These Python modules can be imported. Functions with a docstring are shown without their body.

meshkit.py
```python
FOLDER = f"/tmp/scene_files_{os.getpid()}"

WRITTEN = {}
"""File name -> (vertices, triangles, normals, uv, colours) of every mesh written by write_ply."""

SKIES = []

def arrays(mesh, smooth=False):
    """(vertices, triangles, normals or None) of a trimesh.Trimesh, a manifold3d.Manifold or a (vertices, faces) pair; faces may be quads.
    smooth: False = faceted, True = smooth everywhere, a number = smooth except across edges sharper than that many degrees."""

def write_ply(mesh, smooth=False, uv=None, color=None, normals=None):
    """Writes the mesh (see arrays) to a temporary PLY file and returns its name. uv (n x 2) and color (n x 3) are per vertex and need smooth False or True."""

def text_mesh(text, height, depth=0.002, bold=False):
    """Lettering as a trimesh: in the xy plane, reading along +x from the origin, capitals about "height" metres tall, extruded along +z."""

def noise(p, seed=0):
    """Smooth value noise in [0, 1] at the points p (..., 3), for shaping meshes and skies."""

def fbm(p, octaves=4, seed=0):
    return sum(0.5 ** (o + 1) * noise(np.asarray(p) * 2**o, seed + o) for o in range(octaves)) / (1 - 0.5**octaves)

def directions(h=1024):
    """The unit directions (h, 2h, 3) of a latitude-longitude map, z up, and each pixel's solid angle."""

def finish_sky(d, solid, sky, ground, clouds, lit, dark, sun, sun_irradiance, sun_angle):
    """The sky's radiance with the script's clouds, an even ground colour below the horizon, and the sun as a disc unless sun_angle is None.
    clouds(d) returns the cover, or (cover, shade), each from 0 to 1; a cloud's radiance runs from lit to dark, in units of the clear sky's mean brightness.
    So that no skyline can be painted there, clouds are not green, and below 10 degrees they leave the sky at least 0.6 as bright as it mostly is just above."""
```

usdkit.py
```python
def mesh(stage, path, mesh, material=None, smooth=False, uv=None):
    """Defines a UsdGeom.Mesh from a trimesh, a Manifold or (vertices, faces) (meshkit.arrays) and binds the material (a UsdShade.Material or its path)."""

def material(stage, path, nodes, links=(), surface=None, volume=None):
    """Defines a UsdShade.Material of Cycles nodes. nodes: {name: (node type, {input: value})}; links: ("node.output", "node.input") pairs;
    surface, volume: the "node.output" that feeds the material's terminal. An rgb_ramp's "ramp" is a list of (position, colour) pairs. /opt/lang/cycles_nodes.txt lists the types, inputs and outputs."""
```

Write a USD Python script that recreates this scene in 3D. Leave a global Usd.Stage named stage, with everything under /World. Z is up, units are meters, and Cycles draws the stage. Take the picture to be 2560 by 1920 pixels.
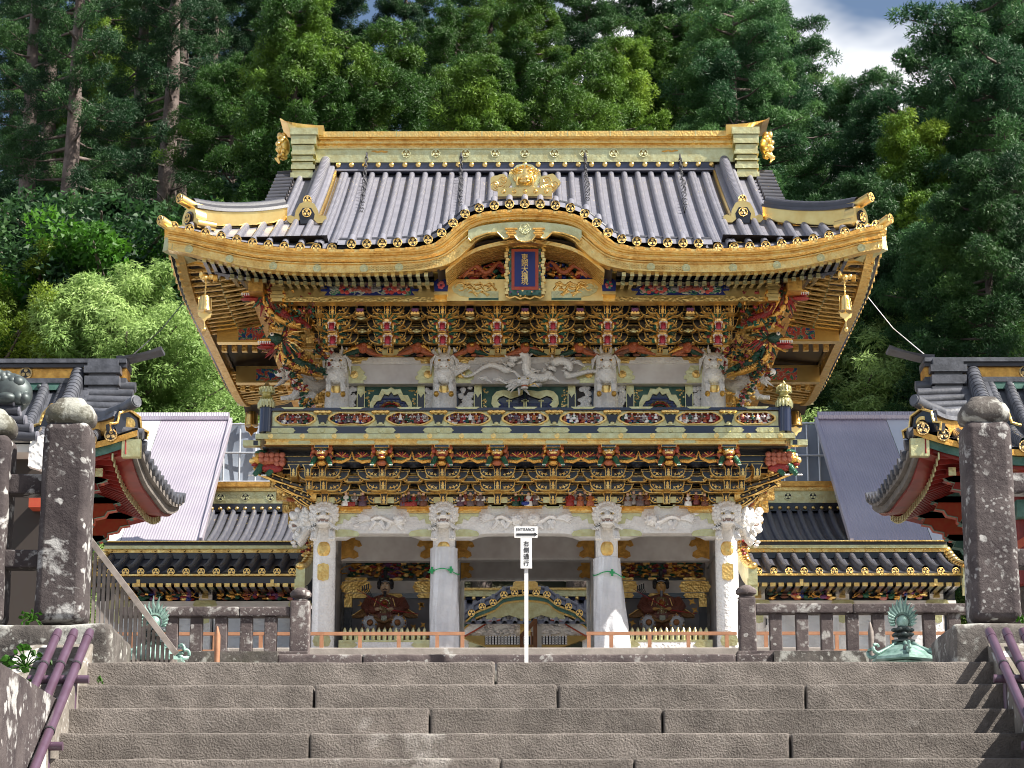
import math, random
import numpy as np, trimesh, usdkit
from meshkit import noise, fbm, text_mesh
from pxr import Usd, UsdGeom, UsdLux, UsdShade, Sdf, Gf, Vt

stage = Usd.Stage.CreateInMemory()
UsdGeom.SetStageUpAxis(stage, UsdGeom.Tokens.z)
UsdGeom.SetStageMetersPerUnit(stage, 1.0)
UsdGeom.Xform.Define(stage, '/World')
UsdGeom.Scope.Define(stage, '/World/Looks')

# ---------------------------------------------------------------- camera, sky, sun, exposure
EYE = np.array([0.0, 0.0, 1.6])
F = 5919.0                                   # focal length in photo pixels (photo is 2560 wide)
TH = math.atan(1540 / F)                     # pitch up
PHI = math.atan(35 / F * math.cos(TH))       # small turn to the left
c_, s_, cp, sp = math.cos(TH), math.sin(TH), math.cos(PHI), math.sin(PHI)
RT, FW, UP = np.array([cp, sp, 0]), np.array([-sp * c_, cp * c_, s_]), np.array([sp * s_, -cp * s_, c_])
cam = UsdGeom.Camera.Define(stage, '/World/camera')
cam.CreateHorizontalApertureAttr(17.3)
cam.CreateVerticalApertureAttr(17.3 * .75)
cam.CreateFocalLengthAttr(17.3 * F / 2560)
cam.CreateClippingRangeAttr(Gf.Vec2f(0.1, 5000))
cam.CreateExposureAttr(1.38)
M4 = np.eye(4); M4[0, :3], M4[1, :3], M4[2, :3], M4[3, :3] = RT, UP, -FW, EYE
cam.AddTransformOp().Set(Gf.Matrix4d(M4.tolist()))

SUN = np.array([1.0, -0.40, 1.12]); SUN /= np.linalg.norm(SUN)
SUN_EL, SUN_ROT = math.asin(SUN[2]), math.atan2(SUN[0], SUN[1])
sky = UsdLux.DomeLight.Define(stage, '/World/sky')
usdkit.material(stage, '/World/Looks/sky_air', {
    'sky': ('sky_texture', {'sky_type': 'single_scattering', 'sun_disc': False, 'sun_elevation': SUN_EL, 'sun_rotation': SUN_ROT, 'aerosol_density': 1.6}),
    'co': ('texture_coordinate', {}), 'mp': ('mapping', {'scale': (1.6, 1.6, 4.0), 'location': (.60, 2.1, 1.4)}),
    'nz': ('noise_texture', {'scale': 1.7, 'detail': 6.0, 'roughness': 0.55}),
    'rp': ('rgb_ramp', {'ramp': [(0.50, (0, 0, 0)), (0.60, (1, 1, 1))]}),
    'mx': ('mix', {'color2': (9.5, 9.6, 9.8)}),
    'bg': ('background_shader', {'strength': 0.05})},
    [('co.generated', 'mp.vector'), ('mp.vector', 'nz.vector'), ('nz.fac', 'rp.fac'), ('rp.color', 'mx.fac'), ('sky.color', 'mx.color1'), ('mx.color', 'bg.color')], surface='bg.background')
UsdShade.MaterialBindingAPI.Apply(sky.GetPrim()).Bind(UsdShade.Material.Get(stage, '/World/Looks/sky_air'))
sun = UsdLux.DistantLight.Define(stage, '/World/sun')
sun.CreateIntensityAttr(1.25); sun.CreateAngleAttr(0.53); sun.CreateColorAttr(Gf.Vec3f(1.0, 0.94, 0.84))
sun.CreateNormalizeAttr(True)
zx = np.cross([0, 0, 1.0], SUN); zx /= np.linalg.norm(zx); zy = np.cross(SUN, zx)
S4 = np.eye(4); S4[0, :3], S4[1, :3], S4[2, :3] = zx, zy, SUN
sun.AddTransformOp().Set(Gf.Matrix4d(S4.tolist()))
for p, l in ((sky, 'pale blue summer sky with thin white cloud'),):
    p.GetPrim().SetCustomDataByKey('kind', 'structure'); p.GetPrim().SetCustomDataByKey('label', l); p.GetPrim().SetCustomDataByKey('category', 'sky')

def at(px, py, y):
    """the point at depth y that the photo shows at pixel (px, py)"""
    d = (px - 1280) / F * RT + (960 - py) / F * UP + FW
    return EYE + d * (y / d[1])
def Zp(py, y): return at(1315, py, y)[2]
def Xp(px, py, y): return at(px, py, y)[0]

# ---------------------------------------------------------------- materials
MAT = {}
def mat(name, nodes, links, surface='p.BSDF'):
    MAT[name] = usdkit.material(stage, '/World/Looks/' + name, nodes, links, surface=surface)
def simple(name, col, rough=.5, metal=0., spec=.5, var=.0, vscale=3., bump=0., bscale=30., bdist=.01, col2=None, coat=0., ramp=(.35, .65), detail=5.):
    """principled colour, broken up by noise between col and col2, with a fine noise bump"""
    n = {'p': ('principled_bsdf', {'roughness': rough, 'metallic': metal, 'specular_ior_level': spec, 'base_color': col, 'coat_weight': coat, 'coat_roughness': .08}), 'g': ('geometry', {})}
    l = []
    if col2 is not None:
        n['nz'] = ('noise_texture', {'scale': vscale, 'detail': detail, 'roughness': .6}); n['rp'] = ('rgb_ramp', {'ramp': [(ramp[0], col), (ramp[1], col2)]})
        l += [('g.position', 'nz.vector'), ('nz.fac', 'rp.fac'), ('rp.color', 'p.base_color')]
    if bump:
        n['bz'] = ('noise_texture', {'scale': bscale, 'detail': 4., 'roughness': .6}); n['bp'] = ('bump', {'strength': bump, 'distance': bdist})
        l += [('g.position', 'bz.vector'), ('bz.fac', 'bp.height'), ('bp.normal', 'p.normal')]
    mat(name, n, l)
GOLD, GOLD2 = (.92, .69, .28), (.80, .53, .18)
mat('gold', {'g': ('geometry', {}), 'n': ('noise_texture', {'scale': 7., 'detail': 7., 'roughness': .7}), 'r': ('rgb_ramp', {'ramp': [(.3, (.60, .36, .11)), (.48, GOLD2), (.66, GOLD)]}), 'v': ('voronoi_texture', {'scale': 24.}), 'b': ('bump', {'strength': .45, 'distance': .016}), 'rr': ('map_range', {'from_min': .3, 'from_max': .7, 'to_min': .50, 'to_max': .28}), 'p': ('principled_bsdf', {'metallic': 1.})},
    [('g.position', 'n.vector'), ('n.fac', 'r.fac'), ('r.color', 'p.base_color'), ('n.fac', 'rr.value'), ('rr.result', 'p.roughness'), ('g.position', 'v.vector'), ('v.distance', 'b.height'), ('b.normal', 'p.normal')])
simple('gold_smooth', GOLD, .3, 1., col2=GOLD2, vscale=2.5, bump=.12, bscale=6., bdist=.02)
simple('pale_gold', (.66, .65, .38), .40, 1., col2=(.54, .48, .24), vscale=7., bump=.5, bscale=18., bdist=.02)
simple('dark_gold', (.80, .46, .12), .45, 1., col2=(.5, .26, .07), vscale=9., bump=.5, bscale=22., bdist=.02)
simple('black_lacquer', (.010, .011, .016), .22, 0., .5, coat=.3)
simple('blue_black', (.012, .016, .04), .18, 0., .6, coat=.5)
mat('white_gofun', {'g': ('geometry', {}), 'n': ('noise_texture', {'scale': 4., 'detail': 6., 'roughness': .65}), 'r': ('rgb_ramp', {'ramp': [(.3, (.70, .68, .67)), (.55, (.82, .81, .80))]}), 'v': ('voronoi_texture', {'scale': 26., 'feature': 'smooth_f1'}), 'b': ('bump', {'strength': .75, 'distance': .02}), 'p': ('principled_bsdf', {'roughness': .55, 'specular_ior_level': .35})},
    [('g.position', 'n.vector'), ('n.fac', 'r.fac'), ('r.color', 'p.base_color'), ('g.position', 'v.vector'), ('v.distance', 'b.height'), ('b.normal', 'p.normal')])
simple('white_beam', (.74, .72, .71), .6, 0., .35, col2=(.60, .56, .55), vscale=3., bump=.3, bscale=60., bdist=.006)
simple('plaster', (.72, .70, .66), .7, col2=(.6, .57, .53), vscale=2.)
simple('tile', (.19, .19, .225), .42, 0., .6, col2=(.15, .15, .18), vscale=5., bump=.25, bscale=40., bdist=.01)
simple('tile_shaded', (.085, .088, .11), .42, 0., .6, col2=(.06, .062, .08), vscale=5.)  # darker copy of tile, the shade over the corridors mixed into its colour
simple('tile_dark', (.045, .047, .06), .45, 0., .5, col2=(.035, .036, .046), vscale=5., bump=.25, bscale=40., bdist=.01)
simple('tile_old', (.085, .09, .11), .45, 0., .6, col2=(.035, .038, .048), vscale=6., bump=.4, bscale=30., bdist=.01)
simple('red_lacquer', (.20, .018, .014), .4, 0., .4, col2=(.13, .012, .010), vscale=4.)
simple('orange_wood', (.36, .18, .10), .5, col2=(.28, .13, .07), vscale=8.)
simple('old_wood', (.13, .11, .10), .75, col2=(.27, .235, .215), vscale=6.)
simple('green_copper', (.03, .10, .08), .6, .2, col2=(.09, .19, .16), vscale=5., bump=.3, bscale=20.)
simple('bronze', (.10, .19, .16), .45, .35, col2=(.30, .44, .40), vscale=9., bump=.3, bscale=30.)
simple('dark_bronze', (.035, .042, .045), .5, .4, col2=(.07, .09, .09), vscale=9.)
simple('navy', (.008, .018, .13), .4)
simple('deep_red', (.30, .012, .02), .4)
simple('vermilion', (.36, .075, .03), .5, col2=(.36, .04, .02), vscale=12.)
simple('white_paint', (.80, .80, .80), .45)
simple('black_paint', (.02, .02, .022), .5)
simple('green_tape', (.02, .30, .10), .5)
simple('purple_pipe', (.085, .050, .082), .33, 0., .7, col2=(.065, .034, .056), vscale=5.)
simple('iron', (.07, .07, .08), .5, .6)
simple('scaffold', (.6, .62, .66), .4, .7)
simple('grey_panel', (.30, .29, .31), .6, col2=(.20, .195, .21), vscale=2.)
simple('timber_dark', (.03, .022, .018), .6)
# painted carvings: colour and metalness come with the mesh
mat('painted', {'a': ('attribute', {'attribute': 'Cd'}), 'm': ('attribute', {'attribute': 'mt'}), 'g': ('geometry', {}), 'n': ('voronoi_texture', {'scale': 42.}), 'b': ('bump', {'strength': .7, 'distance': .014}),
    'p': ('principled_bsdf', {'roughness': .36, 'specular_ior_level': .5})},
    [('a.color', 'p.base_color'), ('m.fac', 'p.metallic'), ('g.position', 'n.vector'), ('n.distance', 'b.height'), ('b.normal', 'p.normal')])
# stone with lichen
def stone(name, c1, c2, lichen=.5, lsc=2.2, bump=.6, bscale=30., bd=.02, lich_col=(.46, .46, .45), moss=0., sp_=1., det=6.):
    n = {'g': ('geometry', {}), 'n1': ('noise_texture', {'scale': 3.5, 'detail': 8., 'roughness': .65}), 'r1': ('rgb_ramp', {'ramp': [(.3, c1), (.7, c2)]}),
         'n2': ('noise_texture', {'scale': lsc, 'detail': 9., 'roughness': .62, 'distortion': .3}), 'r2': ('rgb_ramp', {'ramp': [(.56 - .08 * lichen, (0, 0, 0)), (.62 - .08 * lichen, (1, 1, 1))]}),
         'nd': ('noise_texture', {'scale': 14., 'detail': 3.}), 'dm': ('mix', {'mix_type': 'linear_light', 'fac': .05}), 'v': ('voronoi_texture', {'scale': 7.}), 'rv': ('rgb_ramp', {'ramp': [(.20, (1, 1, 1)), (.27, (0, 0, 0))]}), 'v2': ('voronoi_texture', {'scale': 19.}), 'rv2': ('rgb_ramp', {'ramp': [(.24, (1, 1, 1)), (.34, (0, 0, 0))]}), 'n5': ('noise_texture', {'scale': 2.3, 'detail': 3.}), 'r5': ('rgb_ramp', {'ramp': [(.47, (0, 0, 0)), (.56, (sp_, sp_, sp_))]}), 'r6': ('rgb_ramp', {'ramp': [(.36, (sp_ * .7, sp_ * .7, sp_ * .7)), (.50, (0, 0, 0))]}), 'ml2': ('mix', {'mix_type': 'multiply', 'fac': 1.}), 'ml3': ('mix', {'mix_type': 'lighten', 'fac': 1.}), 'oi': ('object_info', {}), 'mo': ('map_range', {'to_min': .78, 'to_max': 1.12}), 'cm': ('mix', {'mix_type': 'multiply', 'fac': 1.}),
         'ml': ('mix', {'mix_type': 'multiply', 'fac': 1.}), 'mxx': ('mix', {'mix_type': 'lighten', 'fac': 1.}), 'mx': ('mix', {'color2': lich_col}),
         'n3': ('noise_texture', {'scale': bscale, 'detail': det, 'roughness': .7}), 'b': ('bump', {'strength': bump, 'distance': bd}),
         'n4': ('noise_texture', {'scale': 1.3, 'detail': 6.}), 'r4': ('rgb_ramp', {'ramp': [(.55, (0, 0, 0)), (.72, (moss, moss, moss))]}), 'm4': ('mix', {'color2': (.07, .085, .02)}),
         'p': ('principled_bsdf', {'roughness': .85, 'specular_ior_level': .25})}
    l = [('g.position', x + '.vector') for x in ('n1', 'n2', 'n3', 'n4', 'n5', 'nd')] + [('g.position', 'dm.color1'), ('nd.color', 'dm.color2'), ('dm.color', 'v.vector'), ('dm.color', 'v2.vector')]
    l += [('n1.fac', 'r1.fac'), ('n2.fac', 'r2.fac'), ('v.distance', 'rv.fac'), ('n5.fac', 'r5.fac'), ('rv.color', 'ml.color1'), ('r5.color', 'ml.color2'), ('v2.distance', 'rv2.fac'), ('n5.fac', 'r6.fac'), ('rv2.color', 'ml2.color1'), ('r6.color', 'ml2.color2'), ('ml.color', 'ml3.color1'), ('ml2.color', 'ml3.color2'), ('ml3.color', 'mxx.color1'), ('r2.color', 'mxx.color2'),
          ('mxx.color', 'mx.fac'), ('r1.color', 'cm.color1'), ('oi.random', 'mo.value'), ('mo.result', 'cm.color2'), ('cm.color', 'mx.color1'), ('n4.fac', 'r4.fac'), ('r4.color', 'm4.fac'), ('mx.color', 'm4.color1'), ('m4.color', 'p.base_color'), ('n3.fac', 'b.height'), ('b.normal', 'p.normal')]
    mat(name, n, l)
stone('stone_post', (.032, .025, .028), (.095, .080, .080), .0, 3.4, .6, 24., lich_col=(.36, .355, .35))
stone('stone_plinth', (.045, .04, .038), (.15, .135, .125), .1, 2.6, .8, 18., moss=.3, lich_col=(.33, .33, .31))
stone('stone_rail', (.06, .047, .05), (.14, .115, .112), -.3, 3.5, .6, 26., lich_col=(.32, .31, .30))
stone('stone_step', (.095, .083, .075), (.215, .19, .172), -.9, 1.0, .9, 55., .028, lich_col=(.30, .28, .26), sp_=.12, det=3.)
stone('stone_side', (.09, .08, .07), (.24, .215, .19), .0, 3.0, .8, 16., moss=.3)
stone('paving', (.20, .18, .165), (.30, .27, .25), -.5, 1.2, .4, 20., sp_=0.)
stone('gravel', (.25, .24, .22), (.38, .36, .335), -.9, 1.2, .6, 30., sp_=0.)
simple('soil', (.035, .040, .018), .95, col2=(.07, .06, .035), vscale=.8)
# foliage: random tone per leaf clump
def leaf(name, cols, trans=.35, vs=.35):
    mat(name, {'g': ('geometry', {}), 'n': ('noise_texture', {'scale': vs, 'detail': 3.}), 'mth': ('math', {'math_type': 'multiply_add', 'value2': .22, 'value3': -.11}), 'ad': ('math', {'math_type': 'add'}), 'oi': ('object_info', {}),
        'mo': ('math', {'math_type': 'multiply_add', 'value2': .16, 'value3': -.08}), 'ad2': ('math', {'math_type': 'add'}),
        'r': ('rgb_ramp', {'ramp': [(.32, cols[0]), (.5, cols[1]), (.68, cols[2])]}), 'd': ('principled_bsdf', {'roughness': .55, 'specular_ior_level': .35}), 't': ('translucent_bsdf', {}), 'm': ('mix_closure', {'fac': trans})},
        [('g.position', 'n.vector'), ('g.random_per_island', 'mth.value1'), ('n.fac', 'ad.value1'), ('mth.value', 'ad.value2'), ('oi.random', 'mo.value1'), ('ad.value', 'ad2.value1'), ('mo.value', 'ad2.value2'), ('ad2.value', 'r.fac'),
         ('r.color', 'd.base_color'), ('r.color', 't.color'), ('d.BSDF', 'm.closure1'), ('t.BSDF', 'm.closure2')], surface='m.closure')
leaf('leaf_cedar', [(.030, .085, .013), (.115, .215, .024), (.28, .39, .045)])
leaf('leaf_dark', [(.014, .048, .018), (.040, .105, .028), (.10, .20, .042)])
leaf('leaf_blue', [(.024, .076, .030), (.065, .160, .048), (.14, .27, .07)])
leaf('leaf_light', [(.20, .32, .09), (.33, .47, .15), (.46, .60, .23)], .4)
leaf('leaf_yellow', [(.09, .15, .016), (.20, .28, .026), (.36, .36, .045)], .4)
leaf('leaf_fresh', [(.035, .12, .010), (.07, .20, .015), (.12, .27, .02)], .45)
simple('bark', (.055, .040, .034), .9, col2=(.14, .11, .10), vscale=2.2, bump=.8, bscale=9., bdist=.05)
simple('bark_pale', (.12, .085, .075), .9, col2=(.26, .21, .19), vscale=2.2, bump=.8, bscale=9., bdist=.05)
# thin clear sheet
mat('clear_sheet', {'f': ('fresnel', {'IOR': 1.45}), 't': ('transparent_bsdf', {'color': (.93, .94, .96)}), 'gl': ('glossy_bsdf', {'roughness': .12, 'color': (1, 1, 1)}), 'd': ('diffuse_bsdf', {'color': (.75, .77, .80)}),
    'n': ('noise_texture', {'scale': 2.5, 'detail': 4.}), 'g': ('geometry', {}), 'b': ('bump', {'strength': .7, 'distance': .06}), 'm1': ('mix_closure', {'fac': .5}), 'm2': ('mix_closure', {})},
    [('g.position', 'n.vector'), ('n.fac', 'b.height'), ('b.normal', 'gl.normal'), ('b.normal', 'f.normal'), ('t.BSDF', 'm1.closure1'), ('d.BSDF', 'm1.closure2'), ('f.fac', 'm2.fac'), ('m1.closure', 'm2.closure1'), ('gl.BSDF', 'm2.closure2')], surface='m2.closure')
simple('wrap', (.66, .67, .70), .25, 0., .5, col2=(.56, .57, .61), vscale=3., bump=.7, bscale=5., bdist=.05)
simple('weathered_board', (.085, .075, .068), .7, col2=(.17, .15, .135), vscale=3.)
simple('pale_green', (.16, .24, .19), .6)
# ---------------------------------------------------------------- building helpers
SEEN = {}
def numbered(path):
    k = SEEN.get(path, 0); SEEN[path] = k + 1
    return path if k == 0 else '%s_%03d' % (path, k)
def tag(p, label=None, cat=None, group=None, kind=None):
    p = p.GetPrim() if hasattr(p, 'GetPrim') else p
    for k, v in (('label', label), ('category', cat), ('group', group), ('kind', kind)):
        if v: p.SetCustomDataByKey(k, v)
    return p
def thing(name, label=None, cat=None, loc=(0, 0, 0), rz=0., group=None, kind=None, parent='/World'):
    x = UsdGeom.Xform.Define(stage, numbered(parent + '/' + name))
    x.AddTranslateOp().Set(Gf.Vec3d(*map(float, loc)))
    if rz: x.AddRotateZOp().Set(float(rz))
    return tag(x, label, cat, group, kind)
def pth(parent): return parent if isinstance(parent, str) else str(parent.GetPath())
def dup(proto, loc, rz=0., scale=None, label=None, cat=None, group=None, name=None):
    """a copy of a thing, with its parts, directly under /World"""
    x = UsdGeom.Xform.Define(stage, numbered('/World/' + name))
    x.AddTranslateOp().Set(Gf.Vec3d(*map(float, loc)))
    if rz: x.AddRotateZOp().Set(float(rz))
    if scale is not None: x.AddScaleOp().Set(Gf.Vec3f(*([scale] * 3 if np.ndim(scale) == 0 else scale)))
    p = x.GetPrim()
    p.GetReferences().AddInternalReference(proto.GetPath()); p.SetInstanceable(True)
    return tag(p, label, cat, group)
def klass(name):
    p = stage.CreateClassPrim('/' + name); p.SetTypeName('Xform')
    return p

_ico = {}
def ico(n):
    if n not in _ico:
        m = trimesh.creation.icosphere(n); _ico[n] = (np.array(m.vertices), np.array(m.faces))
    return _ico[n]
_tri = {}
def triang(poly):
    """triangles of a simple polygon (n x 2)"""
    key = np.round(poly, 5).tobytes()
    if key not in _tri:
        from shapely.geometry import Polygon
        v, f = trimesh.creation.triangulate_polygon(Polygon(poly), engine='earcut')
        _tri[key] = (np.asarray(v), np.asarray(f))
    return _tri[key]
def area2(p): return float(np.sum(p[:, 0] * np.roll(p[:, 1], -1) - np.roll(p[:, 0], -1) * p[:, 1]))

class MB:
    """collects shapes that become one mesh"""
    def __init__(s): s.V, s.F, s.C, s.n = [], [], [], 0
    def add(s, v, f, c=(1, 1, 1, 0)):
        v = np.asarray(v, float).reshape(-1, 3); f = np.asarray(f, int)
        if f.shape[1] == 4: f = np.vstack([f[:, [0, 1, 2]], f[:, [0, 2, 3]]])
        c = np.asarray(c, float)
        if c.ndim == 1: c = np.tile(np.r_[c, 0.][:4] if len(c) == 3 else c, (len(v), 1))
        s.V.append(v); s.F.append(f + s.n); s.C.append(c); s.n += len(v)
        return s
    def box(s, x0, x1, y0, y1, z0, z1, c=(1, 1, 1, 0)):
        v = np.array([[x, y, z] for z in (z0, z1) for y in (y0, y1) for x in (x0, x1)])
        return s.add(v, [[0, 2, 3, 1], [4, 5, 7, 6], [0, 1, 5, 4], [2, 6, 7, 3], [0, 4, 6, 2], [1, 3, 7, 5]], c)
    def hexa(s, p, c=(1, 1, 1, 0)):
        """eight corners: four below, four above, both counter-clockwise"""
        return s.add(p, [[0, 3, 2, 1], [4, 5, 6, 7], [0, 1, 5, 4], [1, 2, 6, 5], [2, 3, 7, 6], [3, 0, 4, 7]], c)
    def bar(s, a, b, w, h, c=(1, 1, 1, 0), up=(0, 0, 1)):
        a, b = np.array(a, float), np.array(b, float); t = b - a; t /= np.linalg.norm(t) + 1e-12
        sd = np.cross(t, up)
        if np.linalg.norm(sd) < 1e-3: sd = np.cross(t, (0, 1, 0))
        sd /= np.linalg.norm(sd); n = np.cross(sd, t)
        q = [p + i * sd * w / 2 + j * n * h / 2 for p in (a, b) for i, j in ((-1, -1), (1, -1), (1, 1), (-1, 1))]
        return s.hexa(q, c)
    def prism(s, poly, d0, d1, plane='xz', c=(1, 1, 1, 0), cap0=True):
        poly = np.asarray(poly, float)
        if area2(poly) < 0: poly = poly[::-1]
        tv, tf = triang(poly); n = len(poly)
        def lift(p, d):
            o = np.full(len(p), d)
            return np.c_[p[:, 0], o, p[:, 1]] if plane == 'xz' else (np.c_[o, p[:, 0], p[:, 1]] if plane == 'yz' else np.c_[p, o])
        i = np.arange(n); j = (i + 1) % n
        s.add(np.vstack([lift(poly, d0), lift(poly, d1)]), np.c_[i, j, j + n, i + n], c)
        s.add(lift(tv, d0), tf[:, ::-1], c); s.add(lift(tv, d1), tf, c)
        return s
    def grid(s, P, c=(1, 1, 1, 0), close=False):
        """a sheet of points (m x n x 3)"""
        P = np.asarray(P, float); m, n = P.shape[:2]
        i, j = np.meshgrid(np.arange(m - 1), np.arange(n if close else n - 1), indexing='ij')
        a = i * n + j; b = i * n + (j + 1) % n
        return s.add(P.reshape(-1, 3), np.stack([a, b, b + n, a + n], -1).reshape(-1, 4), c)
    def sweep(s, rings, c=(1, 1, 1, 0), caps=True):
        """closed cross-sections (m x k x 3) joined one after the other"""
        R = np.asarray(rings, float); m, k = R.shape[:2]
        s.grid(R, c, close=True)
        if caps:
            for r in (R[0], R[-1]):
                s.add(np.vstack([r, r.mean(0)]), [[i, (i + 1) % k, k] for i in range(k)], c)
        return s
    def tube(s, pts, r, n=6, c=(1, 1, 1, 0), flat=1.):
        p = np.asarray(pts, float); r = np.broadcast_to(np.asarray(r, float), (len(p),))
        t = np.gradient(p, axis=0); t /= np.linalg.norm(t, axis=1, keepdims=True) + 1e-12
        a = np.cross(t, np.where(np.abs(t[:, 2:]) < .9, [[0, 0, 1.]], [[1., 0, 0]])); a /= np.linalg.norm(a, axis=1, keepdims=True) + 1e-12
        b = np.cross(a, t); th = np.arange(n) * 2 * np.pi / n
        return s.sweep(p[:, None] + r[:, None, None] * (np.cos(th)[None, :, None] * a[:, None] + flat * np.sin(th)[None, :, None] * b[:, None]), c)
    def ball(s, o, r, n=1, c=(1, 1, 1, 0), rot=None):
        v, f = ico(n); v = v * np.broadcast_to(r, 3)
        if rot is not None: v = v @ rot.T
        return s.add(v + np.asarray(o, float), f, c)
    def lathe(s, prof, o=(0, 0, 0), n=12, c=(1, 1, 1, 0), axis='z', sq=0.):
        prof = np.asarray(prof, float); th = (np.arange(n) + .5) * 2 * np.pi / n
        R = np.stack([np.c_[r * np.cos(th), r * np.sin(th), np.full(n, z)] for r, z in prof])
        if axis == 'y': R = R[..., [0, 2, 1]]; R[..., 1] *= -1
        if axis == 'x': R = R[..., [2, 0, 1]]
        return s.sweep(R + np.asarray(o, float), c)
    def merge(s, o, T=None, mirror=False):
        """adds another builder, moved by a 4x4 matrix"""
        v, f, c = o.arrays()
        if T is not None: v = v @ T[:3, :3].T + T[:3, 3]
        if mirror or (T is not None and np.linalg.det(T[:3, :3]) < 0): f = f[:, ::-1]
        return s.add(v, f, c)
    def arrays(s): return np.vstack(s.V), np.vstack(s.F), np.vstack(s.C)
    def build(s, name, m, parent='/World', smooth=False, label=None, cat=None, group=None, kind=None):
        v, f, c = s.arrays(); path = numbered(pth(parent) + '/' + name)
        g = usdkit.mesh(stage, path, trimesh.Trimesh(v, f, process=False), MAT[m], smooth=(True if smooth is not False and m == 'painted' else smooth))
        cc = c
        if m == 'painted':
            pv = UsdGeom.PrimvarsAPI(g)
            pv.CreatePrimvar('Cd', Sdf.ValueTypeNames.Color3fArray, 'vertex').Set(Vt.Vec3fArray.FromNumpy(cc[:, :3].astype(np.float32)))
            pv.CreatePrimvar('mt', Sdf.ValueTypeNames.FloatArray, 'vertex').Set(Vt.FloatArray.FromNumpy(cc[:, 3].astype(np.float32)))
        return tag(g, label, cat, group, kind)

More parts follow.
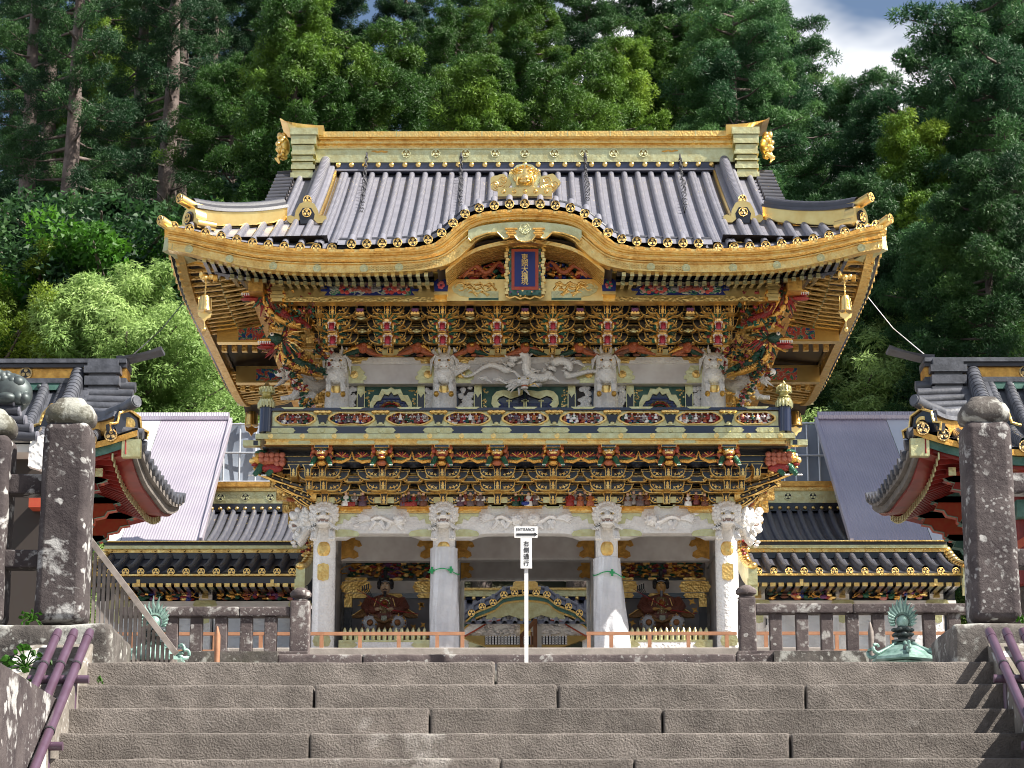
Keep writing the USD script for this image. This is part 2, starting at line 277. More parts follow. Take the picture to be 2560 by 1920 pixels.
def T4(x=0, y=0, z=0, s=1., rz=0., mx=False, ry=0., rx=0.):
    T = np.eye(4); a = math.radians(rz)
    R = np.array([[math.cos(a), -math.sin(a), 0], [math.sin(a), math.cos(a), 0], [0, 0, 1]])
    if ry:
        b = math.radians(ry); R = R @ np.array([[math.cos(b), 0, math.sin(b)], [0, 1, 0], [-math.sin(b), 0, math.cos(b)]])
    if rx:
        b = math.radians(rx); R = R @ np.array([[1, 0, 0], [0, math.cos(b), -math.sin(b)], [0, math.sin(b), math.cos(b)]])
    S = np.diag(np.broadcast_to(np.array(s, float), 3).copy())
    if mx: S = np.diag([-1., 1, 1]) @ S
    T[:3, :3] = R @ S; T[:3, 3] = (x, y, z)
    return T
def rounded(x0, x1, y0, y1, z0, z1, r, step, amp=0., freq=2., seed=0):
    """a stone with rounded edges and an uneven face"""
    lo, hi = np.array([x0, y0, z0], float), np.array([x1, y1, z1], float)
    out_v, out_f, k = [], [], 0
    n = [max(2, int(math.ceil((hi[i] - lo[i]) / step)) + 1) for i in range(3)]
    ax = []
    for i in range(3):
        a = np.linspace(lo[i], hi[i], n[i]); a = np.unique(np.r_[a, lo[i] + r * .3, lo[i] + r, hi[i] - r * .3, hi[i] - r]); ax.append(a)
    for i in range(3):
        j, l = (i + 1) % 3, (i + 2) % 3
        for side in (0, 1):
            A, B = np.meshgrid(ax[j], ax[l], indexing='ij'); P = np.zeros(A.shape + (3,)); P[..., i] = hi[i] if side else lo[i]; P[..., j] = A; P[..., l] = B
            m, q = A.shape; a = (np.arange(m - 1)[:, None] * q + np.arange(q - 1)[None]).ravel()
            f = np.c_[a, a + q, a + q + 1, a + 1]
            if not side: f = f[:, ::-1]
            out_v.append(P.reshape(-1, 3)); out_f.append(f + k); k += m * q
    v, f = np.vstack(out_v), np.vstack(out_f); f = np.vstack([f[:, [0, 1, 2]], f[:, [0, 2, 3]]])
    t = trimesh.Trimesh(v, f, process=False); t.merge_vertices(digits_vertex=6)
    v = np.array(t.vertices); inner = np.clip(v, lo + r, hi - r); d = v - inner; L = np.linalg.norm(d, axis=1, keepdims=True)
    nrm = np.where(L > 1e-9, d / np.maximum(L, 1e-9), 0)
    v = inner + nrm * r
    if amp: v = v + nrm * ((fbm(v * freq + seed * 7.3, 4, seed) - .5) * 2 * amp)[:, None]
    return v, np.array(t.faces)

# the three-leaf crest inside its ring, in the xz plane, facing -y
def crest(mb, x, y, z, r, gold=(1, .67, .23, 1), dark=(.02, .02, .025, 0), nrm=None, seg=12):
    th = np.arange(seg) * 2 * np.pi / seg
    o = np.c_[np.cos(th), np.sin(th)]
    mb.prism(o * r + [x, z], y, y - r * .10, 'xz', dark)
    R = np.stack([np.c_[o[:, 0] * q + x, np.full(seg, y - d * r), o[:, 1] * q + z] for q, d in ((r, .0), (r, .2), (.80 * r, .2), (.80 * r, .0))])
    mb.grid(R, gold, close=True)
    for k in range(3):
        a = math.pi / 2 + k * 2 * math.pi / 3
        p = np.array([[.08, 0], [.28, .24], [.52, .30], [.68, .16], [.72, 0], [.68, -.16], [.52, -.30], [.28, -.24]]) * r
        q = np.c_[p[:, 0] * math.cos(a) - p[:, 1] * math.sin(a) + x, p[:, 0] * math.sin(a) + p[:, 1] * math.cos(a) + z]
        mb.prism(q, y - .1 * r, y - .2 * r, 'xz', gold)
    return mb
# colours of the painted carvings: r, g, b, metal
CG = (1.0, .72, .29, 1); CP = (.66, .65, .38, 1); CDG = (.75, .42, .11, 1); CR = (.27, .02, .018, 0); CO = (.40, .11, .045, 0); CGR = (.012, .095, .05, 0); CDGR = (.01, .05, .03, 0)
CBL = (.01, .03, .22, 0); CW = (.80, .78, .75, 0); CK = (.012, .012, .016, 0); CSK = (.70, .45, .32, 0); CPU = (.16, .05, .16, 0); CTE = (.02, .16, .16, 0); CBR = (.16, .055, .03, 0); CPK = (.55, .22, .2, 0)
# ---------------------------------------------------------------- the great two-storey gate
rng = random.Random(5)
YC, YB, ZG = 41.0, 47.4, 7.42
COLX = (-3.53, -1.43, 1.43, 3.53)
gate = thing('temple_gate', 'tall two-storey temple gate covered in gold, white and black carving under a curved tiled roof', 'gate')
G = gate
def leafy(mb, x, y, z, r, c=CG, n=5, rs=None):
    """a flat gilt leaf spray"""
    rs = rs or rng
    a0 = rs.random() * 6.28
    th = np.arange(2 * n) * math.pi / n + a0
    q = np.where(np.arange(2 * n) % 2 == 0, 1., .38) * r * np.array([.8 + .4 * rs.random() for _ in range(2 * n)])
    mb.prism(np.c_[np.cos(th) * q + x, np.sin(th) * q + z], y, y - .004, 'xz', c)
def ogee(w, h, k=.5):
    """a plate with leaf-shaped ends"""
    e = min(h, w * .4)
    r = [(-w, 0), (-w + e * .35, h * .28), (-w + e * .30, h * .42), (-w + e * .8, h * .5), (w - e * .8, h * .5), (w - e * .30, h * .42), (w - e * .35, h * .28), (w, 0)]
    return np.array(r + [(x, -z) for x, z in r[-2:0:-1]])

# --- ground floor: columns, beams, alcoves
for j, y in enumerate((YC, 44.2, YB)):
    for i, x in enumerate(COLX):
        mb = MB(); mb.lathe([(0, ZG), (.215, ZG), (.215, ZG + .1), (.20, ZG + .12), (.195, 9.98), (0, 9.98)], (x, y, 0), 28)
        col = mb.build('column', 'white_gofun', G, smooth=40)
        if j == 0:
            f = MB(); f.ball((x, y - .175, 9.24), (.115, .04, .15), 2); f.build('gold_fitting', 'gold', col, smooth=40)
            if i in (0, 3):
                f = MB(); f.prism(ogee(.16, .20)[:, ::-1] * [1., 1.] + [x, 8.83], y - .195, y - .215); f.build('gold_fitting', 'gold', col)
                f = MB(); f.prism(ogee(.16, .18) + [x, 7.62], y - .20, y - .22); f.build('gold_fitting', 'pale_gold', col)
# stone plinth under the gate
b = MB(); v, f = rounded(-5.2, 5.2, 40.2, 48.4, 6.95, ZG, .03, .5, .01); b.add(v, f); b.build('stone_base', 'paving', G, smooth=40)
# the white tie beam over the columns
for x0, x1 in ((-3.75, -1.43), (-1.43, 1.43), (1.43, 3.75)):
    xs = np.linspace(x0, x1, 25); zt = np.full(25, 10.01)
    inner0, inner1 = (x0 + .28 if x0 > -3.7 else -3.3), (x1 - .28 if x1 < 3.7 else 3.3)
    m = (inner0 + inner1) / 2; hw = (inner1 - inner0) / 2
    zb = 9.45 + .075 * np.clip(1 - ((np.abs(xs - m) / (hw * .82)) ** 8), 0, 1)
    b = MB(); b.sweep([[(x, 40.86, z1), (x, 40.86, z0), (x, 41.16, z0), (x, 41.16, z1)] for x, z0, z1 in zip(xs, zb, zt)])
    b.build('tie_beam', 'white_gofun', G)
for y, p0, p1 in ((44.2, 1401, 1330), (YB, 1450, 1395)):
    b = MB(); b.box(-3.7, 3.7, y - .12, y + .14, Zp(p0, y), Zp(p1, y) + .1); b.build('tie_beam', 'white_beam', G)
for sgn in (-1, 1):
    b = MB(); b.box(sgn * 3.53 - .12, sgn * 3.53 + .12, YC + .2, YB, 9.45, 10.0); b.build('side_tie_beam', 'white_gofun', G)
# gilt strips and plates on the beam round each column
for x in COLX:
    w = .68 if abs(x) < 2 else .52
    xx = x if abs(x) < 2 else x + (-.18 if x > 0 else .18)
    b = MB()
    for k, (z0, z1, d) in enumerate(((9.955, 10.02, .045), (9.91, 9.955, .03), (9.885, 9.905, .04))):
        b.box(xx - w + .03 * k, xx + w - .03 * k, 40.86 - d, 40.858, z0, z1)
    st = b.build('gold_strip', 'gold', G)
    for sgn in (-1, 1):
        if abs(x) > 2 and sgn == np.sign(x): continue
        b = MB()
        b.prism([(x + sgn * a, z) for a, z in ((.12, 9.875), (.62, 9.875), (.60, 9.82), (.48, 9.83), (.43, 9.75), (.34, 9.79), (.32, 9.70), (.22, 9.69), (.22, 9.62), (.12, 9.62))], 40.858, 40.845)
        b.prism([(x + sgn * a, z) for a, z in ((.12, 9.60), (.44, 9.59), (.58, 9.56), (.62, 9.51), (.60, 9.468), (.12, 9.468))], 40.858, 40.84)
        b.build('gold_plate', 'pale_gold', G)
# white carved lions running along the beam
def carved_run(x0, x1, z, y, seed, flip=False):
    r = random.Random(seed); b = MB(); n = 9; d = x1 - x0
    X = lambda u: x1 - u * d if flip else x0 + u * d
    body = [(X(.28 + .08 * k), y, z + .05 * math.sin(k * .9)) for k in range(6)]
    b.tube(body, [.06, .085, .09, .085, .09, .07], 8, flat=.55)
    b.ball((X(.78), y - .05, z + .0), (.095, .08, .095), 2)
    for k in range(9):
        a = k * .7; b.ball((X(.78) + .085 * math.cos(a), y - .03, z + .085 * math.sin(a)), .035, 1)
    b.ball((X(.81), y - .12, z - .03), (.045, .04, .035), 1); b.ball((X(.76), y - .12, z + .03), .018, 1); b.ball((X(.84), y - .12, z + .03), .018, 1)
    for u, dx in ((.35, -.06), (.45, .05), (.62, -.05), (.72, .07)):
        b.tube([(X(u), y, z - .03), (X(u) + dx, y - .03, z - .12), (X(u) + dx * 1.6, y - .03, z - .17)], [.05, .035, .03], 6)
    for k in range(7):
        a = -.5 + .16 * k
        b.tube([(X(.3), y, z + .03), (X(.3) - (.16 + .02 * r.random()) * math.cos(a) * (1 if not flip else -1) * 1., y - .02, z + .09 * math.sin(a) + .04), (X(.3) - .30 * math.cos(a) * (1 if not flip else -1), y, z + .2 * math.sin(a) + .02)], [.028, .024, .005], 5)
    for k in range(6):
        b.ball((x0 + d * r.random(), y + .02, z - .1 + .22 * r.random()), (.05 + .03 * r.random(), .03, .02 + .02 * r.random()), 1)
    b.build('carved_lion', 'white_gofun', G, smooth=60)
carved_run(-3.0, -1.98, 9.76, 40.84, 1); carved_run(1.98, 3.0, 9.76, 40.84, 2, True)
carved_run(-.75, .02, 9.77, 40.84, 3); carved_run(-.02, .78, 9.77, 40.84, 4, True)
# white lion heads with forelegs on the column tops
def lion(x, y, z, s=1., rz=0., glow=True):
    b = MB()
    b.ball((0, .06, .05), (.20, .20, .22), 2, CW); b.ball((0, -.05, -.02), (.15, .12, .15), 2, CW)
    for k in range(26):
        a = -.6 + k * .17 + (0.1 if k % 2 else 0); rr = .19 if k % 2 else .165
        b.ball((rr * math.cos(a), -.02 + .05 * (k % 2), .06 + rr * math.sin(a)), .045, 1, CW)
    b.ball((0, -.16, -.01), (.105, .09, .045), 2, CW); b.ball((0, -.245, .005), (.05, .028, .024), 1, CW); b.ball((0, -.15, -.105), (.10, .085, .035), 2, CW); b.ball((0, -.16, -.06), (.085, .075, .035), 1, (.26, .17, .14, 0)); b.ball((0, -.10, .13), (.10, .06, .05), 1, CW)
    for sx in (-1, 1):
        b.ball((sx * .07, -.150, .046), (.032, .025, .014), 1, (.62, .45, .2, 0)); b.ball((sx * .066, -.172, .044), .010, 1, CK)
        b.ball((sx * .072, -.155, .078), (.062, .035, .020), 1, CW, rot=T4(ry=sx * 22)[:3, :3]); b.ball((sx * .115, -.12, -.03), (.035, .06, .045), 1, CW)
        b.ball((sx * .175, .0, .17), (.055, .03, .06), 1, CW, rot=T4(ry=sx * 35)[:3, :3])
        for q in range(4): b.tube([(sx * (.10 + .03 * q), -.10, -.09 - .02 * q), (sx * (.14 + .03 * q), -.12, -.16 - .01 * q), (sx * (.11 + .035 * q), -.11, -.20)], [.026, .024, .008], 5, CW)
        b.tube([(sx * .055, -.225, -.02), (sx * .053, -.225, -.07)], [.013, .004], 5, CW); b.tube([(sx * .03, -.215, -.10), (sx * .03, -.22, -.06)], [.011, .004], 5, CW)
        b.tube([(sx * .12, .0, -.12), (sx * .135, -.06, -.26), (sx * .14, -.13, -.33)], [.065, .055, .05], 8, CW)
        for t in (-1, 0, 1): b.ball((sx * .14 + t * .032, -.185, -.345), (.022, .04, .024), 1, CW)
    m = MB(); m.merge(b, T4(x, y, z, s, rz)); return m
for i, x in enumerate(COLX):
    lion(x, 40.72, 9.76, 1.15).build('lion_head', 'painted', G, smooth=True)
for sgn in (-1, 1):
    lion(sgn * 3.86, 41.05, 9.76, 1.15, -90 if sgn < 0 else 90).build('lion_head', 'painted', G, smooth=True)
    b = MB()
    for k in range(40):
        b.ball((sgn * (3.72 + .42 * rng.random()), 41.0 + .5 * rng.random() - .1, 9.55 + .42 * rng.random()), .05 + .035 * rng.random(), 1)
    b.build('lion_mane', 'white_gofun', G, smooth=60)

# --- inside: beams, ceiling, alcove walls
b = MB(); b.box(-3.5, 3.5, YC + .1, YB, 10.55, 10.6); b.build('ceiling', 'white_beam', G)
def wing(mb, x, z, s, sg, y):
    p = np.array([(0, .62), (.36, .62), (.34, .50), (.46, .46), (.52, .34), (.44, .30), (.34, .34), (.30, .24), (.42, .16), (.44, .06), (.32, 0), (.20, .04), (.0, -.02)])
    mb.prism(np.c_[x + sg * p[:, 0] * s, z + p[:, 1] * s], y, y - .02)
for x0, x1 in ((-3.35, -1.6), (1.6, 3.35)):
    b = MB(); b.box(x0, x1, 42.5, 42.7, Zp(1402, 42.5), Zp(1330, 42.5)); bm = b.build('inner_beam', 'white_beam', G)
    b = MB()
    for x, sg in ((x0, 1), (x1, -1)): wing(b, x, Zp(1400, 42.5) + .02, .72, sg, 42.49)
    b.build('gold_fitting', 'dark_gold', bm)
    # carved transom, black rails with gilt ends, white panel, relief back wall
    yb = 43.6
    b = MB(); b.box(x0, x1, yb, yb + .1, Zp(1642, yb), Zp(1390, yb)); wl = b.build('alcove_wall', 'grey_panel', G)
    for p0, p1, m in ((1400, 1408, 'black_lacquer'), (1445, 1453, 'black_lacquer'), (1484, 1497, 'black_lacquer'), (1453, 1484, 'white_beam')):
        b = MB(); b.box(x0, x1, yb - .06, yb - .002, Zp(p1, yb), Zp(p0, yb)); rl = b.build('alcove_rail', m, G)
        g = MB(); zc = (Zp(p1, yb) + Zp(p0, yb)) / 2; h = Zp(p0, yb) - Zp(p1, yb)
        for x, sg in ((x0, 1), (x1, -1)): g.prism(ogee(.22 if m != 'white_beam' else .3, h * .92) + [x + sg * .2, zc], yb - .061, yb - .072)
        if m == 'black_lacquer': g.prism(ogee(.2, h * .8) + [(x0 + x1) / 2, zc], yb - .061, yb - .07)
        g.build('gold_fitting', 'gold', rl)
    for i, x in enumerate((x0 + .06, x1 - .06)):
        b = MB(); b.box(x - .07, x + .07, yb - .1, yb - .004, Zp(1642, yb), Zp(1497, yb)); po = b.build('alcove_post', 'black_lacquer', G)
        g = MB(); g.box(x - .074, x + .074, yb - .105, yb - .002, Zp(1520, yb), Zp(1497, yb)); g.box(x - .074, x + .074, yb - .105, yb - .002, Zp(1600, yb), Zp(1582, yb)); g.build('gold_fitting', 'gold', po)
    # relief on the back wall
    r = random.Random(int(x0 * 10)); g = MB()
    for k in range(46): leafy(g, x0 + .2 + (x1 - x0 - .4) * r.random(), yb - .003, Zp(1640, yb) + (Zp(1500, yb) - Zp(1640, yb)) * r.random(), .03 + .05 * r.random(), CG, 4, r)
    g.build('gilt_relief', 'dark_gold', wl)
    g = MB(); z0, z1 = Zp(1444, yb), Zp(1409, yb)
    for k in range(150):
        x = x0 + .08 + (x1 - x0 - .16) * r.random(); u = (x - x0) / (x1 - x0)
        c = r.choice([CDGR, CGR, CDG, CDG, CG, CBR, CR] if u < .4 or u > .6 else [CR, CR, CPU, CGR, CG])
        g.ball((x, yb - .05 - .06 * r.random(), z0 + (z1 - z0) * r.random()), (.03 + .05 * r.random(), .03, .02 + .02 * r.random()), 1, c)
    for k in range(7):
        x = x0 + .2 + (x1 - x0 - .4) * k / 6
        g.tube([(x + .2 * math.cos(t * 1.1) - .1, yb - .1, z0 + .06 + (z1 - z0 - .1) * (.5 + .5 * math.sin(t * 1.3 + k))) for t in np.linspace(0, 4, 9)], .012, 4, CDG)
    g.build('carved_transom', 'painted', G, smooth=True)
# central passage: two more beams and the wings on the doorposts
for p0, p1, y in ((1352, 1402, 44.06), (1412, 1452, 47.26)):
    b = MB(); b.box(-1.3, 1.3, y - .1, y + .01, Zp(p1, y), Zp(p0, y) + (.3 if y > 45 else .05)); bm = b.build('inner_beam', 'white_beam', G)
    b = MB(); b.box(-1.2, 1.2, y - .115, y - .1, Zp(p1, y), Zp(p1 - 5, y)); b.build('beam_edge', 'white_gofun', bm)
    b = MB()
    for x, sg in ((-1.3, 1), (1.3, -1)): wing(b, x, Zp(p1 - 4, y), .66 if y < 45 else .5, sg, y - .116)
    b.build('gold_fitting', 'dark_gold', bm)
for sg in (-1, 1):
    b = MB(); b.box(sg * 1.36 - .05, sg * 1.36 + .05, YC + .25, YB - .1, ZG, 9.45); wl = b.build('passage_wall', 'white_beam', G)
    for y in (41.9, 43.0, 44.9, 46.0):
        g = MB(); g.box(sg * 1.30 - .012, sg * 1.30 + .012, y - .28, y + .28, 8.95, 9.35); g.build('gold_fitting', 'dark_gold', wl)
    b = MB(); b.box(sg * 3.5 - .05, sg * 3.5 + .05, YC + .2, YB, ZG, 9.45); b.build('side_wall', 'white_beam', G)
b = MB(); b.box(-3.5, -1.4, 47.3, 47.38, ZG, 9.45); b.build('rear_wall', 'white_beam', G)
b = MB(); b.box(1.4, 3.5, 47.3, 47.38, ZG, 9.45); b.build('rear_wall', 'white_beam', G)
# gilt pickets on white plinth boards in front of the alcoves
for x0, x1 in ((-3.25, -1.66), (1.66, 3.25)):
    y = 41.02; b = MB(); b.box(x0, x1, y - .06, y + .06, ZG, Zp(1606, y)); bd = b.build('plinth_board', 'white_gofun', G)
    g = MB(); g.box(x0 + .0, x1, y - .066, y + .066, Zp(1606, y), Zp(1601, y))
    for x, sg in ((x0, 1), (x1, -1)): g.prism([(x, ZG + .03), (x + sg * .34, ZG + .04), (x + sg * .25, ZG + .10), (x + sg * .33, ZG + .15), (x + sg * .28, Zp(1606, y) - .003), (x, Zp(1606, y) - .003)], y - .061, y - .07)
    g.build('gold_fitting', 'pale_gold', bd)
    n = 15
    for k in range(n):
        x = x0 + .1 + (x1 - x0 - .2) * k / (n - 1); z = Zp(1601, y); h = Zp(1568, y) - z
        g = MB(); g.lathe([(0, z), (.04, z), (.043, z + h * .55), (.038, z + h * .68), (.028, z + h * .82), (.012, z + h * .96), (0, z + h)], (x, y, 0), 10); g.build('picket', 'pale_gold', bd, smooth=50)
# --- bracket sets: boat-shaped black arms edged with gold
def boat(w, h, k=0.):
    """outline of an arm, flat on top, hollowed corners below"""
    r = [(-w, 0), (-w + .004, -h * .30), (-w * .955, -h * .52), (-w * .86, -h * .80), (-w * .72, -h * .97), (-w * .6, -h)]
    p = np.array(r + [(-x, z) for x, z in r[::-1]])
    if k:                                     # inside the gilt edge
        p = np.array([(math.copysign(max(0, abs(x) - k * (1. if abs(x) > .8 * w else .8)), x), z + (0 if z == 0 else k * min(1, -z / h * 1.2))) for x, z in p])
    return p
def arm(bk, bg, x, y, zt, zb, w, d=.12, leaves=True, strip=True, spray=2, rs=None):
    h = zt - zb
    if strip:
        s = min(.047, h * .26)
        bg.box(x - w - .006, x + w + .006, y - .004, y + d, zt - s, zt); bk.box(x - w + .004, x + w - .004, y - .010, y + d, zt - s + .007, zt - .007)
        zt -= s
        h = zt - zb
    bg.prism(boat(w * .97, h) + [x, zt], y, y + d); bk.prism(boat(w * .97, h, .014) + [x, zt], y - .006, y + d)
    if leaves:
        for sx in (-1, 1):
            leafy(bg, x + sx * w * .60, y - .007, zt - h * .60, min(.055, h * .28), n=4, rs=rs)
            if spray > 1:
                leafy(bg, x + sx * w * .40, y - .007, zt - h * .68, .034, n=4, rs=rs); leafy(bg, x + sx * w * .76, y - .007, zt - h * .42, .03, n=3, rs=rs)
def nose(bk, bg, x, y, z0, z1, w=.10, d=.4, rs=None):
    """the end of an arm that points at the viewer: flared top, gilt sides and a gilt spray"""
    p = np.array([(-w * .42, z0), (-w * .42, z0 + (z1 - z0) * .62), (-w * .75, z1), (w * .75, z1), (w * .42, z0 + (z1 - z0) * .62), (w * .42, z0)])
    bg.prism(p + [x, 0], y, y + d)
    q = p.copy(); q[:, 0] *= .78; q[:, 1] = z0 + .008 + (q[:, 1] - z0) * (1 - .016 / (z1 - z0)); bk.prism(q + [x, 0], y - .006, y + d)
    g = np.array([(0, .66), (-.16, .5), (-.1, .42), (-.24, .30), (-.14, .22), (-.2, .08), (0, .02), (.2, .08), (.14, .22), (.24, .30), (.1, .42), (.16, .5)])
    bg.prism(np.c_[x + g[:, 0] * w, z0 + g[:, 1] * (z1 - z0)], y - .012, y - .006)
def dragon_head(s, r, big=True):
    """gilt dragon head with an open red mouth, facing -y"""
    b = MB(); mane = r.choice([CDGR, CGR]); br = r.choice([CO, CDG, CR])
    for k in range(19):
        a = math.radians(-15 + 210 * k / 18); L = .42 + .16 * r.random()
        b.tube([(.12 * math.cos(a), .10, .16 + .10 * math.sin(a)), (L * .6 * math.cos(a), .04, .16 + L * .62 * math.sin(a)), (L * math.cos(a), .06, .16 + L * math.sin(a))], [.05, .045, .008], 5, mane if k % 3 else CDG)
    b.ball((0, .05, .12), (.24, .2, .18), 2, CDG); b.ball((0, -.16, .10), (.19, .26, .10), 2, CG); b.ball((0, -.36, .13), (.13, .07, .06), 1, CG)
    for sx in (-1, 1):
        b.ball((sx * .10, -.1, .22), (.085, .08, .06), 1, br); b.ball((sx * .11, -.17, .205), .035, 1, CW); b.ball((sx * .11, -.20, .20), .018, 0, CK)
        b.ball((sx * .28, .02, .04), (.10, .08, .09), 1, br); b.ball((sx * .31, .0, -.10), (.08, .07, .10), 1, CGR); b.ball((sx * .24, -.02, -.06), (.06, .08, .14), 1, CG)
        b.tube([(sx * .16, -.02, .26), (sx * .24, .02, .42), (sx * .22, .06, .54)], [.035, .025, .006], 5, CG)
        for k in range(4): b.tube([(sx * (.135 - .0 * k), -.22 - .03 * k, .015 - .07 * k), (sx * .115, -.24 - .03 * k, -.02 - .07 * k)], [.022, .005], 5, CW)
    th = np.linspace(0, math.pi, 9)
    b.tube([(.155 * math.cos(t), -.30, -.02 + .07 * math.sin(t)) for t in th], .028, 5, (.45, .09, .06, 0))
    for t in th: b.tube([(.165 * math.cos(t), -.34, -.0 + .06 * math.sin(t)), (.155 * math.cos(t), -.34, -.06 + .06 * math.sin(t))], [.025, .008], 5, (.75, .68, .64, 0))
    b.ball((0, -.23, -.15), (.135, .09, .19), 2, (.26, .008, .022, 0)); b.ball((0, -.32, -.2), (.07, .04, .11), 1, (.45, .03, .06, 0))
    for sx in (-1, 1):
        for q in range(4): b.tube([(sx * (.15 - .05 * q), -.31, -.35), (sx * (.14 - .05 * q), -.33, -.29)], [.02, .006], 4, (.72, .65, .6, 0))
    b.ball((0, -.22, -.37), (.19, .14, .05), 1, CDG); b.ball((0, -.32, -.355), (.14, .05, .03), 1, CO)
    m = MB(); m.merge(b, T4(s=s)); return m
def peony(mb, o, s, r, c=None):
    cs = c or r.choice([[CR, CR, CPK], [CO, CO, CG], [CGR, CDGR, CG], [CR, CO, CG], [CGR, CG, CDG]])
    for k in range(9): mb.ball(np.array(o) + s * np.array([r.uniform(-1, 1), r.uniform(-.6, .6), r.uniform(-1, 1)]) * .8, s * np.array([r.uniform(.3, .6), .35, r.uniform(.25, .5)]), 1, r.choice(cs))
def figure(mb, x, y, z, h, r, robe=None, skin=CSK):
    """a small carved robed person"""
    c = robe or r.choice([CR, CBR, CDGR, (.13, .09, .09, 0), (.2, .05, .05, 0), (.30, .26, .24, 0), (.10, .05, .08, 0), CO, CW]); c2 = r.choice([CW, CDG, CR, CGR, CBR, (.15, .15, .2, 0)])
    mb.lathe([(0, z), (.30 * h, z), (.27 * h, z + .25 * h), (.20 * h, z + .5 * h), (.22 * h, z + .62 * h), (.08 * h, z + .74 * h), (0, z + .74 * h)], (x, y, 0), 7, c)
    for sx in (-1, 1): mb.tube([(x + sx * .2 * h, y, z + .62 * h), (x + sx * .26 * h, y - .1 * h, z + .42 * h), (x + sx * .06 * h, y - .2 * h, z + .36 * h)], [.085 * h, .08 * h, .06 * h], 5, c2)
    mb.ball((x, y - .03 * h, z + .84 * h), (.105 * h, .105 * h, .125 * h), 1, skin)
    mb.ball((x, y + .02 * h, z + .92 * h), (.11 * h, .10 * h, .075 * h), 1, r.choice([CK, CK, CDG, CGR]))

def bracket_set(xc, tiers, pitch, bots, strips, ys, name, w, wl, r, side_noses=()):
    """one set: a gilt-edged boat arm per tier with longer arms behind, and an arm end pointing out below each"""
    bk, bg = MB(), MB()
    for t in range(tiers):
        y = ys[t]
        arm(bk, bg, xc, y, Zp(strips[t], y), Zp(bots[t], y), w, rs=r)
        if wl: arm(bk, bg, xc, y + .13, Zp(strips[t] + 8, y + .13), Zp(bots[t] + 7, y + .13), wl, spray=1, rs=r)
    p = bk.build(name, 'black_lacquer', G); bg.build('gold_edging', 'gold', p)
    return p
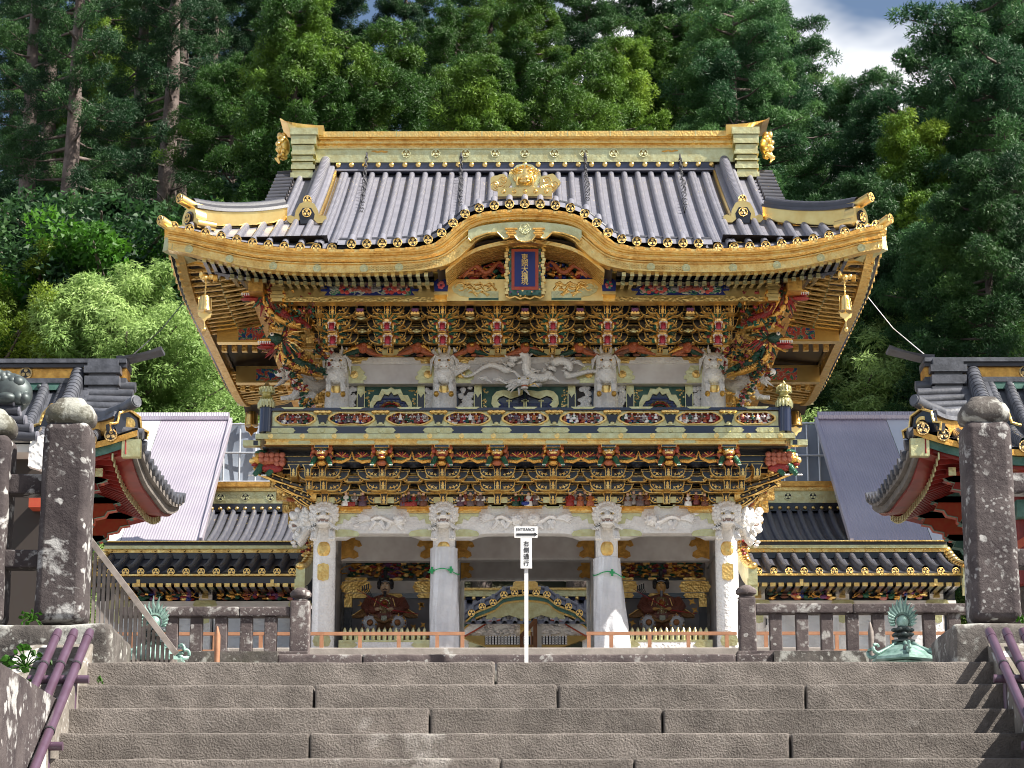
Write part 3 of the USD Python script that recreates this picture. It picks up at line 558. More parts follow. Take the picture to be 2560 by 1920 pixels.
# lower set
LX = (-3.52, -2.48, -1.44, -.485, .485, 1.44, 2.48, 3.52)
Lb, Ls, Ly = (1258, 1226, 1193), (1231, 1198, 1165), (40.82, 40.52, 40.22)
r = random.Random(3)
for i, x in enumerate(LX):
    edge = i in (0, 7); sg = -1 if i == 0 else 1
    p = bracket_set(x, 3, 34, Lb, Ls, Ly, 'bracket_set', .315, .455, r)
    bk, bg = MB(), MB()
    for t in range(3):
        for k in range(t + 1 if edge else 1):
            nose(bk, bg, x + sg * .25 * k, Ly[t] - .13, Zp((1262, 1225, 1192)[t] - 2, Ly[t] - .13), Zp((1228, 1193, 1160)[t], Ly[t] - .13), .135, .5)
    n = bk.build('arm_end', 'black_lacquer', p); bg.build('gold_edging', 'gold', p)
    b = MB(); y = Ly[0] - .03
    for s in (-1, 1): b.box(x + s * .05, x + s * .17, y - .02, y, Zp(1258, y), Zp(1243, y))
    b.box(x - .11, x + .11, y - .03, y + .1, Zp(1269, y), Zp(1263, y)); b.prism(np.array([(-.16, 0), (.16, 0), (.11, -.028), (-.11, -.028)]) + [x, Zp(1263, y)], y - .03, y + .1)
    b.build('gold_plate', 'pale_gold', p)
    # red and green lion crouching on top, with red blossoms either side
    y = 39.98; z = Zp(1138, y); b = MB()
    b.ball((0, .1, 0), (.16, .16, .15), 2, CBR); b.ball((0, -.07, .03), (.105, .10, .085), 2, CDG if i % 2 else CO); b.ball((0, -.17, .0), (.075, .06, .032), 1, CG); b.ball((0, -.16, -.075), (.07, .06, .025), 1, CDG); b.ball((0, -.16, -.04), (.055, .05, .03), 1, (.2, .01, .015, 0))
    b.ball((0, -.01, .15), (.11, .08, .025), 1, CDGR); b.box(-.10, .10, -.165, -.12, .062, .082, CDGR)
    for q in range(9): a = -.35 + q * .48; b.ball((.155 * math.cos(a), -.03 + .04 * (q % 2), .03 + .145 * math.sin(a)), .038, 1, r.choice([CO, CBR, (.42, .10, .06, 0), CDG]))
    for s in (-1, 1):
        b.ball((s * .045, -.158, .045), (.026, .02, .014), 1, CW); b.ball((s * .045, -.174, .045), .011, 0, CK); b.ball((s * .14, -.03, .11), (.04, .03, .045), 1, CO)
        for k in range(5): b.ball((s * (.13 + .03 * (k % 2)), -.04 + .05 * (k % 2), .06 - .055 * k), .042, 1, r.choice([CO, CO, CDG, (.42, .08, .05, 0)]))
        b.tube([(s * .10, -.06, -.06), (s * .15, -.12, -.16), (s * .155, -.18, -.2)], [.05, .04, .035], 6, CGR)
        for k in (-1, 0, 1): b.ball((s * .155 + k * .022, -.20, -.205), (.011, .016, .010), 0, CW)
    b.ball((0, -.05, -.14), (.085, .08, .05), 1, CO if i % 2 else CDG)
    m = MB(); m.merge(b, T4(x, y, z, 1.05)); m.build('lion_carving', 'painted', p, smooth=True)
    b = MB()
    for s in (-1, 1):
        if edge and s == sg: continue
        for k in range(8):
            a = math.radians(-25 + 26 * k); b.tube([(x + s * .34, y, z - .02), (x + s * .34 + .13 * math.cos(a) * s, y - .02, z - .03 + .09 * math.sin(a))], [.018, .012], 5, CR if k % 3 else CDG)
        b.tube([(x + s * .2, y, z - .1), (x + s * .34, y - .02, z - .12), (x + s * .48, y, z - .06), (x + s * .52, y, z + .07)], [.03, .035, .025, .008], 6, CDG)
        b.tube([(x + s * .24, y, z - .06), (x + s * .36, y - .02, z - .075), (x + s * .48, y, z - .02)], [.02, .025, .008], 5, CGR)
    b.build('blossom_carving', 'painted', p, smooth=True)
    b = MB(); y2 = 39.84; b.box(x - .13, x + .13, y2, y2 + .12, Zp(1118, y2), Zp(1110, y2)); pl = b.build('gold_block', 'gold', p)
    b = MB(); b.box(x - .12, x + .12, y2 - .006, y2 + .1, Zp(1117, y2), Zp(1111, y2)); b.build('bearing_block', 'blue_black', p)
# through-beams: black with gilt lines, one behind each tier; and the dark board behind all
bk, bg = MB(), MB()
for t in range(3):
    y = Ly[t] + .34; hw = 3.75 + .25 * t; z = Zp(Ls[t] + 12, y)
    bk.box(-hw, hw, y, y + .1, z - .05, z + .03); bg.box(-hw, hw, y - .004, y + .09, z - .058, z - .05); bg.box(-hw, hw, y - .004, y + .09, z + .03, z + .036)
for t in range(3):
    y = Ly[t] + .30; z = Zp(Ls[t] - 10, y); hw = 3.75 + .25 * t
    bg.box(-hw, hw, y - .004, y + .09, z - .008, z)
bk.box(-3.7, 3.7, 41.14, 41.2, 10.0, 11.0); zc9 = Zp(1110, 39.78); bk.box(-4.55, 4.55, 39.95, 41.2, zc9 - .03, zc9 - .004); bk.box(-4.3, 4.3, 40.3, 40.4, zc9 - .28, zc9 - .03); bg.box(-4.3, 4.3, 40.29, 40.3, zc9 - .10, zc9 - .09); bg.box(-4.3, 4.3, 40.29, 40.3, zc9 - .2, zc9 - .19)
p = bk.build('through_beam', 'black_lacquer', G); bg.build('gold_edging', 'gold', p)
for i in range(7):                                                  # short arms in the gaps, half a tier lower
    x = (LX[i] + LX[i + 1]) / 2; k1, g1 = MB(), MB()
    for t in range(1, 3): y = Ly[t] + .24; arm(k1, g1, x, y, Zp(Ls[t] + 24, y), Zp(Lb[t] + 12, y), .19, rs=r, spray=1)
    p = k1.build('short_arm', 'black_lacquer', G); g1.build('gold_edging', 'gold', p)
# small gilt clouds and figure groups between the sets
for i in range(7):
    x = (LX[i] + LX[i + 1]) / 2
    b = MB()
    for py, y in ((1159, 40.55), (1195, 40.85)):
        for dx, dz, q in ((0, 0, .07), (-.06, .005, .045), (.06, .005, .045), (0, .03, .05)): b.ball((x + dx, y, Zp(py, y) + dz), (q, .03, q * .62), 1)
    b.build('gold_cloud', 'pale_gold', G, smooth=60)
    b = MB(); y = 40.72; z0 = Zp(1268, y); k = (3, 5, 5, 4, 5, 4, 3)[i]
    b.box(x - .30, x + .30, y - .04, y + .12, z0 - .005, z0 + .012, CDG)
    for q in range(7): b.ball((x + r.uniform(-.2, .2), y + .1, z0 + r.uniform(.22, .36)), (.06, .03, .05), 1, r.choice([CDG, CBR, CR, CDGR]))
    for q in range(k): figure(b, x - .22 + .44 * (q + .5) / k, y - .02 + .05 * (q % 2), z0 + .012 + .03 * (q % 2), .235 + .04 * r.random(), r)
    if i in (0, 1): b.box(x - .2, x + .02, y - .08, y - .03, z0 + .01, z0 + .08, CR)
    if i == 3: b.lathe([(0, z0 + .01), (.07, z0 + .03), (.075, z0 + .07), (0, z0 + .08)], (x, y - .1, 0), 8, CBL)
    b.build('carved_figures', 'painted', G, smooth=True)
# side stacks stepping outwards: black tails with gilt edges, peonies, a lion on the corner
def side_stack(sg, ylist, wall, tiers, name, pts):
    """what one sees of the brackets on a flank"""
    for n, yy in enumerate(ylist):
        bk, bg = MB(), MB()
        for t in range(tiers):
            x = sg * (wall + .28 + .28 * t); z0, z1 = pts[t]
            T = T4(x, yy, 0, 1, -90 if sg < 0 else 90)
            k1, g1 = MB(), MB(); arm(k1, g1, 0, 0, z1, z0, .3, d=.14, rs=rng); nose(k1, g1, 0, -.14, z0 - .02, z1, .13, .5)
            bk.merge(k1, T); bg.merge(g1, T)
        q = bk.build(name, 'black_lacquer', G); bg.build('gold_edging', 'gold', q)
pts = [(Zp(Lb[t], Ly[t]), Zp(Ls[t], Ly[t])) for t in range(3)]
for sg in (-1, 1):
    side_stack(sg, (41.0, 42.1, 43.2, 44.3, 45.4, 46.5, 47.4), 3.53, 3, 'side_bracket_set', pts)
    bk, bg = MB(), MB()
    for t in range(3):                                            # corner tails sweeping out on the diagonal
        for k in range(2):
            z0, z1 = pts[t]; L = .45 + .3 * t
            u = np.linspace(0, 1, 8); c = np.array([(sg * (3.5 + L * q + .12 * k), 40.95 - .6 * L * q, z0 - .08 + .03 * k + .17 * q ** 2.2) for q in u])
            bk.tube(c, np.linspace(.085, .05, 8), 6); bg.tube(c + [0, -.045, .055], .014, 4); bg.tube(c + [0, -.065, -.05], .013, 4)
            for j in range(2, 7): leafy(bg, c[j][0], c[j][1] - .088, c[j][2], .03, n=4)
        x, y, z = c[-1]; bg.tube([(x, y, z), (x + sg * .05, y - .03, z + .07), (x + sg * .0, y - .03, z + .12), (x - sg * .05, y - .02, z + .07)], [.04, .035, .025, .01], 6)
    q = bk.build('corner_tail', 'black_lacquer', G); bg.build('gold_edging', 'gold', q)
    b = MB()                                                       # peonies hanging down the flank
    for k in range(13):
        u = k / 12; peony(b, (sg * (4.62 - .95 * u ** .8), 40.9 + .5 * u, 10.78 - 1.05 * u), .13 - .02 * u, rng)
        peony(b, (sg * (4.5 - .9 * u ** .8), 41.7 + .5 * u, 10.80 - 1.05 * u), .13 - .02 * u, rng)
    for k in range(8): peony(b, (sg * (3.80 + .1 * rng.random()), 41.3 + .3 * rng.random(), 9.3 + .12 * k), .075, rng, [CG, CDG, CR, CBR])
    b.build('peony_carving', 'painted', G, smooth=True)
    b = MB(); z = 10.66                                            # lion facing outwards at the corner
    b.ball((sg * 4.42, 40.25, z + .02), (.26, .18, .14), 2, CO); b.ball((sg * 4.64, 40.22, z + .06), (.12, .12, .12), 2, CDG); b.ball((sg * 4.74, 40.2, z + .02), (.07, .08, .06), 1, CG); b.ball((sg * 4.70, 40.2, z - .05), (.07, .06, .03), 1, CR)
    b.ball((sg * 4.60, 40.22, z + .17), (.12, .1, .05), 1, CGR); b.ball((sg * 4.71, 40.12, z + .10), (.025, .02, .025), 1, CW)
    for k in range(12): b.ball((sg * (4.22 + .09 * (k % 5)), 40.08 + .02 * (k % 2), z + .10 - .075 * (k // 5)), .055, 1, (.42, .13, .08, 0))
    for dx in (4.36, 4.58): b.tube([(sg * dx, 40.2, z - .06), (sg * (dx + .06), 40.12, z - .18), (sg * (dx + .12), 40.1, z - .25)], [.07, .055, .045], 6, CGR)
    for dx in (4.36, 4.58):
        for t in range(3): b.ball((sg * (dx + .14 + .03 * t), 40.06, z - .265), .018, 0, CW)
    b.ball((sg * 4.40, 40.16, z - .12), (.2, .1, .08), 1, CR)
    b.build('lion_carving', 'painted', G, smooth=True)

# --- balcony: deck edge, cornice, rail with carved panels
yb_ = 39.78; hw = 4.66
z0, z1, z2 = Zp(1110, yb_), Zp(1096, yb_), Zp(1083, yb_)
b = MB(); b.box(-hw, hw, yb_, 48.6, z1, z2); dk = b.build('balcony_deck', 'pale_gold', G)
for k in range(17):
    x = -4.4 + .55 * k; g = MB(); g.lathe([(0, 0), (.045, 0), (.045, .008), (.03, .012), (0, .012)], (x, yb_, (z1 + z2) / 2), 12, axis='y'); g.build('boss', 'gold_smooth', dk)
b = MB()
for a, d, e in ((.0, .035, .25), (.25, .06, .85), (.85, .035, 1.)): b.box(-hw + .12 + d, hw - .12 - d, yb_ + d, 48.4, z0 + (z1 - z0) * (1 - e), z0 + (z1 - z0) * (1 - a))
b.build('balcony_cornice', 'gold', G)
b = MB()
for k in range(8):
    x = -3.9 + 1.11 * k; b.prism(ogee(.20, .07) + [x, (z0 + z1) / 2 - .005], yb_ + .058, yb_ + .045)
b.build('cornice_cloud', 'pale_gold', G)
for sg in (-1, 1):
    b = MB(); b.box(min(sg * 4.58, sg * 4.88), max(sg * 4.58, sg * 4.88), 39.84, 40.0, z0 - .01, z1 - .01); q = b.build('beam_end', 'pale_gold', G)
    g = MB(); g.box(min(sg * 4.62, sg * 4.70), max(sg * 4.62, sg * 4.70), 39.832, 39.9, z0 + .0, z1 - .02); g.build('beam_band', 'black_lacquer', q)
zr0, zr1 = z2 + .005, Zp(1019, 39.9)
yr = 39.92
rail = MB(); rail.box(-4.5, 4.5, yr - .04, yr + .04, Zp(1027, yr), Zp(1020, yr)); tr = rail.build('top_rail', 'blue_black', G)
g = MB()
for k in range(9):
    x = -4.02 + 1.005 * k; g.prism(np.array([(-.21, .0), (.21, 0), (.16, -.03), (-.16, -.03)]) + [x, Zp(1019.5, yr)], yr - .042, yr - .05); g.box(x - .21, x + .21, yr - .045, yr + .045, Zp(1020, yr), Zp(1018.5, yr))
g.build('gold_fitting', 'pale_gold', tr)
b = MB(); b.box(-4.5, 4.5, yr - .03, yr + .05, z2, Zp(1066, yr)); lr = b.build('bottom_rail', 'blue_black', G)
g = MB()
for k in range(10):
    x = -4.52 + 1.005 * k; x = min(max(x, -4.25), 4.25); g.prism(ogee(.27, .095) + [x, (z2 + Zp(1066, yr)) / 2], yr - .031, yr - .045); g.lathe([(0, 0), (.045, 0), (.04, .008), (0, .008)], (x, yr - .045, (z2 + Zp(1066, yr)) / 2), 12, axis='y')
g.build('gold_cloud', 'pale_gold', lr)
r = random.Random(8)
za, zb = Zp(1065, yr), Zp(1028, yr)
b = MB(); b.box(-4.5, 4.5, yr + .06, yr + .09, za, zb); b.build('balcony_board', 'dark_gold', G)
for k in range(9):
    x = -4.02 + 1.005 * k + (.03 if k == 0 else -.03 if k == 8 else 0); ww = .375 if 0 < k < 8 else .33
    f = MB(); n = 28; th = np.arange(n) * 2 * np.pi / n
    inn = np.c_[np.sign(np.cos(th)) * np.abs(np.cos(th)) ** .75 * ww, np.sin(th) * (.100 + .012 * np.cos(6 * th))]
    zc = (za + zb) / 2
    R = np.stack([np.c_[inn[:, 0] * q + x, np.full(n, yr - d), inn[:, 1] * q2 + zc] for q, q2, d in ((1.0, 1., -.01), (1.0, 1., .022), (1.10, 1.18, .022), (1.10, 1.18, -.02))])
    f.grid(R, close=True); outer = [(-.44, -.125), (.44, -.125), (.40, 0), (.44, .125), (-.44, .125), (-.40, 0)]
    fr = f.build('railing_panel', 'gold', G)
    bd = MB(); o2 = np.c_[np.clip(np.cos(th) * 1.6, -1, 1) * (ww + .09), np.clip(np.sin(th) * 1.6, -1, 1) * .13]
    bd.grid(np.stack([np.c_[inn[:, 0] * 1.04 + x, np.full(n, yr + .012), inn[:, 1] * 1.08 + zc], np.c_[o2[:, 0] + x, np.full(n, yr + .012), o2[:, 1] + zc]]), close=True); bd.build('panel_surround', 'pale_gold', fr)
    c = MB(); c.prism(inn * .99 + [x, zc], yr + .05, yr + .055, 'xz', CR)
    for q in range(13):
        u = -1 + 2 * (q + .5) / 13; fx = x + u * ww * .9; fz = zc - .075 + (.045 if q % 2 else 0) + .01 * r.random() + .03 * abs(u) ** 3
        figure(c, fx, yr + .02 - .02 * (q % 2), fz, .125, r, None, (.78, .68, .62, 0))
    for q in range(22): c.ball((x + r.uniform(-.9, .9) * ww, yr + .02, zc + r.uniform(-.08, -.02)), (.03, .02, .018), 1, r.choice([CW, CGR, CTE, CBL, CR, CPK, CW]))
    c.build('carved_children', 'painted', fr, smooth=True)
for k in range(8):
    x = -3.515 + 1.005 * k; p = MB(); p.prism(np.array([(-.105, .06), (.105, .06), (.055, -.09), (-.055, -.09)]) + [x, (za + zb) / 2], yr - .035, yr + .05); st = p.build('rail_strut', 'black_lacquer', G)
    g = MB()
    for dx, q in ((-.10, .065), (0, .085), (.10, .065)): g.ball((x + dx, yr - .06, zb - .022), (q, .05, .036), 1)
    g.build('gold_capital', 'gold_smooth', st, smooth=60)
    g = MB(); g.box(x - .075, x + .075, yr - .045, yr, za, za + .028); g.ball((x, yr - .04, za + .04), (.04, .02, .03), 1); g.prism(np.array([(-.12, 0), (.12, 0), (.11, -.02), (.08, -.012), (.05, -.028), (0, -.012), (-.05, -.028), (-.08, -.012), (-.11, -.02)]) + [x, zb - .045], yr - .036, yr - .045)
    g.build('gold_fitting', 'pale_gold', st)
for sg in (-1, 1):
    x, y = sg * 4.5, 39.92; zt = Zp(952, y); za_ = Zp(1081, y); h = zt - za_
    b = MB(); b.lathe([(0, za_), (.115, za_), (.115, za_ + .52 * h), (0, za_ + .52 * h)], (x, y, 0), 20); q = b.build('corner_post', 'blue_black', G, smooth=40)
    g = MB(); g.lathe([(0, za_ + .5 * h), (.135, za_ + .5 * h), (.13, za_ + .62 * h), (.085, za_ + .655 * h), (.12, za_ + .67 * h), (.085, za_ + .70 * h), (.08, za_ + .74 * h), (.128, za_ + .76 * h), (.115, za_ + .87 * h), (.05, za_ + .92 * h), (.03, za_ + .96 * h), (0, za_ + h)], (x, y, 0), 28)
    for k in range(14):
        a = k * 2 * math.pi / 14; g.tube([(x + .132 * math.cos(a), y + .132 * math.sin(a), za_ + .47 * h), (x + .135 * math.cos(a), y + .135 * math.sin(a), za_ + .56 * h), (x + .10 * math.cos(a), y + .10 * math.sin(a), za_ + .65 * h)], [.022, .026, .012], 5)
        g.tube([(x + .128 * math.cos(a), y + .128 * math.sin(a), za_ + .76 * h), (x + .118 * math.cos(a), y + .118 * math.sin(a), za_ + .86 * h), (x + .05 * math.cos(a), y + .05 * math.sin(a), za_ + .92 * h)], [.02, .022, .008], 5)
    g.build('gold_cap', 'pale_gold', q, smooth=50)
    # side rail going back
    b = MB(); b.box(x - .04, x + .04, y, 48.3, Zp(1027, y), Zp(1020, y)); b.box(x - .04, x + .04, y, 48.3, z2, Zp(1066, y)); b.box(x - .02, x + .02, y, 48.3, za, zb); b.build('side_rail', 'blue_black', G)
# --- upper storey: columns, windows, carved panels, white beam with the dragon
YU = 41.25; UX = (-3.38, -1.45, 1.45, 3.38); zf = Zp(1030, YU)
zb0, zb1 = Zp(960, YU), Zp(895, YU)
for i, x in enumerate(UX):
    b = MB(); b.lathe([(0, zf - .3), (.235, zf - .3), (.225, zf + .1), (.20, zb0 + .25), (0, zb0 + .25)], (x, YU, 0), 28); c = b.build('upper_column', 'white_gofun', G, smooth=40)
    g = MB(); g.ball((x, YU - .19, Zp(975, YU)), (.11, .04, .14), 2); g.build('gold_fitting', 'gold_smooth', c, smooth=40)
b = MB(); b.box(-3.45, 3.45, YU - .02, YU + .2, zb0, zb1); ub = b.build('upper_tie_beam', 'white_beam', G)
b = MB(); b.box(-3.5, 3.5, YU - .055, YU + .2, zb1 - .12, zb1); b.build('beam_moulding', 'white_gofun', ub)
for i, x in enumerate(UX):
    g = MB(); g2 = MB()
    for sg in (-1, 1):
        if abs(x) > 2 and sg == np.sign(x): continue
        g.prism([(x + sg * a, zb1 + z) for a, z in ((.15, -.002), (.56, -.002), (.52, -.06), (.44, -.06), (.42, -.118), (.15, -.118))], YU - .057, YU - .075)
        g2.prism([(x + sg * a, zb0 + z) for a, z in ((.15, .01), (.48, .01), (.46, .06), (.52, .08), (.53, .13), (.47, .17), (.5, .21), (.44, .26), (.40, .33), (.15, .33))], YU - .022, YU - .04)
        g.lathe([(0, 0), (.075, 0), (.07, .01), (.05, .012), (0, .022)], (x + sg * .30, YU - .04, zb0 + .17), 16, axis='y')
    g.build('gold_strip', 'gold', ub); g2.build('gold_plate', 'pale_gold', ub)
# mythical white beasts on the column tops
def beast(x, y, z, k):
    r = random.Random(20 + k); b = MB()
    b.box(-.17, .17, .0, .2, -.32, .16, CW); b.ball((0, -.0, -.16), (.175, .20, .16), 2, CW); b.ball((0, -.02, .08), (.175, .17, .16), 2, CW); b.ball((0, -.17, -.01), (.10, .10, .08), 2, CW); b.ball((0, -.24, .01), (.07, .05, .045), 1, CW)
    b.box(-.055, .055, -.245, -.2, -.06, -.045, (.42, .22, .1, 0))
    for s in (-1, 1):
        b.ball((s * .075, -.16, .105), (.045, .04, .018), 1, CW, rot=T4(ry=s * 25)[:3, :3]); b.ball((s * .07, -.16, .075), (.034, .03, .022), 1, (.60, .30, .04, 0)); b.ball((s * .065, -.185, .072), .014, 1, CK)
        b.tube([(s * .06, -.02, .22), (s * .09, -.02, .30), (s * .08, .0, .38)], [.035, .025, .008], 6, CW)
        b.tube([(s * .13, -.0, .18), (s * .19, -.03, .27), (s * .16, -.04, .33)], [.05, .04, .012], 6, CW)
        for q in range(5): b.tube([(s * (.10 + .02 * q), -.13 + .03 * q, .13), (s * (.15 + .02 * q), -.12 + .04 * q, .17 - .01 * q), (s * (.19 + .01 * q), -.1 + .05 * q, .10 - .05 * q)], [.02, .02, .006], 5, CW)
        b.tube([(s * .08, -.13, -.03), (s * .14, -.17, -.06), (s * .17, -.15, -.02)], [.02, .018, .005], 5, CW)
        b.tube([(s * .115, -.06, -.24), (s * .12, -.12, -.36), (s * .125, -.12, -.46)], [.07, .05, .04], 8, CW)
        b.ball((s * .125, -.14, -.51), (.045, .06, .05), 1, (.62, .36, .08, .6))
    m = MB(); m.merge(b, T4(x, y, z, 1.06)); return m
for k, x in enumerate(UX): beast(x, YU - .24, Zp(917, YU - .24), k).build('white_beast', 'painted', G, smooth=True)
# dragon, clouds: long white bodies
def serpent(b, pts, r0, c=CW, spikes=True, n=48, fin=CW, flat=.8):
    pts = np.asarray(pts, float); t = np.linspace(0, len(pts) - 1, n)
    from scipy.interpolate import CubicSpline
    P = CubicSpline(np.arange(len(pts)), pts)(t); rad = r0 * np.clip(np.minimum((np.arange(n) + 1) / n * 3.2, (n - np.arange(n)) / n * 2.2 + .25), .12, 1)
    b.tube(P, rad, 9, c, flat)
    if spikes:
        for i in range(2, n - 1, 2):
            d = P[i + 1] - P[i - 1]; nrm = np.array([-d[2], 0, d[0]]); nrm /= np.linalg.norm(nrm) + 1e-9
            if nrm[2] < 0: nrm = -nrm
            b.tube([P[i] + nrm * rad[i] * .8, P[i] + nrm * rad[i] * 1.6 + d * .2], [rad[i] * .35, .004], 4, fin)
    return P
y = YU - .16; z = lambda p: Zp(p, y)
b = MB()
P = serpent(b, [(X, y + dy, z(p)) for X, dy, p in ((-1.2, 0, 915), (-.95, .04, 935), (-.6, 0, 912), (-.3, .03, 925), (-.2, -.04, 893), (.02, -.08, 896), (.05, 0, 935), (.4, .02, 940), (.55, 0, 905), (.8, -.03, 915), (.75, .02, 940), (1.1, 0, 930), (1.35, .02, 948))], .105, CW, True, 64)
hx, hz = -.03, z(958)
b.ball((hx, y - .12, hz), (.13, .12, .10), 2, CW); b.ball((hx + .02, y - .25, hz - .06), (.08, .1, .06), 2, CW); b.ball((hx + .02, y - .24, hz - .15), (.07, .08, .03), 1, CW); b.ball((hx + .02, y - .24, hz - .11), (.06, .07, .03), 1, (.4, .12, .06, 0))
for s in (-1, 1):
    b.ball((hx + s * .07, y - .2, hz + .035), (.03, .03, .02), 1, (.6, .45, .1, .3)); b.ball((hx + s * .07, y - .225, hz + .035), .012, 0, CK)
    b.tube([(hx + s * .06, y - .1, hz + .08), (hx + s * .16, y - .06, hz + .2), (hx + s * .3, y - .05, hz + .22)], [.03, .025, .006], 6, CW)
    b.tube([(hx + s * .08, y - .2, hz - .1), (hx + s * .2, y - .22, hz - .06), (hx + s * .28, y - .16, hz - .13)], [.016, .014, .005], 5, CG if s > 0 else CW)
rr = random.Random(4)
for k in range(16):
    a = rr.uniform(2.6, 6.8); b.tube([(hx, y - .06, hz), (hx + .18 * math.cos(a), y - .08, hz + .14 * math.sin(a)), (hx + .34 * math.cos(a + .2), y - .05, hz + .25 * math.sin(a + .2))], [.05, .03, .005], 5, CW)
for cx, cz in ((-.72, z(945)), (-.45, z(948)), (.5, z(945)), (.95, z(905))):
    for q in range(4): b.tube([(cx, y, cz), (cx + .12 * math.cos(q * 1.1), y - .05, cz - .1 + .03 * q)], [.045, .012], 5, CW)
for k in range(9): b.tube([(-1.0, y, z(915)), (-1.25 - .1 * rr.random(), y - .02, z(905 + 5 * k)), (-1.38 + .2 * rr.random(), y, z(895 + 8 * k))], [.04, .03, .005], 5, CW)
b.build('white_dragon', 'painted', G, smooth=True)
# side beasts leaning out at the corners
for sg in (-1, 1):
    b = MB(); rr = random.Random(31 + sg); bx = sg * 3.75
    serpent(b, [(bx + sg * X, 41.3 + dy, Zp(p, 41.3)) for X, dy, p in ((-.1, .4, 900), (.0, .2, 960), (.28, 0, 950), (.3, -.1, 915), (.45, -.1, 935))], .15, CW, True, 30)
    hx, hz = bx + sg * .52, Zp(925, 41.2)
    b.ball((hx, 41.2, hz), (.15, .12, .13), 2, CW); b.ball((hx + sg * .13, 41.15, hz - .06), (.11, .09, .075), 2, CW)
    b.ball((hx + sg * .1, 41.06, hz + .03), .02, 1, (.55, .3, .05, 0))
    for k in range(20):
        a = rr.uniform(.4, 3.6); L = rr.uniform(.2, .36)
        b.tube([(hx, 41.2, hz), (hx - sg * .5 * L * math.sin(a), 41.16, hz + .7 * L * math.cos(a)), (hx - sg * L * math.sin(a + .3), 41.14, hz + L * math.cos(a))], [.06, .04, .005], 5, CW)
    for k in range(3): b.tube([(bx + sg * .25, 41.2, Zp(955, 41.2)), (bx + sg * (.3 + .06 * k), 41.1, Zp(985 + 6 * k, 41.2)), (bx + sg * (.42 + .1 * k), 41.05, Zp(1000, 41.2))], [.09, .06, .04], 7, CW)
    for k in range(8): b.tube([(bx + sg * .05, 41.15, Zp(985, 41.2)), (bx + sg * rr.uniform(.1, .5), 41.1, Zp(rr.uniform(985, 1015), 41.2))], [.07, .02], 5, CW)
    b.build('white_beast', 'painted', G, smooth=True)
# wall between the columns
b = MB(); b.box(-3.3, 3.3, YU + .25, YU + .3, zf - .3, zb0 + .05); uw = b.build('upper_wall', 'blue_black', G)
b = MB(); b.box(-3.4, 3.4, YU + .3, 47.3, zf - .3, zb0 + 2.0); b.build('upper_body', 'timber_dark', G)
def xpx(p): return Xp(p, 1000, YU + .2)
yw = YU + .2
def pillar(px, w=20):
    x = xpx(px); h = w / 138 / 2
    b = MB(); b.box(x - h, x + h, yw - .08, yw + .05, zf - .2, zb0); q = b.build('wall_pillar', 'black_lacquer', uw)
    g = MB(); zt = Zp(985, yw); g.prism([(x - h * 1.03, zb0), (x + h * 1.03, zb0), (x + h * 1.03, zt), (x + h * .5, zt - .03), (x, zt - .09), (x - h * .5, zt - .03), (x - h * 1.03, zt)], yw - .082, yw - .09)
    for s in (-1, 1): g.box(x + s * h - .008, x + s * h + .008, yw - .088, yw - .07, zf - .2, zt)
    g.build('gold_fitting', 'pale_gold', q)
for p in (903, 1053, 1195, 1429, 1575, 1722): pillar(p, 18)
r = random.Random(12)
def white_panel(p0, p1):
    x0, x1 = xpx(p0), xpx(p1)
    b = MB(); b.box(x0, x1, yw - .03, yw + .05, zf - .2, zb0 - .01); b.build('panel_back', 'timber_dark', uw)
    b = MB()
    for k in range(34): b.ball((r.uniform(x0 + .02, x1 - .02), yw - .05, r.uniform(zf, zb0 - .03)), (r.uniform(.03, .07), .035, r.uniform(.025, .06)), 1)
    b.build('white_relief', 'white_gofun', uw, smooth=60)
for p0, p1 in ((870, 893), (1061, 1083), (1146, 1182), (1442, 1478), (1543, 1565), (1732, 1752)): white_panel(p0, p1)
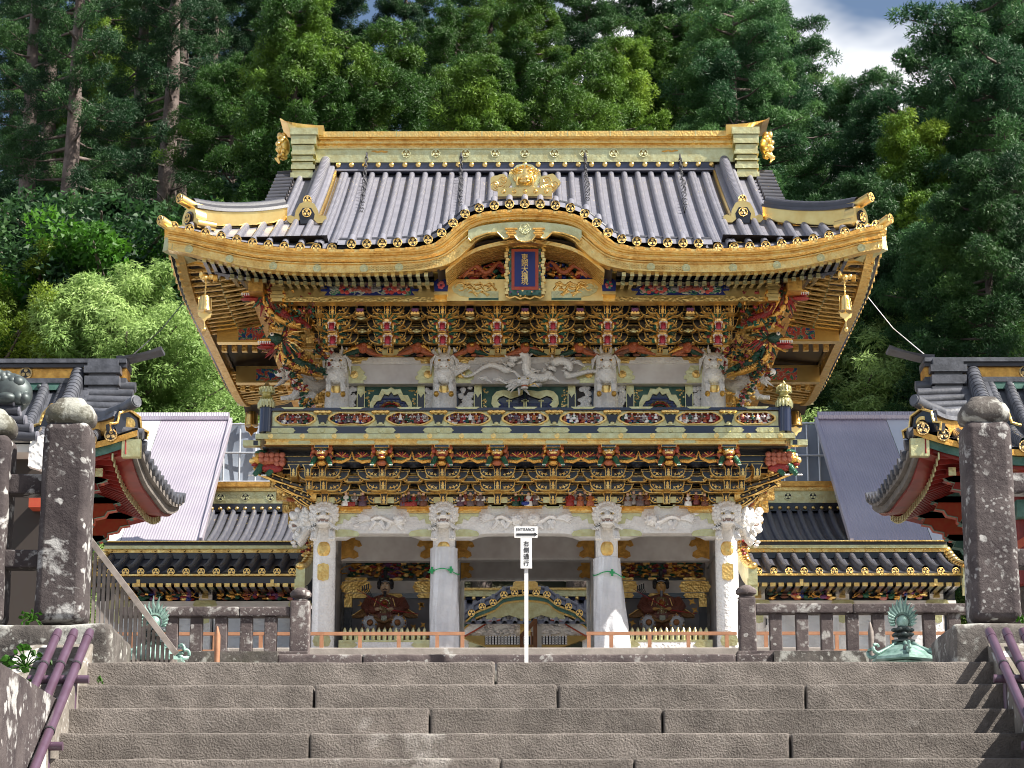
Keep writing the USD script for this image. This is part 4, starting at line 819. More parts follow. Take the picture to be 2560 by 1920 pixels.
def bellwindow(p0, p1):
    x0, x1 = xpx(p0), xpx(p1); m, w = (x0 + x1) / 2, (x1 - x0) / 2; zt = zb0
    b = MB(); b.box(x0, x1, yw + .0, yw + .04, zf - .2, zt); q = b.build('window_surround', 'green_copper', uw)
    g = MB()
    for k in range(30): leafy(g, x0 + .09 * r.random() if k % 2 else x1 - .09 * r.random(), yw - .001, r.uniform(zf, zt - .05), .025, CG, 4)
    for sg in (-1, 1):
        for k in range(5): g.ball((m + sg * (w - .10), yw, zt - .07), (.02 + .012 * k, .01, .02), 0)
    g.build('gilt_pattern', 'gold', q)
    inn = [(-.80, -.26), (-.76, .12), (-.62, .20), (-.45, .22), (-.30, .33), (-.12, .31), (0, .37), (.12, .31), (.30, .33), (.45, .22), (.62, .20), (.76, .12), (.80, -.26)]
    out = [(-.90, -.26), (-.90, .17), (-.72, .31), (-.52, .31), (-.40, .42), (-.15, .41), (0, .45), (.15, .41), (.40, .42), (.52, .31), (.72, .31), (.90, .17), (.90, -.26)]
    sc = (zt - zf) / .42
    I = np.array([(m + a * w * .88, zf + .02 + c * sc * .86) for a, c in inn]); O = np.array([(m + a * w * .9, zf + .02 + c * sc * .86) for a, c in out])
    g = MB(); g.grid(np.stack([np.c_[I[:, 0], np.full(13, yw - .0), I[:, 1]], np.c_[I[:, 0], np.full(13, yw - .07), I[:, 1]], np.c_[O[:, 0], np.full(13, yw - .07), O[:, 1]], np.c_[O[:, 0], np.full(13, yw - .0), O[:, 1]]])); g.build('bell_frame', 'pale_gold', q)
    b = MB(); b.prism(I, yw - .004, yw - .012); pn = b.build('window_pane', 'blue_black', q)
    l = MB()
    for k in range(9): x = m - w * .66 + w * 1.32 * k / 8; l.box(x - .012, x + .012, yw - .035, yw - .013, zf - .2, zf + .27)
    for k in range(5): l.box(m - w * .68, m + w * .68, yw - .033, yw - .013, zf - .02 + .075 * k, zf + .004 + .075 * k)
    l.build('lattice', 'navy', q)
    c = MB()
    for k in range(5): c.lathe([(.06 + .035 * k, 0), (.075 + .035 * k, .01), (.085 + .035 * k, 0)], (m, yw - .04 - .012 * (5 - k), zf + .02), 20, [CDG, CBR, CDGR, CR, CDG][k], axis='y')
    for k in range(7): leafy(c, m + .22 * math.cos(k * .5), yw - .06, zf + .02 + .2 * math.sin(k * .5), .04, r.choice([CDG, CBR, CDGR]))
    c.build('phoenix_carving', 'painted', q)
bellwindow(913, 1043); bellwindow(1585, 1712)
# middle doors: gilt cusped frame over blue panels with fine lattice
x0, x1 = xpx(1205), xpx(1419); m, w = 0., (x1 - x0) / 2
b = MB(); b.box(x0, x1, yw, yw + .04, zf - .2, zb0); q = b.build('door_surround', 'green_copper', uw)
g = MB()
for k in range(50): leafy(g, r.choice([x0 + .11 * r.random(), x1 - .11 * r.random()]), yw - .001, r.uniform(zf, zb0 - .02), .022, CG, 4)
g.build('gilt_pattern', 'gold', q)
for sg in (-1, 1):
    b = MB(); b.box(min(sg * .01, sg * .55), max(sg * .01, sg * .55), yw - .03, yw - .001, zf - .2, zb0 - .1); d = b.build('door', 'blue_black', uw)
    l = MB()
    for k in range(22): x = sg * (.04 + .023 * k); l.box(x - .004, x + .004, yw - .036, yw - .03, zf + .02, zf + .2)
    for k in range(8): l.box(min(sg * .03, sg * .53), max(sg * .03, sg * .53), yw - .036, yw - .03, zf + .03 + .023 * k, zf + .038 + .023 * k)
    l.build('lattice', 'navy', d)
    g = MB()
    for xx in (.02, .29, .53):
        g.box(min(sg * (xx - .012), sg * (xx + .012)), max(sg * (xx - .012), sg * (xx + .012)), yw - .05, yw - .03, zf - .05, zf + .27); g.box(min(sg * (xx - .06), sg * (xx + .06)), max(sg * (xx - .06), sg * (xx + .06)), yw - .052, yw - .03, zf + .02, zf + .045); g.box(min(sg * (xx - .05), sg * (xx + .05)), max(sg * (xx - .05), sg * (xx + .05)), yw - .052, yw - .03, zf + .235, zf + .255)
    g.build('gold_fitting', 'pale_gold', d)
    p = [(.74, 0), (.70, .02), (.58, .05), (.62, .13), (.56, .16), (.66, .24), (.60, .30), (.50, .33), (.34, .27), (.18, .31), (.05, .36), (.05, .44), (.30, .41), (.50, .44), (.66, .41), (.76, .32), (.78, .18), (.72, .1)]
    b = MB(); b.prism(np.array([(sg * a * .78, zf + c * 1.0) for a, c in p]), yw - .06, yw - .09); b.build('cusped_frame', 'pale_gold', q)
    b = MB(); b.prism(np.array([(sg * a * .78, zf + c) for a, c in ((.62, -.05), (.62, .10), (.50, .12), (.52, .2), (.60, .24), (.80, .1), (.80, -.05))]), yw - .04, yw - .055); b.build('blue_cloud', 'navy', q)

# --- upper brackets: four tiers with two dragon heads in each set
UXS = (-3.39, -2.42, -1.45, -.49, .49, 1.45, 2.42, 3.39)
Ub = [885 - 33.6 * t for t in range(4)]; Us = [885 - 33.6 * t - 33 for t in range(4)]; Uy = (41.08, 40.76, 40.44, 40.12)
r = random.Random(6)
for i, x in enumerate(UXS):
    edge = i in (0, 7); sg = -1 if i == 0 else 1
    p = bracket_set(x, 4, 34, Ub, Us, Uy, 'upper_bracket_set', .30, .415, r)
    bk, bg = MB(), MB()
    for t in range(4):
        for k in range(0 if not edge else 1, t + 1 if edge else 1):
            nose(bk, bg, x + sg * .25 * k, Uy[t] - .1, Zp(Ub[t] - 2, Uy[t] - .1), Zp(Us[t] - 2, Uy[t] - .1), .125, .5)
    nose(bk, bg, x, Uy[3] - .13, Zp(785, Uy[3] - .13), Zp(753, Uy[3] - .13), .14, .4)
    bk.build('arm_end', 'black_lacquer', p); bg.build('gold_edging', 'gold', p)
    for py, yy, s in ((814, 40.06, .41), (848, 40.34, .48)):
        d = dragon_head(s, r); m = MB(); m.merge(d, T4(x, yy - .06, Zp(py, yy))); m.build('dragon_head', 'painted', p, smooth=True)
    bk, bg = MB(), MB(); y2 = 39.9
    for dx, w in ((-.21, .085), (.21, .085), (0, .085)):
        bg.box(x + dx - w, x + dx + w, y2, y2 + .12, Zp(760, y2), Zp(753, y2)); bk.box(x + dx - w + .01, x + dx + w - .01, y2 - .006, y2 + .1, Zp(759, y2), Zp(754, y2))
    bk.build('bearing_block', 'blue_black', p); bg.build('gold_edging', 'gold', p)
    b = MB(); y = Uy[0] - .03
    for s in (-1, 1): b.box(x + s * .05, x + s * .15, y - .02, y, Zp(887, y), Zp(874, y))
    b.build('gold_plate', 'pale_gold', p)
bk, bg = MB(), MB()
for t in range(4):
    y = Uy[t] + .32; hw = 3.6 + .25 * t; z = Zp(Us[t] + 12, y)
    bk.box(-hw, hw, y, y + .1, z - .05, z + .03); bg.box(-hw, hw, y - .004, y + .09, z - .058, z - .05); bg.box(-hw, hw, y - .004, y + .09, z + .03, z + .036)
bk.box(-3.5, 3.5, 41.32, 41.4, Zp(893, 41.3), 14.2)
p = bk.build('through_beam', 'black_lacquer', G); bg.build('gold_edging', 'gold', p)
for i in range(7):
    x = (UXS[i] + UXS[i + 1]) / 2; k1, g1 = MB(), MB()
    for t in range(1, 4): y = Uy[t] + .24; arm(k1, g1, x, y, Zp(Us[t] + 26, y), Zp(Ub[t] + 12, y), .18, rs=r, spray=1)
    p = k1.build('short_arm', 'black_lacquer', G); g1.build('gold_edging', 'gold', p)
for i in range(7):
    x = (UXS[i] + UXS[i + 1]) / 2
    b = MB()
    for py, y in ((795, 40.3), (828, 40.62)):
        for dx, dz, q in ((0, 0, .06), (-.05, .005, .04), (.05, .005, .04), (0, .03, .045)): b.ball((x + dx, y, Zp(py, y) + dz), (q, .03, q * .62), 1)
    b.build('gold_cloud', 'pale_gold', G, smooth=60)
    b = MB(); y = 39.98; z0 = Zp(782, y); b.box(x - .06, x + .06, y - .02, y + .1, z0, z0 + .08, CPU); b.box(x - .075, x + .075, y - .03, y + .1, z0 - .03, z0, CG)
    for k in (-1, 0, 1): b.ball((x + .05 * k, y - .03, z0 + .005), (.022, .02, .02), 0, CG)
    b.build('flower_block', 'painted', G)
    b = MB(); y = 40.95; z0 = Zp(893, y)                            # red and green mythical animals in the gaps
    for k in range(9):
        u = k / 8; L = rng.uniform(.2, .34); a = math.pi * (.08 + .84 * u)
        c = r.choice([CO, (.36, .10, .04, 0), CBR, CDG, CDGR])
        b.tube([(x + .02, y, z0 + .18), (x + L * .6 * math.cos(a), y - .04, z0 + .04 + L * .62 * math.sin(a)), (x + L * 1.25 * math.cos(a), y - .02, z0 + .01 + L * .35 * math.sin(a))], [.07, .055, .015], 6, c)
    b.ball((x, y - .05, z0 + .16), (.09, .08, .10), 2, (.42, .10, .04, 0)); b.ball((x + .02, y - .12, z0 + .20), (.05, .06, .045), 1, r.choice([CO, CDG]))
    for k in range(6): b.tube([(x, y, z0 + .25), (x + .11 * math.cos(.5 + k * .45), y - .02, z0 + .26 + .12 * math.sin(.5 + k * .45))], [.035, .006], 5, CDGR)
    for k in range(5): b.ball((x + r.uniform(-.3, .3), y, z0 + .04), (.07, .03, .03), 1, r.choice([CBR, CDGR, CO]))
    b.build('animal_carving', 'painted', G, smooth=True)
# flank brackets and the great red and green dragons at the corners
ptsU = [(Zp(Ub[t], Uy[t]), Zp(Us[t], Uy[t])) for t in range(4)]
for sg in (-1, 1):
    side_stack(sg, (41.3, 42.3, 43.3, 44.3, 45.3, 46.3, 47.2), 3.38, 4, 'upper_side_bracket_set', ptsU)
    rr = random.Random(50 + sg)
    for n, (px, py, yy, s) in enumerate(((665, 742, 39.75, 1.0), (705, 862, 40.4, .95))):
        b = MB(); x = Xp(px, py, yy); x = sg * abs(x); z = Zp(py, yy); f = sg
        serpent(b, [(x + f * a, yy + d, z + e) for a, d, e in ((-.75, .5, -.42), (-.55, .3, -.35), (-.30, .15, -.30), (-.12, .05, -.1), (-.10, 0, .08), (.05, -.02, .12))], .115 * s, (.26, .02, .018, 0) if n == 0 else CDGR, True, 34, CDG)
        serpent(b, [(x + f * a, yy + d - .08, z + e) for a, d, e in ((-.72, .5, -.50), (-.5, .3, -.46), (-.22, .15, -.38), (-.02, .05, -.2), (.02, 0, .0))], .075 * s, CDG, True, 24, CR)
        b.ball((x + f * .12, yy - .05, z + .10), (.15 * s, .13, .11 * s), 2, CDG if n == 0 else CDGR); b.ball((x + f * .28, yy - .08, z + .06), (.14, .10, .05), 2, CDG); b.ball((x + f * .28, yy - .06, z - .06), (.16, .10, .035), 1, CR); b.ball((x + f * .26, yy - .07, z + .0), (.14, .09, .035), 1, (.45, .05, .05, 0))
        for k in range(6): b.tube([(x + f * (.2 + .04 * k), yy - .16, z + .03), (x + f * (.2 + .04 * k), yy - .16, z - .02)], [.018, .004], 4, CW)
        b.ball((x + f * .16, yy - .18, z + .15), .035, 1, CW); b.ball((x + f * .165, yy - .21, z + .15), .018, 0, CK)
        for k in range(46):
            a = rr.uniform(.3, 4.3); L = rr.uniform(.2, .48) * s
            b.tube([(x, yy, z + .1), (x - f * .55 * L * math.sin(a), yy - .06, z + .1 + .6 * L * math.cos(a - .2)), (x - f * L * math.sin(a), yy - .03, z + .1 + L * math.cos(a))], [.042, .032, .005], 5, rr.choice([CR, CBR, CGR, CDG, CDGR, CG, CR]))
        for k in range(10): b.tube([(x - f * .05 * k, yy + .02 * k, z - .22 - .01 * k), (x - f * (.06 + .05 * k), yy - .04 + .02 * k, z - .36 - .012 * k)], [.03, .03], 4, CG)
        for k in range(90):
            o = np.array([x - f * rr.uniform(-.1, .85), yy - .08 + rr.uniform(.0, .4), z - rr.uniform(-.12, .52)]); a = rr.random() * 6.28; q = rr.uniform(.04, .09)
            b.tube([o, o + [q * math.cos(a), -.03, q * math.sin(a)], o + [q * 1.2 * math.cos(a + 1), -.02, q * 1.2 * math.sin(a + 1)]], [.03, .026, .008], 5, rr.choice([CR, CGR, CDGR, CDG, CBR, CDG, CDGR, (.2, .02, .02, 0)]))
        for k in range(3): b.tube([(x - f * .2, yy - .05, z + .25), (x - f * (.22 - .02 * k), yy - .05, z + .45), (x - f * (.15 + .05 * k), yy, z + .62)], [.08, .06, .02], 6, CR)
        b.build('corner_dragon', 'painted', G, smooth=True)
    b = MB()                                                        # flowers and waves down to the rail
    for k in range(30):
        u = k / 29; peony(b, (sg * (4.35 - .65 * u + .15 * rr.random()), 40.9 + .6 * rr.random(), 13.0 - 1.25 * u), .085, rr, rr.choice([[CR, CDG, CGR], [CDGR, CDG, CG], [CBR, CR, CDGR]]))
    for k in range(90):
        u = rr.random(); peony(b, (sg * (4.45 - .75 * u + .1 * rr.random()), 40.8 + .7 * rr.random(), 13.1 - 1.4 * u), .045, rr, rr.choice([[CDG, CDGR], [CG, CR], [CDGR, CGR], [CPK, CW]]))
    b.build('peony_carving', 'painted', G, smooth=True)
# gold purlin with painted fields, and the gilt bearing strip under it
yg = 39.66
zg0, zg1, zg2 = Zp(754, yg), Zp(742, yg), Zp(706, yg)
b = MB(); b.box(-4.45, 4.45, yg, yg + .25, zg0, zg1); b.build('bearing_strip', 'gold', G)
b = MB(); b.box(-4.45, 4.45, yg + .03, yg + .28, zg1, zg2); pl = b.build('eave_purlin', 'gold_smooth', G)
mat('field_paint', {'g': ('geometry', {}), 'v': ('voronoi_texture', {'scale': 13.}), 'n': ('noise_texture', {'scale': 9., 'detail': 4., 'distortion': 1.2}), 'r': ('rgb_ramp', {'interpolate': False, 'ramp': [(0, (.01, .03, .24)), (.40, (.02, .17, .08)), (.47, (.45, .42, .36)), (.49, (.42, .07, .05)), (.58, (.40, .04, .03)), (.63, (.30, .12, .08)), (.66, (.01, .03, .24))]}), 'p': ('principled_bsdf', {'roughness': .4})},
    [('g.position', 'n.vector'), ('n.fac', 'r.fac'), ('r.color', 'p.base_color')])
for sg in (-1, 1):
    xc = sg * 2.72; b = MB(); h = (zg2 - zg1) * .46; zc = (zg1 + zg2) / 2
    b.prism(np.array([(-.86, -.5), (-.80, -.12), (-.92, -.1), (-.94, .1), (-.80, .12), (-.86, .5), (.86, .5), (.80, .12), (.94, .1), (.92, -.1), (.80, -.12), (.86, -.5)]) * [.92, h * 1.6] + [xc, zc], yg + .028, yg + .018); f = b.build('painted_field', 'navy', pl)
    c = MB(); rr = random.Random(70 + sg)
    for k in range(70):
        x = xc + rr.uniform(-.70, .70); z = zc + rr.uniform(-.5, .55) * h; th = rr.random() * 6; 
        c.tube([(x + .07 * math.cos(th + q) * (1 - .16 * q), yg + .014, z + .045 * math.sin(th + q) * (1 - .16 * q)) for q in np.linspace(0, 4.5, 7)], .012, 4, rr.choice([(.05, .20, .10, 0), (.40, .40, .33, 0), (.03, .16, .08, 0), (.42, .38, .30, 0)]))
    for X in (-.42, .36, .58) if sg < 0 else (-.58, -.36, .45): 
        for k in range(7): c.ball((xc + X + .09 * math.cos(k), yg + .012, zc + .055 * math.sin(k) + .01), (.045, .012, .04), 1, rr.choice([(.55, .08, .06, 0), (.50, .05, .04, 0), (.6, .3, .22, 0)]))
    for k in range(8): c.ball((xc - .3 * -sg + .06 * k * -sg, yg + .012, zc + .01 + .02 * math.sin(k)), (.06, .012, .055), 1, (.34, .08, .05, 0) if k < 6 else (.25, .22, .20, 0))
    c.build('painted_flowers', 'painted', f)
    b = MB(); x = sg * 1.46                                        # gilt posts with a blue flower panel beside the gable
    b.box(x - .12, x + .12, 39.45, 39.68, zg1 - .02, Zp(667, 39.45)); q = b.build('gable_post', 'gold_smooth', G)
    b = MB(); b.prism(np.array([(-.5, -.5), (.5, -.5), (.55, .2), (.3, .42), (0, .55), (-.3, .42), (-.55, .2)]) * [.23, .24] + [x, Zp(712, 39.45)], 39.448, 39.43); fp = b.build('flower_panel', 'navy', q)
    c = MB()
    for k in range(7): c.ball((x + .04 * math.cos(k), 39.425, Zp(713, 39.45) + .05 * math.sin(k)), (.03, .012, .03), 1, rr.choice([(.5, .1, .1, 0), (.05, .22, .12, 0), (.5, .05, .08, 0)]))
    c.build('painted_flower', 'painted', fp)
    b = MB(); b.box(x - .14, x + .14, 39.42, 39.7, Zp(680, 39.42), Zp(664, 39.42)); b.build('post_cap', 'pale_gold', q)
    b = MB()
    for k, w in enumerate((.09, .12, .09, .115, .085)): b.box(sg * 4.32 - w, sg * 4.32 + w, 39.5, 39.8, Zp(752 - 9 * k, 39.5), Zp(744 - 9 * k, 39.5))
    b.build('purlin_block', 'gold_smooth', G)
    # purlins of the flank, their painted ends showing below the eaves
    b = MB(); b.box(min(sg * 4.55, sg * 4.8), max(sg * 4.55, sg * 4.8), 39.3, 49.0, zg1, zg2 - .02); q = b.build('flank_purlin', 'dark_gold', G)
    for yy in (42.5, 45.5):
        b = MB(); b.box(min(sg * 3.9, sg * 5.75), max(sg * 3.9, sg * 5.85), yy, yy + .2, zg1 - .02, zg2 + .06); q2 = b.build('purlin_end', 'gold_smooth', q)
        for k in range(9): xx = sg * (4.15 + .19 * k); b = MB(); b.box(xx - .05, xx + .05, yy + .5, yy + .6, zg1 - .06, zg2 + .16); b.build('bracket_strip', 'gold', q)
        b = MB(); b.box(min(sg * 4.0, sg * 5.35), max(sg * 4.0, sg * 5.40), yy - .006, yy + .19, zg1 + .02, zg2 + .0); q3 = b.build('painted_field', 'field_paint', q)
# --- the great roof
YE, YR, YBK, XE = 38.6, 44.2, 49.8, 6.13
LIFT_D = np.array([0., .42, .68, .97, 1.25, 1.53, 1.80, 2.1, 2.36, 2.64, 3.2, 9]); 
_zl = np.array([Zp(p, YE) for p in (567, 578, 589, 598, 607, 614.5, 619, 623, 624.5, 625.5, 626.5, 626.5)])
ZE0 = _zl[-1]; LIFT_Z = _zl - ZE0
def lift(d): return np.interp(d, LIFT_D, LIFT_Z)
KX = np.array([0, 36, 75, 112, 146, 176, 203, 219, 235, 271.5, 308, 345, 382, 420, 458]) / F * 40.6
KZ = np.array([107, 106, 102.5, 96, 82, 58, 33, 21, 13.5, 6.5, 4, 2.5, 1.2, .4, 0]) / F * 40.6 * .98
from scipy.interpolate import PchipInterpolator
_ks = PchipInterpolator(KX, KZ)
def kara(x):
    a = np.abs(np.asarray(x, float)); return np.where(a < KX[-1], _ks(np.clip(a, 0, KX[-1])), 0)
def prof(t): return .90 * t + .10 * t * t
ZR = Zp(424, 44.0)
def surf(x, t):
    """front slope: a point of the tiles at x, from the eave (t = 0) to the ridge (t = 1)"""
    d = XE - abs(x); l = float(lift(max(d, 0))); z0 = ZE0 + .04 + l * max(0, 1 - t * 1.6)
    return np.array([x, YE + (YR - YE) * t, z0 + (ZR - ZE0 - .04) * prof(t)])
XG = 4.62; T0 = .30
def xlim(t): return XG if t > T0 else XG + (XE - XG) * (1 - t / T0)
tiles = MB(); ts = np.r_[np.linspace(0, T0, 9), np.linspace(T0 + .001, 1, 20)]
for sg in (-1, 1): tiles.grid([[surf(sg * (1.55 + u * (xlim(t) - 1.55)), t) for u in np.linspace(0, 1, 21)] for t in ts])
tiles.grid([[surf(1.56 * u, t) for u in np.linspace(-1, 1, 7)] for t in np.linspace(.25, 1, 16)])
tiles.grid([[surf(u * xlim(t), t) * [1, -1, 1] + [0, 2 * YR, 0] for u in np.linspace(-1, 1, 13)] for t in ts])
for sg in (-1, 1):                                                  # flank slopes
    g = []
    for t in np.linspace(0, T0, 8):
        row = []
        for u in np.linspace(-1, 1, 25):
            hy = (YR - YE) * (1 - t); y = YR + u * hy; d = max(0, (YR - YE) - abs(y - YR)); x = sg * xlim(t)
            row.append((x, y, ZE0 + .04 + float(lift(d if t < .01 else d + 3 * t)) * max(0, 1 - t * 2.2) + (ZR - ZE0 - .04) * prof(t)))
        g.append(row)
    tiles.grid(g)
    tri = [(sg * XG, surf(XG, t)[1], surf(XG, t)[2]) for t in np.linspace(T0, 1, 12)]
    tri2 = [(x, 2 * YR - y, z) for x, y, z in tri]
    tiles.grid([tri, tri2])
roof = tiles.build('roof', 'tile', G, smooth=40)
def ripple(P, r, seg=.10):
    """a round tile course, its joints showing as faint rings"""
    P = np.asarray(P, float); L = np.r_[0, np.cumsum(np.linalg.norm(np.diff(P, axis=0), axis=1))]; n = max(3, int(L[-1] / seg))
    q, rr = [], []
    for k in range(n):
        for f, m in ((.0, 1.02), (.999, .975)):
            s = L[-1] * (k + f) / n; q.append([np.interp(s, L, P[:, i]) for i in range(3)]); rr.append(r * m)
    return np.array(q), np.array(rr)
def half_tube(mb, P, r, n=7, up=None):
    """upper half of a round tile running along P"""
    P = np.asarray(P, float); r = np.broadcast_to(r, (len(P),)); t = np.gradient(P, axis=0); t /= np.linalg.norm(t, axis=1, keepdims=True)
    a = np.cross(t, up if up is not None else (0, 0, 1.)); a /= np.linalg.norm(a, axis=1, keepdims=True); b = np.cross(a, t); th = np.r_[0, np.linspace(0, math.pi, n), math.pi]; lf = np.r_[-.3, np.full(n, .75), -.3]
    mb.grid(P[:, None] + r[:, None, None] * (np.cos(th)[None, :, None] * a[:, None] + (np.sin(th) + lf)[None, :, None] * b[:, None]))
def tile_end(x, y, z, r, parent):
    b = MB(); crest(b, x, y, z, r); b.build('tile_end', 'painted', parent)
RIB = .055
ribx = sorted([s * .2605 * (k + .5) for k in range(14) for s in (-1, 1)])
for x in ribx:
    t0 = .0
    if abs(x) < 3.2:                                                # starts where it comes out from behind the gable's tiles
        zk = ZE0 + .30 + kara(x)
        for t in np.linspace(0, .6, 121):
            if surf(x, t)[2] > zk - .02: t0 = t; break
    P, rr = ripple([surf(x, t) + [0, 0, .01] for t in np.linspace(t0, .985, 40)], RIB)
    b = MB(); half_tube(b, P, rr); b.build('tile_rib', 'tile', roof, smooth=50)
outx = [3.30 + .272 * k for k in range(11)]
for sg in (-1, 1):
    for k, ax in enumerate(outx):
        x = sg * ax
        if ax > XE - .08: continue
        tmax = .985 if ax < XG - .12 else T0 * (XE - ax) / (XE - XG)
        if 3.6 < ax < 4.25: tmax = .36
        if tmax > .03:
            P, rr = ripple([surf(x, t) + [0, 0, .01] for t in np.linspace(0, tmax, 30)], RIB); b = MB(); half_tube(b, P, rr); b.build('tile_rib', 'tile', roof, smooth=50)
        p = surf(x, 0); tile_end(x, YE - .005, p[2] + .005, .082, roof)
    # verge: round tiles laid crosswise on the gable edge
    for k in range(15):
        t = T0 + .06 + .60 * k / 14; p = surf(XG, t); b = MB(); b.tube([(sg * (XG - .12), p[1], p[2] + .07), (sg * (XG + .24), p[1] - .0, p[2] + .05)], .062, 10); b.build('verge_tile', 'tile_dark', roof, smooth=50)
    b = MB(); P = [surf(XG, t) for t in np.linspace(T0, 1, 16)]
    b.sweep([[(sg * (XG + a), p[1], p[2] + c) for a, c in ((-.1, .03), (.26, .03), (.24, -.32), (.16, -.34), (.16, -.05), (-.1, -.05))] for p in P]); b.build('bargeboard', 'gold', roof)
# descending ridges
for sg in (-1, 1):
    x = sg * 3.92; tt = np.linspace(.345, .985, 26); P = np.array([surf(x, t) for t in tt])
    b = MB(); b.sweep([[(x - .20, p[1], p[2] - .02), (x - .19, p[1], p[2] + .22), (x - .16, p[1], p[2] + .235), (x + .16, p[1], p[2] + .235), (x + .19, p[1], p[2] + .22), (x + .20, p[1], p[2] - .02)] for p in P]); d = b.build('descending_ridge', 'tile', roof)
    Q, rr = ripple(P + [0, 0, .25], .095, .11); b = MB(); half_tube(b, Q, rr, 9); b.build('ridge_tile', 'tile', d, smooth=50)
    b = MB(); b.sweep([[(x - sg * .202, p[1], p[2] + .02), (x - sg * .202, p[1], p[2] + .17), (x - sg * .232, p[1], p[2] + .15), (x - sg * .232, p[1], p[2] + .02)] for p in P]); b.build('gold_side', 'gold_smooth', d)
    f = P[0]; yy = f[1] - .06
    o = np.array([(-.30, -.10), (-.36, -.04), (-.35, .03), (-.29, .05), (-.22, .02), (-.20, .14), (-.13, .27), (-.06, .30), (0, .32), (.06, .30), (.13, .27), (.20, .14), (.22, .02), (.29, .05), (.35, .03), (.36, -.04), (.30, -.10), (.20, -.10), (.12, -.03), (-.12, -.03), (-.20, -.10)])
    b = MB(); b.prism(o * 1.0 + [x, f[2] + .07], yy, yy - .07, 'xz'); og = b.build('ridge_end_plate', 'gold_smooth', d)
    b = MB(); b.prism(np.array([(-.10, -.10), (-.13, .06), (-.07, .17), (.07, .17), (.13, .06), (.10, -.10)]) * 1.1 + [x, f[2] + .07], yy - .07, yy - .075); b.build('dark_recess', 'black_lacquer', og)
    b = MB(); crest(b, x, yy - .078, f[2] + .16, .085); b.build('crest', 'painted', og)
    b = MB(); crest(b, x, yy - .03, f[2] + .43, .075); b.tube([(x, yy - .03, f[2] + .43), (x, yy + .3, f[2] + .44)], .075, 12, CG); b.build('tile_end', 'painted', og)
# hip ridges with gilt flanks, turned up at the corner
for sg in (-1, 1):
    us = np.linspace(0, 1, 16)
    base = []
    for u in us:
        ax = 4.36 + (XE - .36 - 4.36) * u; t = T0 * (XE - ax) / (XE - XG); p = surf(sg * ax, t); base.append(p + [0, -.03, .0])
    base = np.array(base); dirv = np.array([sg * .75, -.66, 0]); nv = np.array([sg * -.66, -.75, 0])
    hh = .30 + .06 * us ** 3
    b = MB(); b.sweep([[p - nv * .12, p + nv * .12, p + nv * .13 + [0, 0, h * .8], p - nv * .13 + [0, 0, h * .8]] for p, h in zip(base, hh)]); hr = b.build('hip_ridge', 'gold_smooth', roof)
    b = MB(); b.sweep([[p - nv * .17 + [0, 0, h * .8], p + nv * .17 + [0, 0, h * .8], p + nv * .15 + [0, 0, h], p - nv * .15 + [0, 0, h]] for p, h in zip(base, hh)]); Q, rr = ripple(base + np.c_[us * 0, us * 0, hh], .085, .12); half_tube(b, Q, rr, 9); b.build('ridge_tile', 'tile_dark', hr)
    e = base[-1]; th = np.arange(16) * math.pi / 8
    b = MB(); c0 = e + [0, 0, .12]
    b.sweep([[c0 + dirv * k + nv * .22 * math.cos(a) + [0, 0, .22 * math.sin(a)] for a in th] for k in (-.16, .06)]); q = b.build('ridge_end_plate', 'gold_smooth', hr, smooth=40)
    for s in (-1, 1):
        b = MB(); b.tube([c0 + nv * s * .24 + dirv * -.3 + [0, 0, -.13], c0 + nv * s * .24 + dirv * .07 + [0, 0, -.14]], .085, 12); b.build('scroll', 'gold_smooth', q, smooth=40)
    b = MB(); b.sweep([[c0 + dirv * k + nv * .13 * math.cos(a) + [0, 0, .13 * math.sin(a)] for a in th] for k in (.06, .075)]); b.build('dark_recess', 'black_lacquer', q)
    m = MB(); crest(m, 0, 0, 0, .09); w = MB(); T = np.eye(4); T[:3, 0] = -nv if sg < 0 else nv; T[:3, 0] = [abs(nv[0]) * 1., nv[1] * (1 if nv[0] > 0 else -1), 0]; T[:3, 1] = -dirv; T[:3, 2] = (0, 0, 1); T[:3, 3] = c0 + dirv * .085; w.merge(m, T); w.build('crest', 'painted', q)
    # horn-like cap above, and one at the eave corner
    top = e + [0, 0, .34]; b = MB(); b.tube([top - dirv * .30 + [0, 0, 0], top + dirv * .05 + [0, 0, .04], top + dirv * .26 + [0, 0, .10]], [.085, .09, .092], 14); b.build('ridge_horn', 'gold_smooth', hr, smooth=50)
    cpt = np.array([sg * (XE + .02), YE + .02, ZE0 + LIFT_Z[0] + .06]); b = MB(); b.tube([cpt - dirv * .28 + [0, 0, -.06], cpt, cpt + dirv * .12 + [0, 0, .05]], [.08, .09, .092], 14); b.build('corner_horn', 'gold_smooth', hr, smooth=50)
    for c, dd in ((top + dirv * .26 + [0, 0, .10], .0), (cpt + dirv * .12 + [0, 0, .05], 0)):
        T2 = T.copy(); T2[:3, 3] = c + dirv * .01; m = MB(); crest(m, 0, 0, 0, .088); w = MB(); w.merge(m, T2); w.build('crest', 'painted', hr)

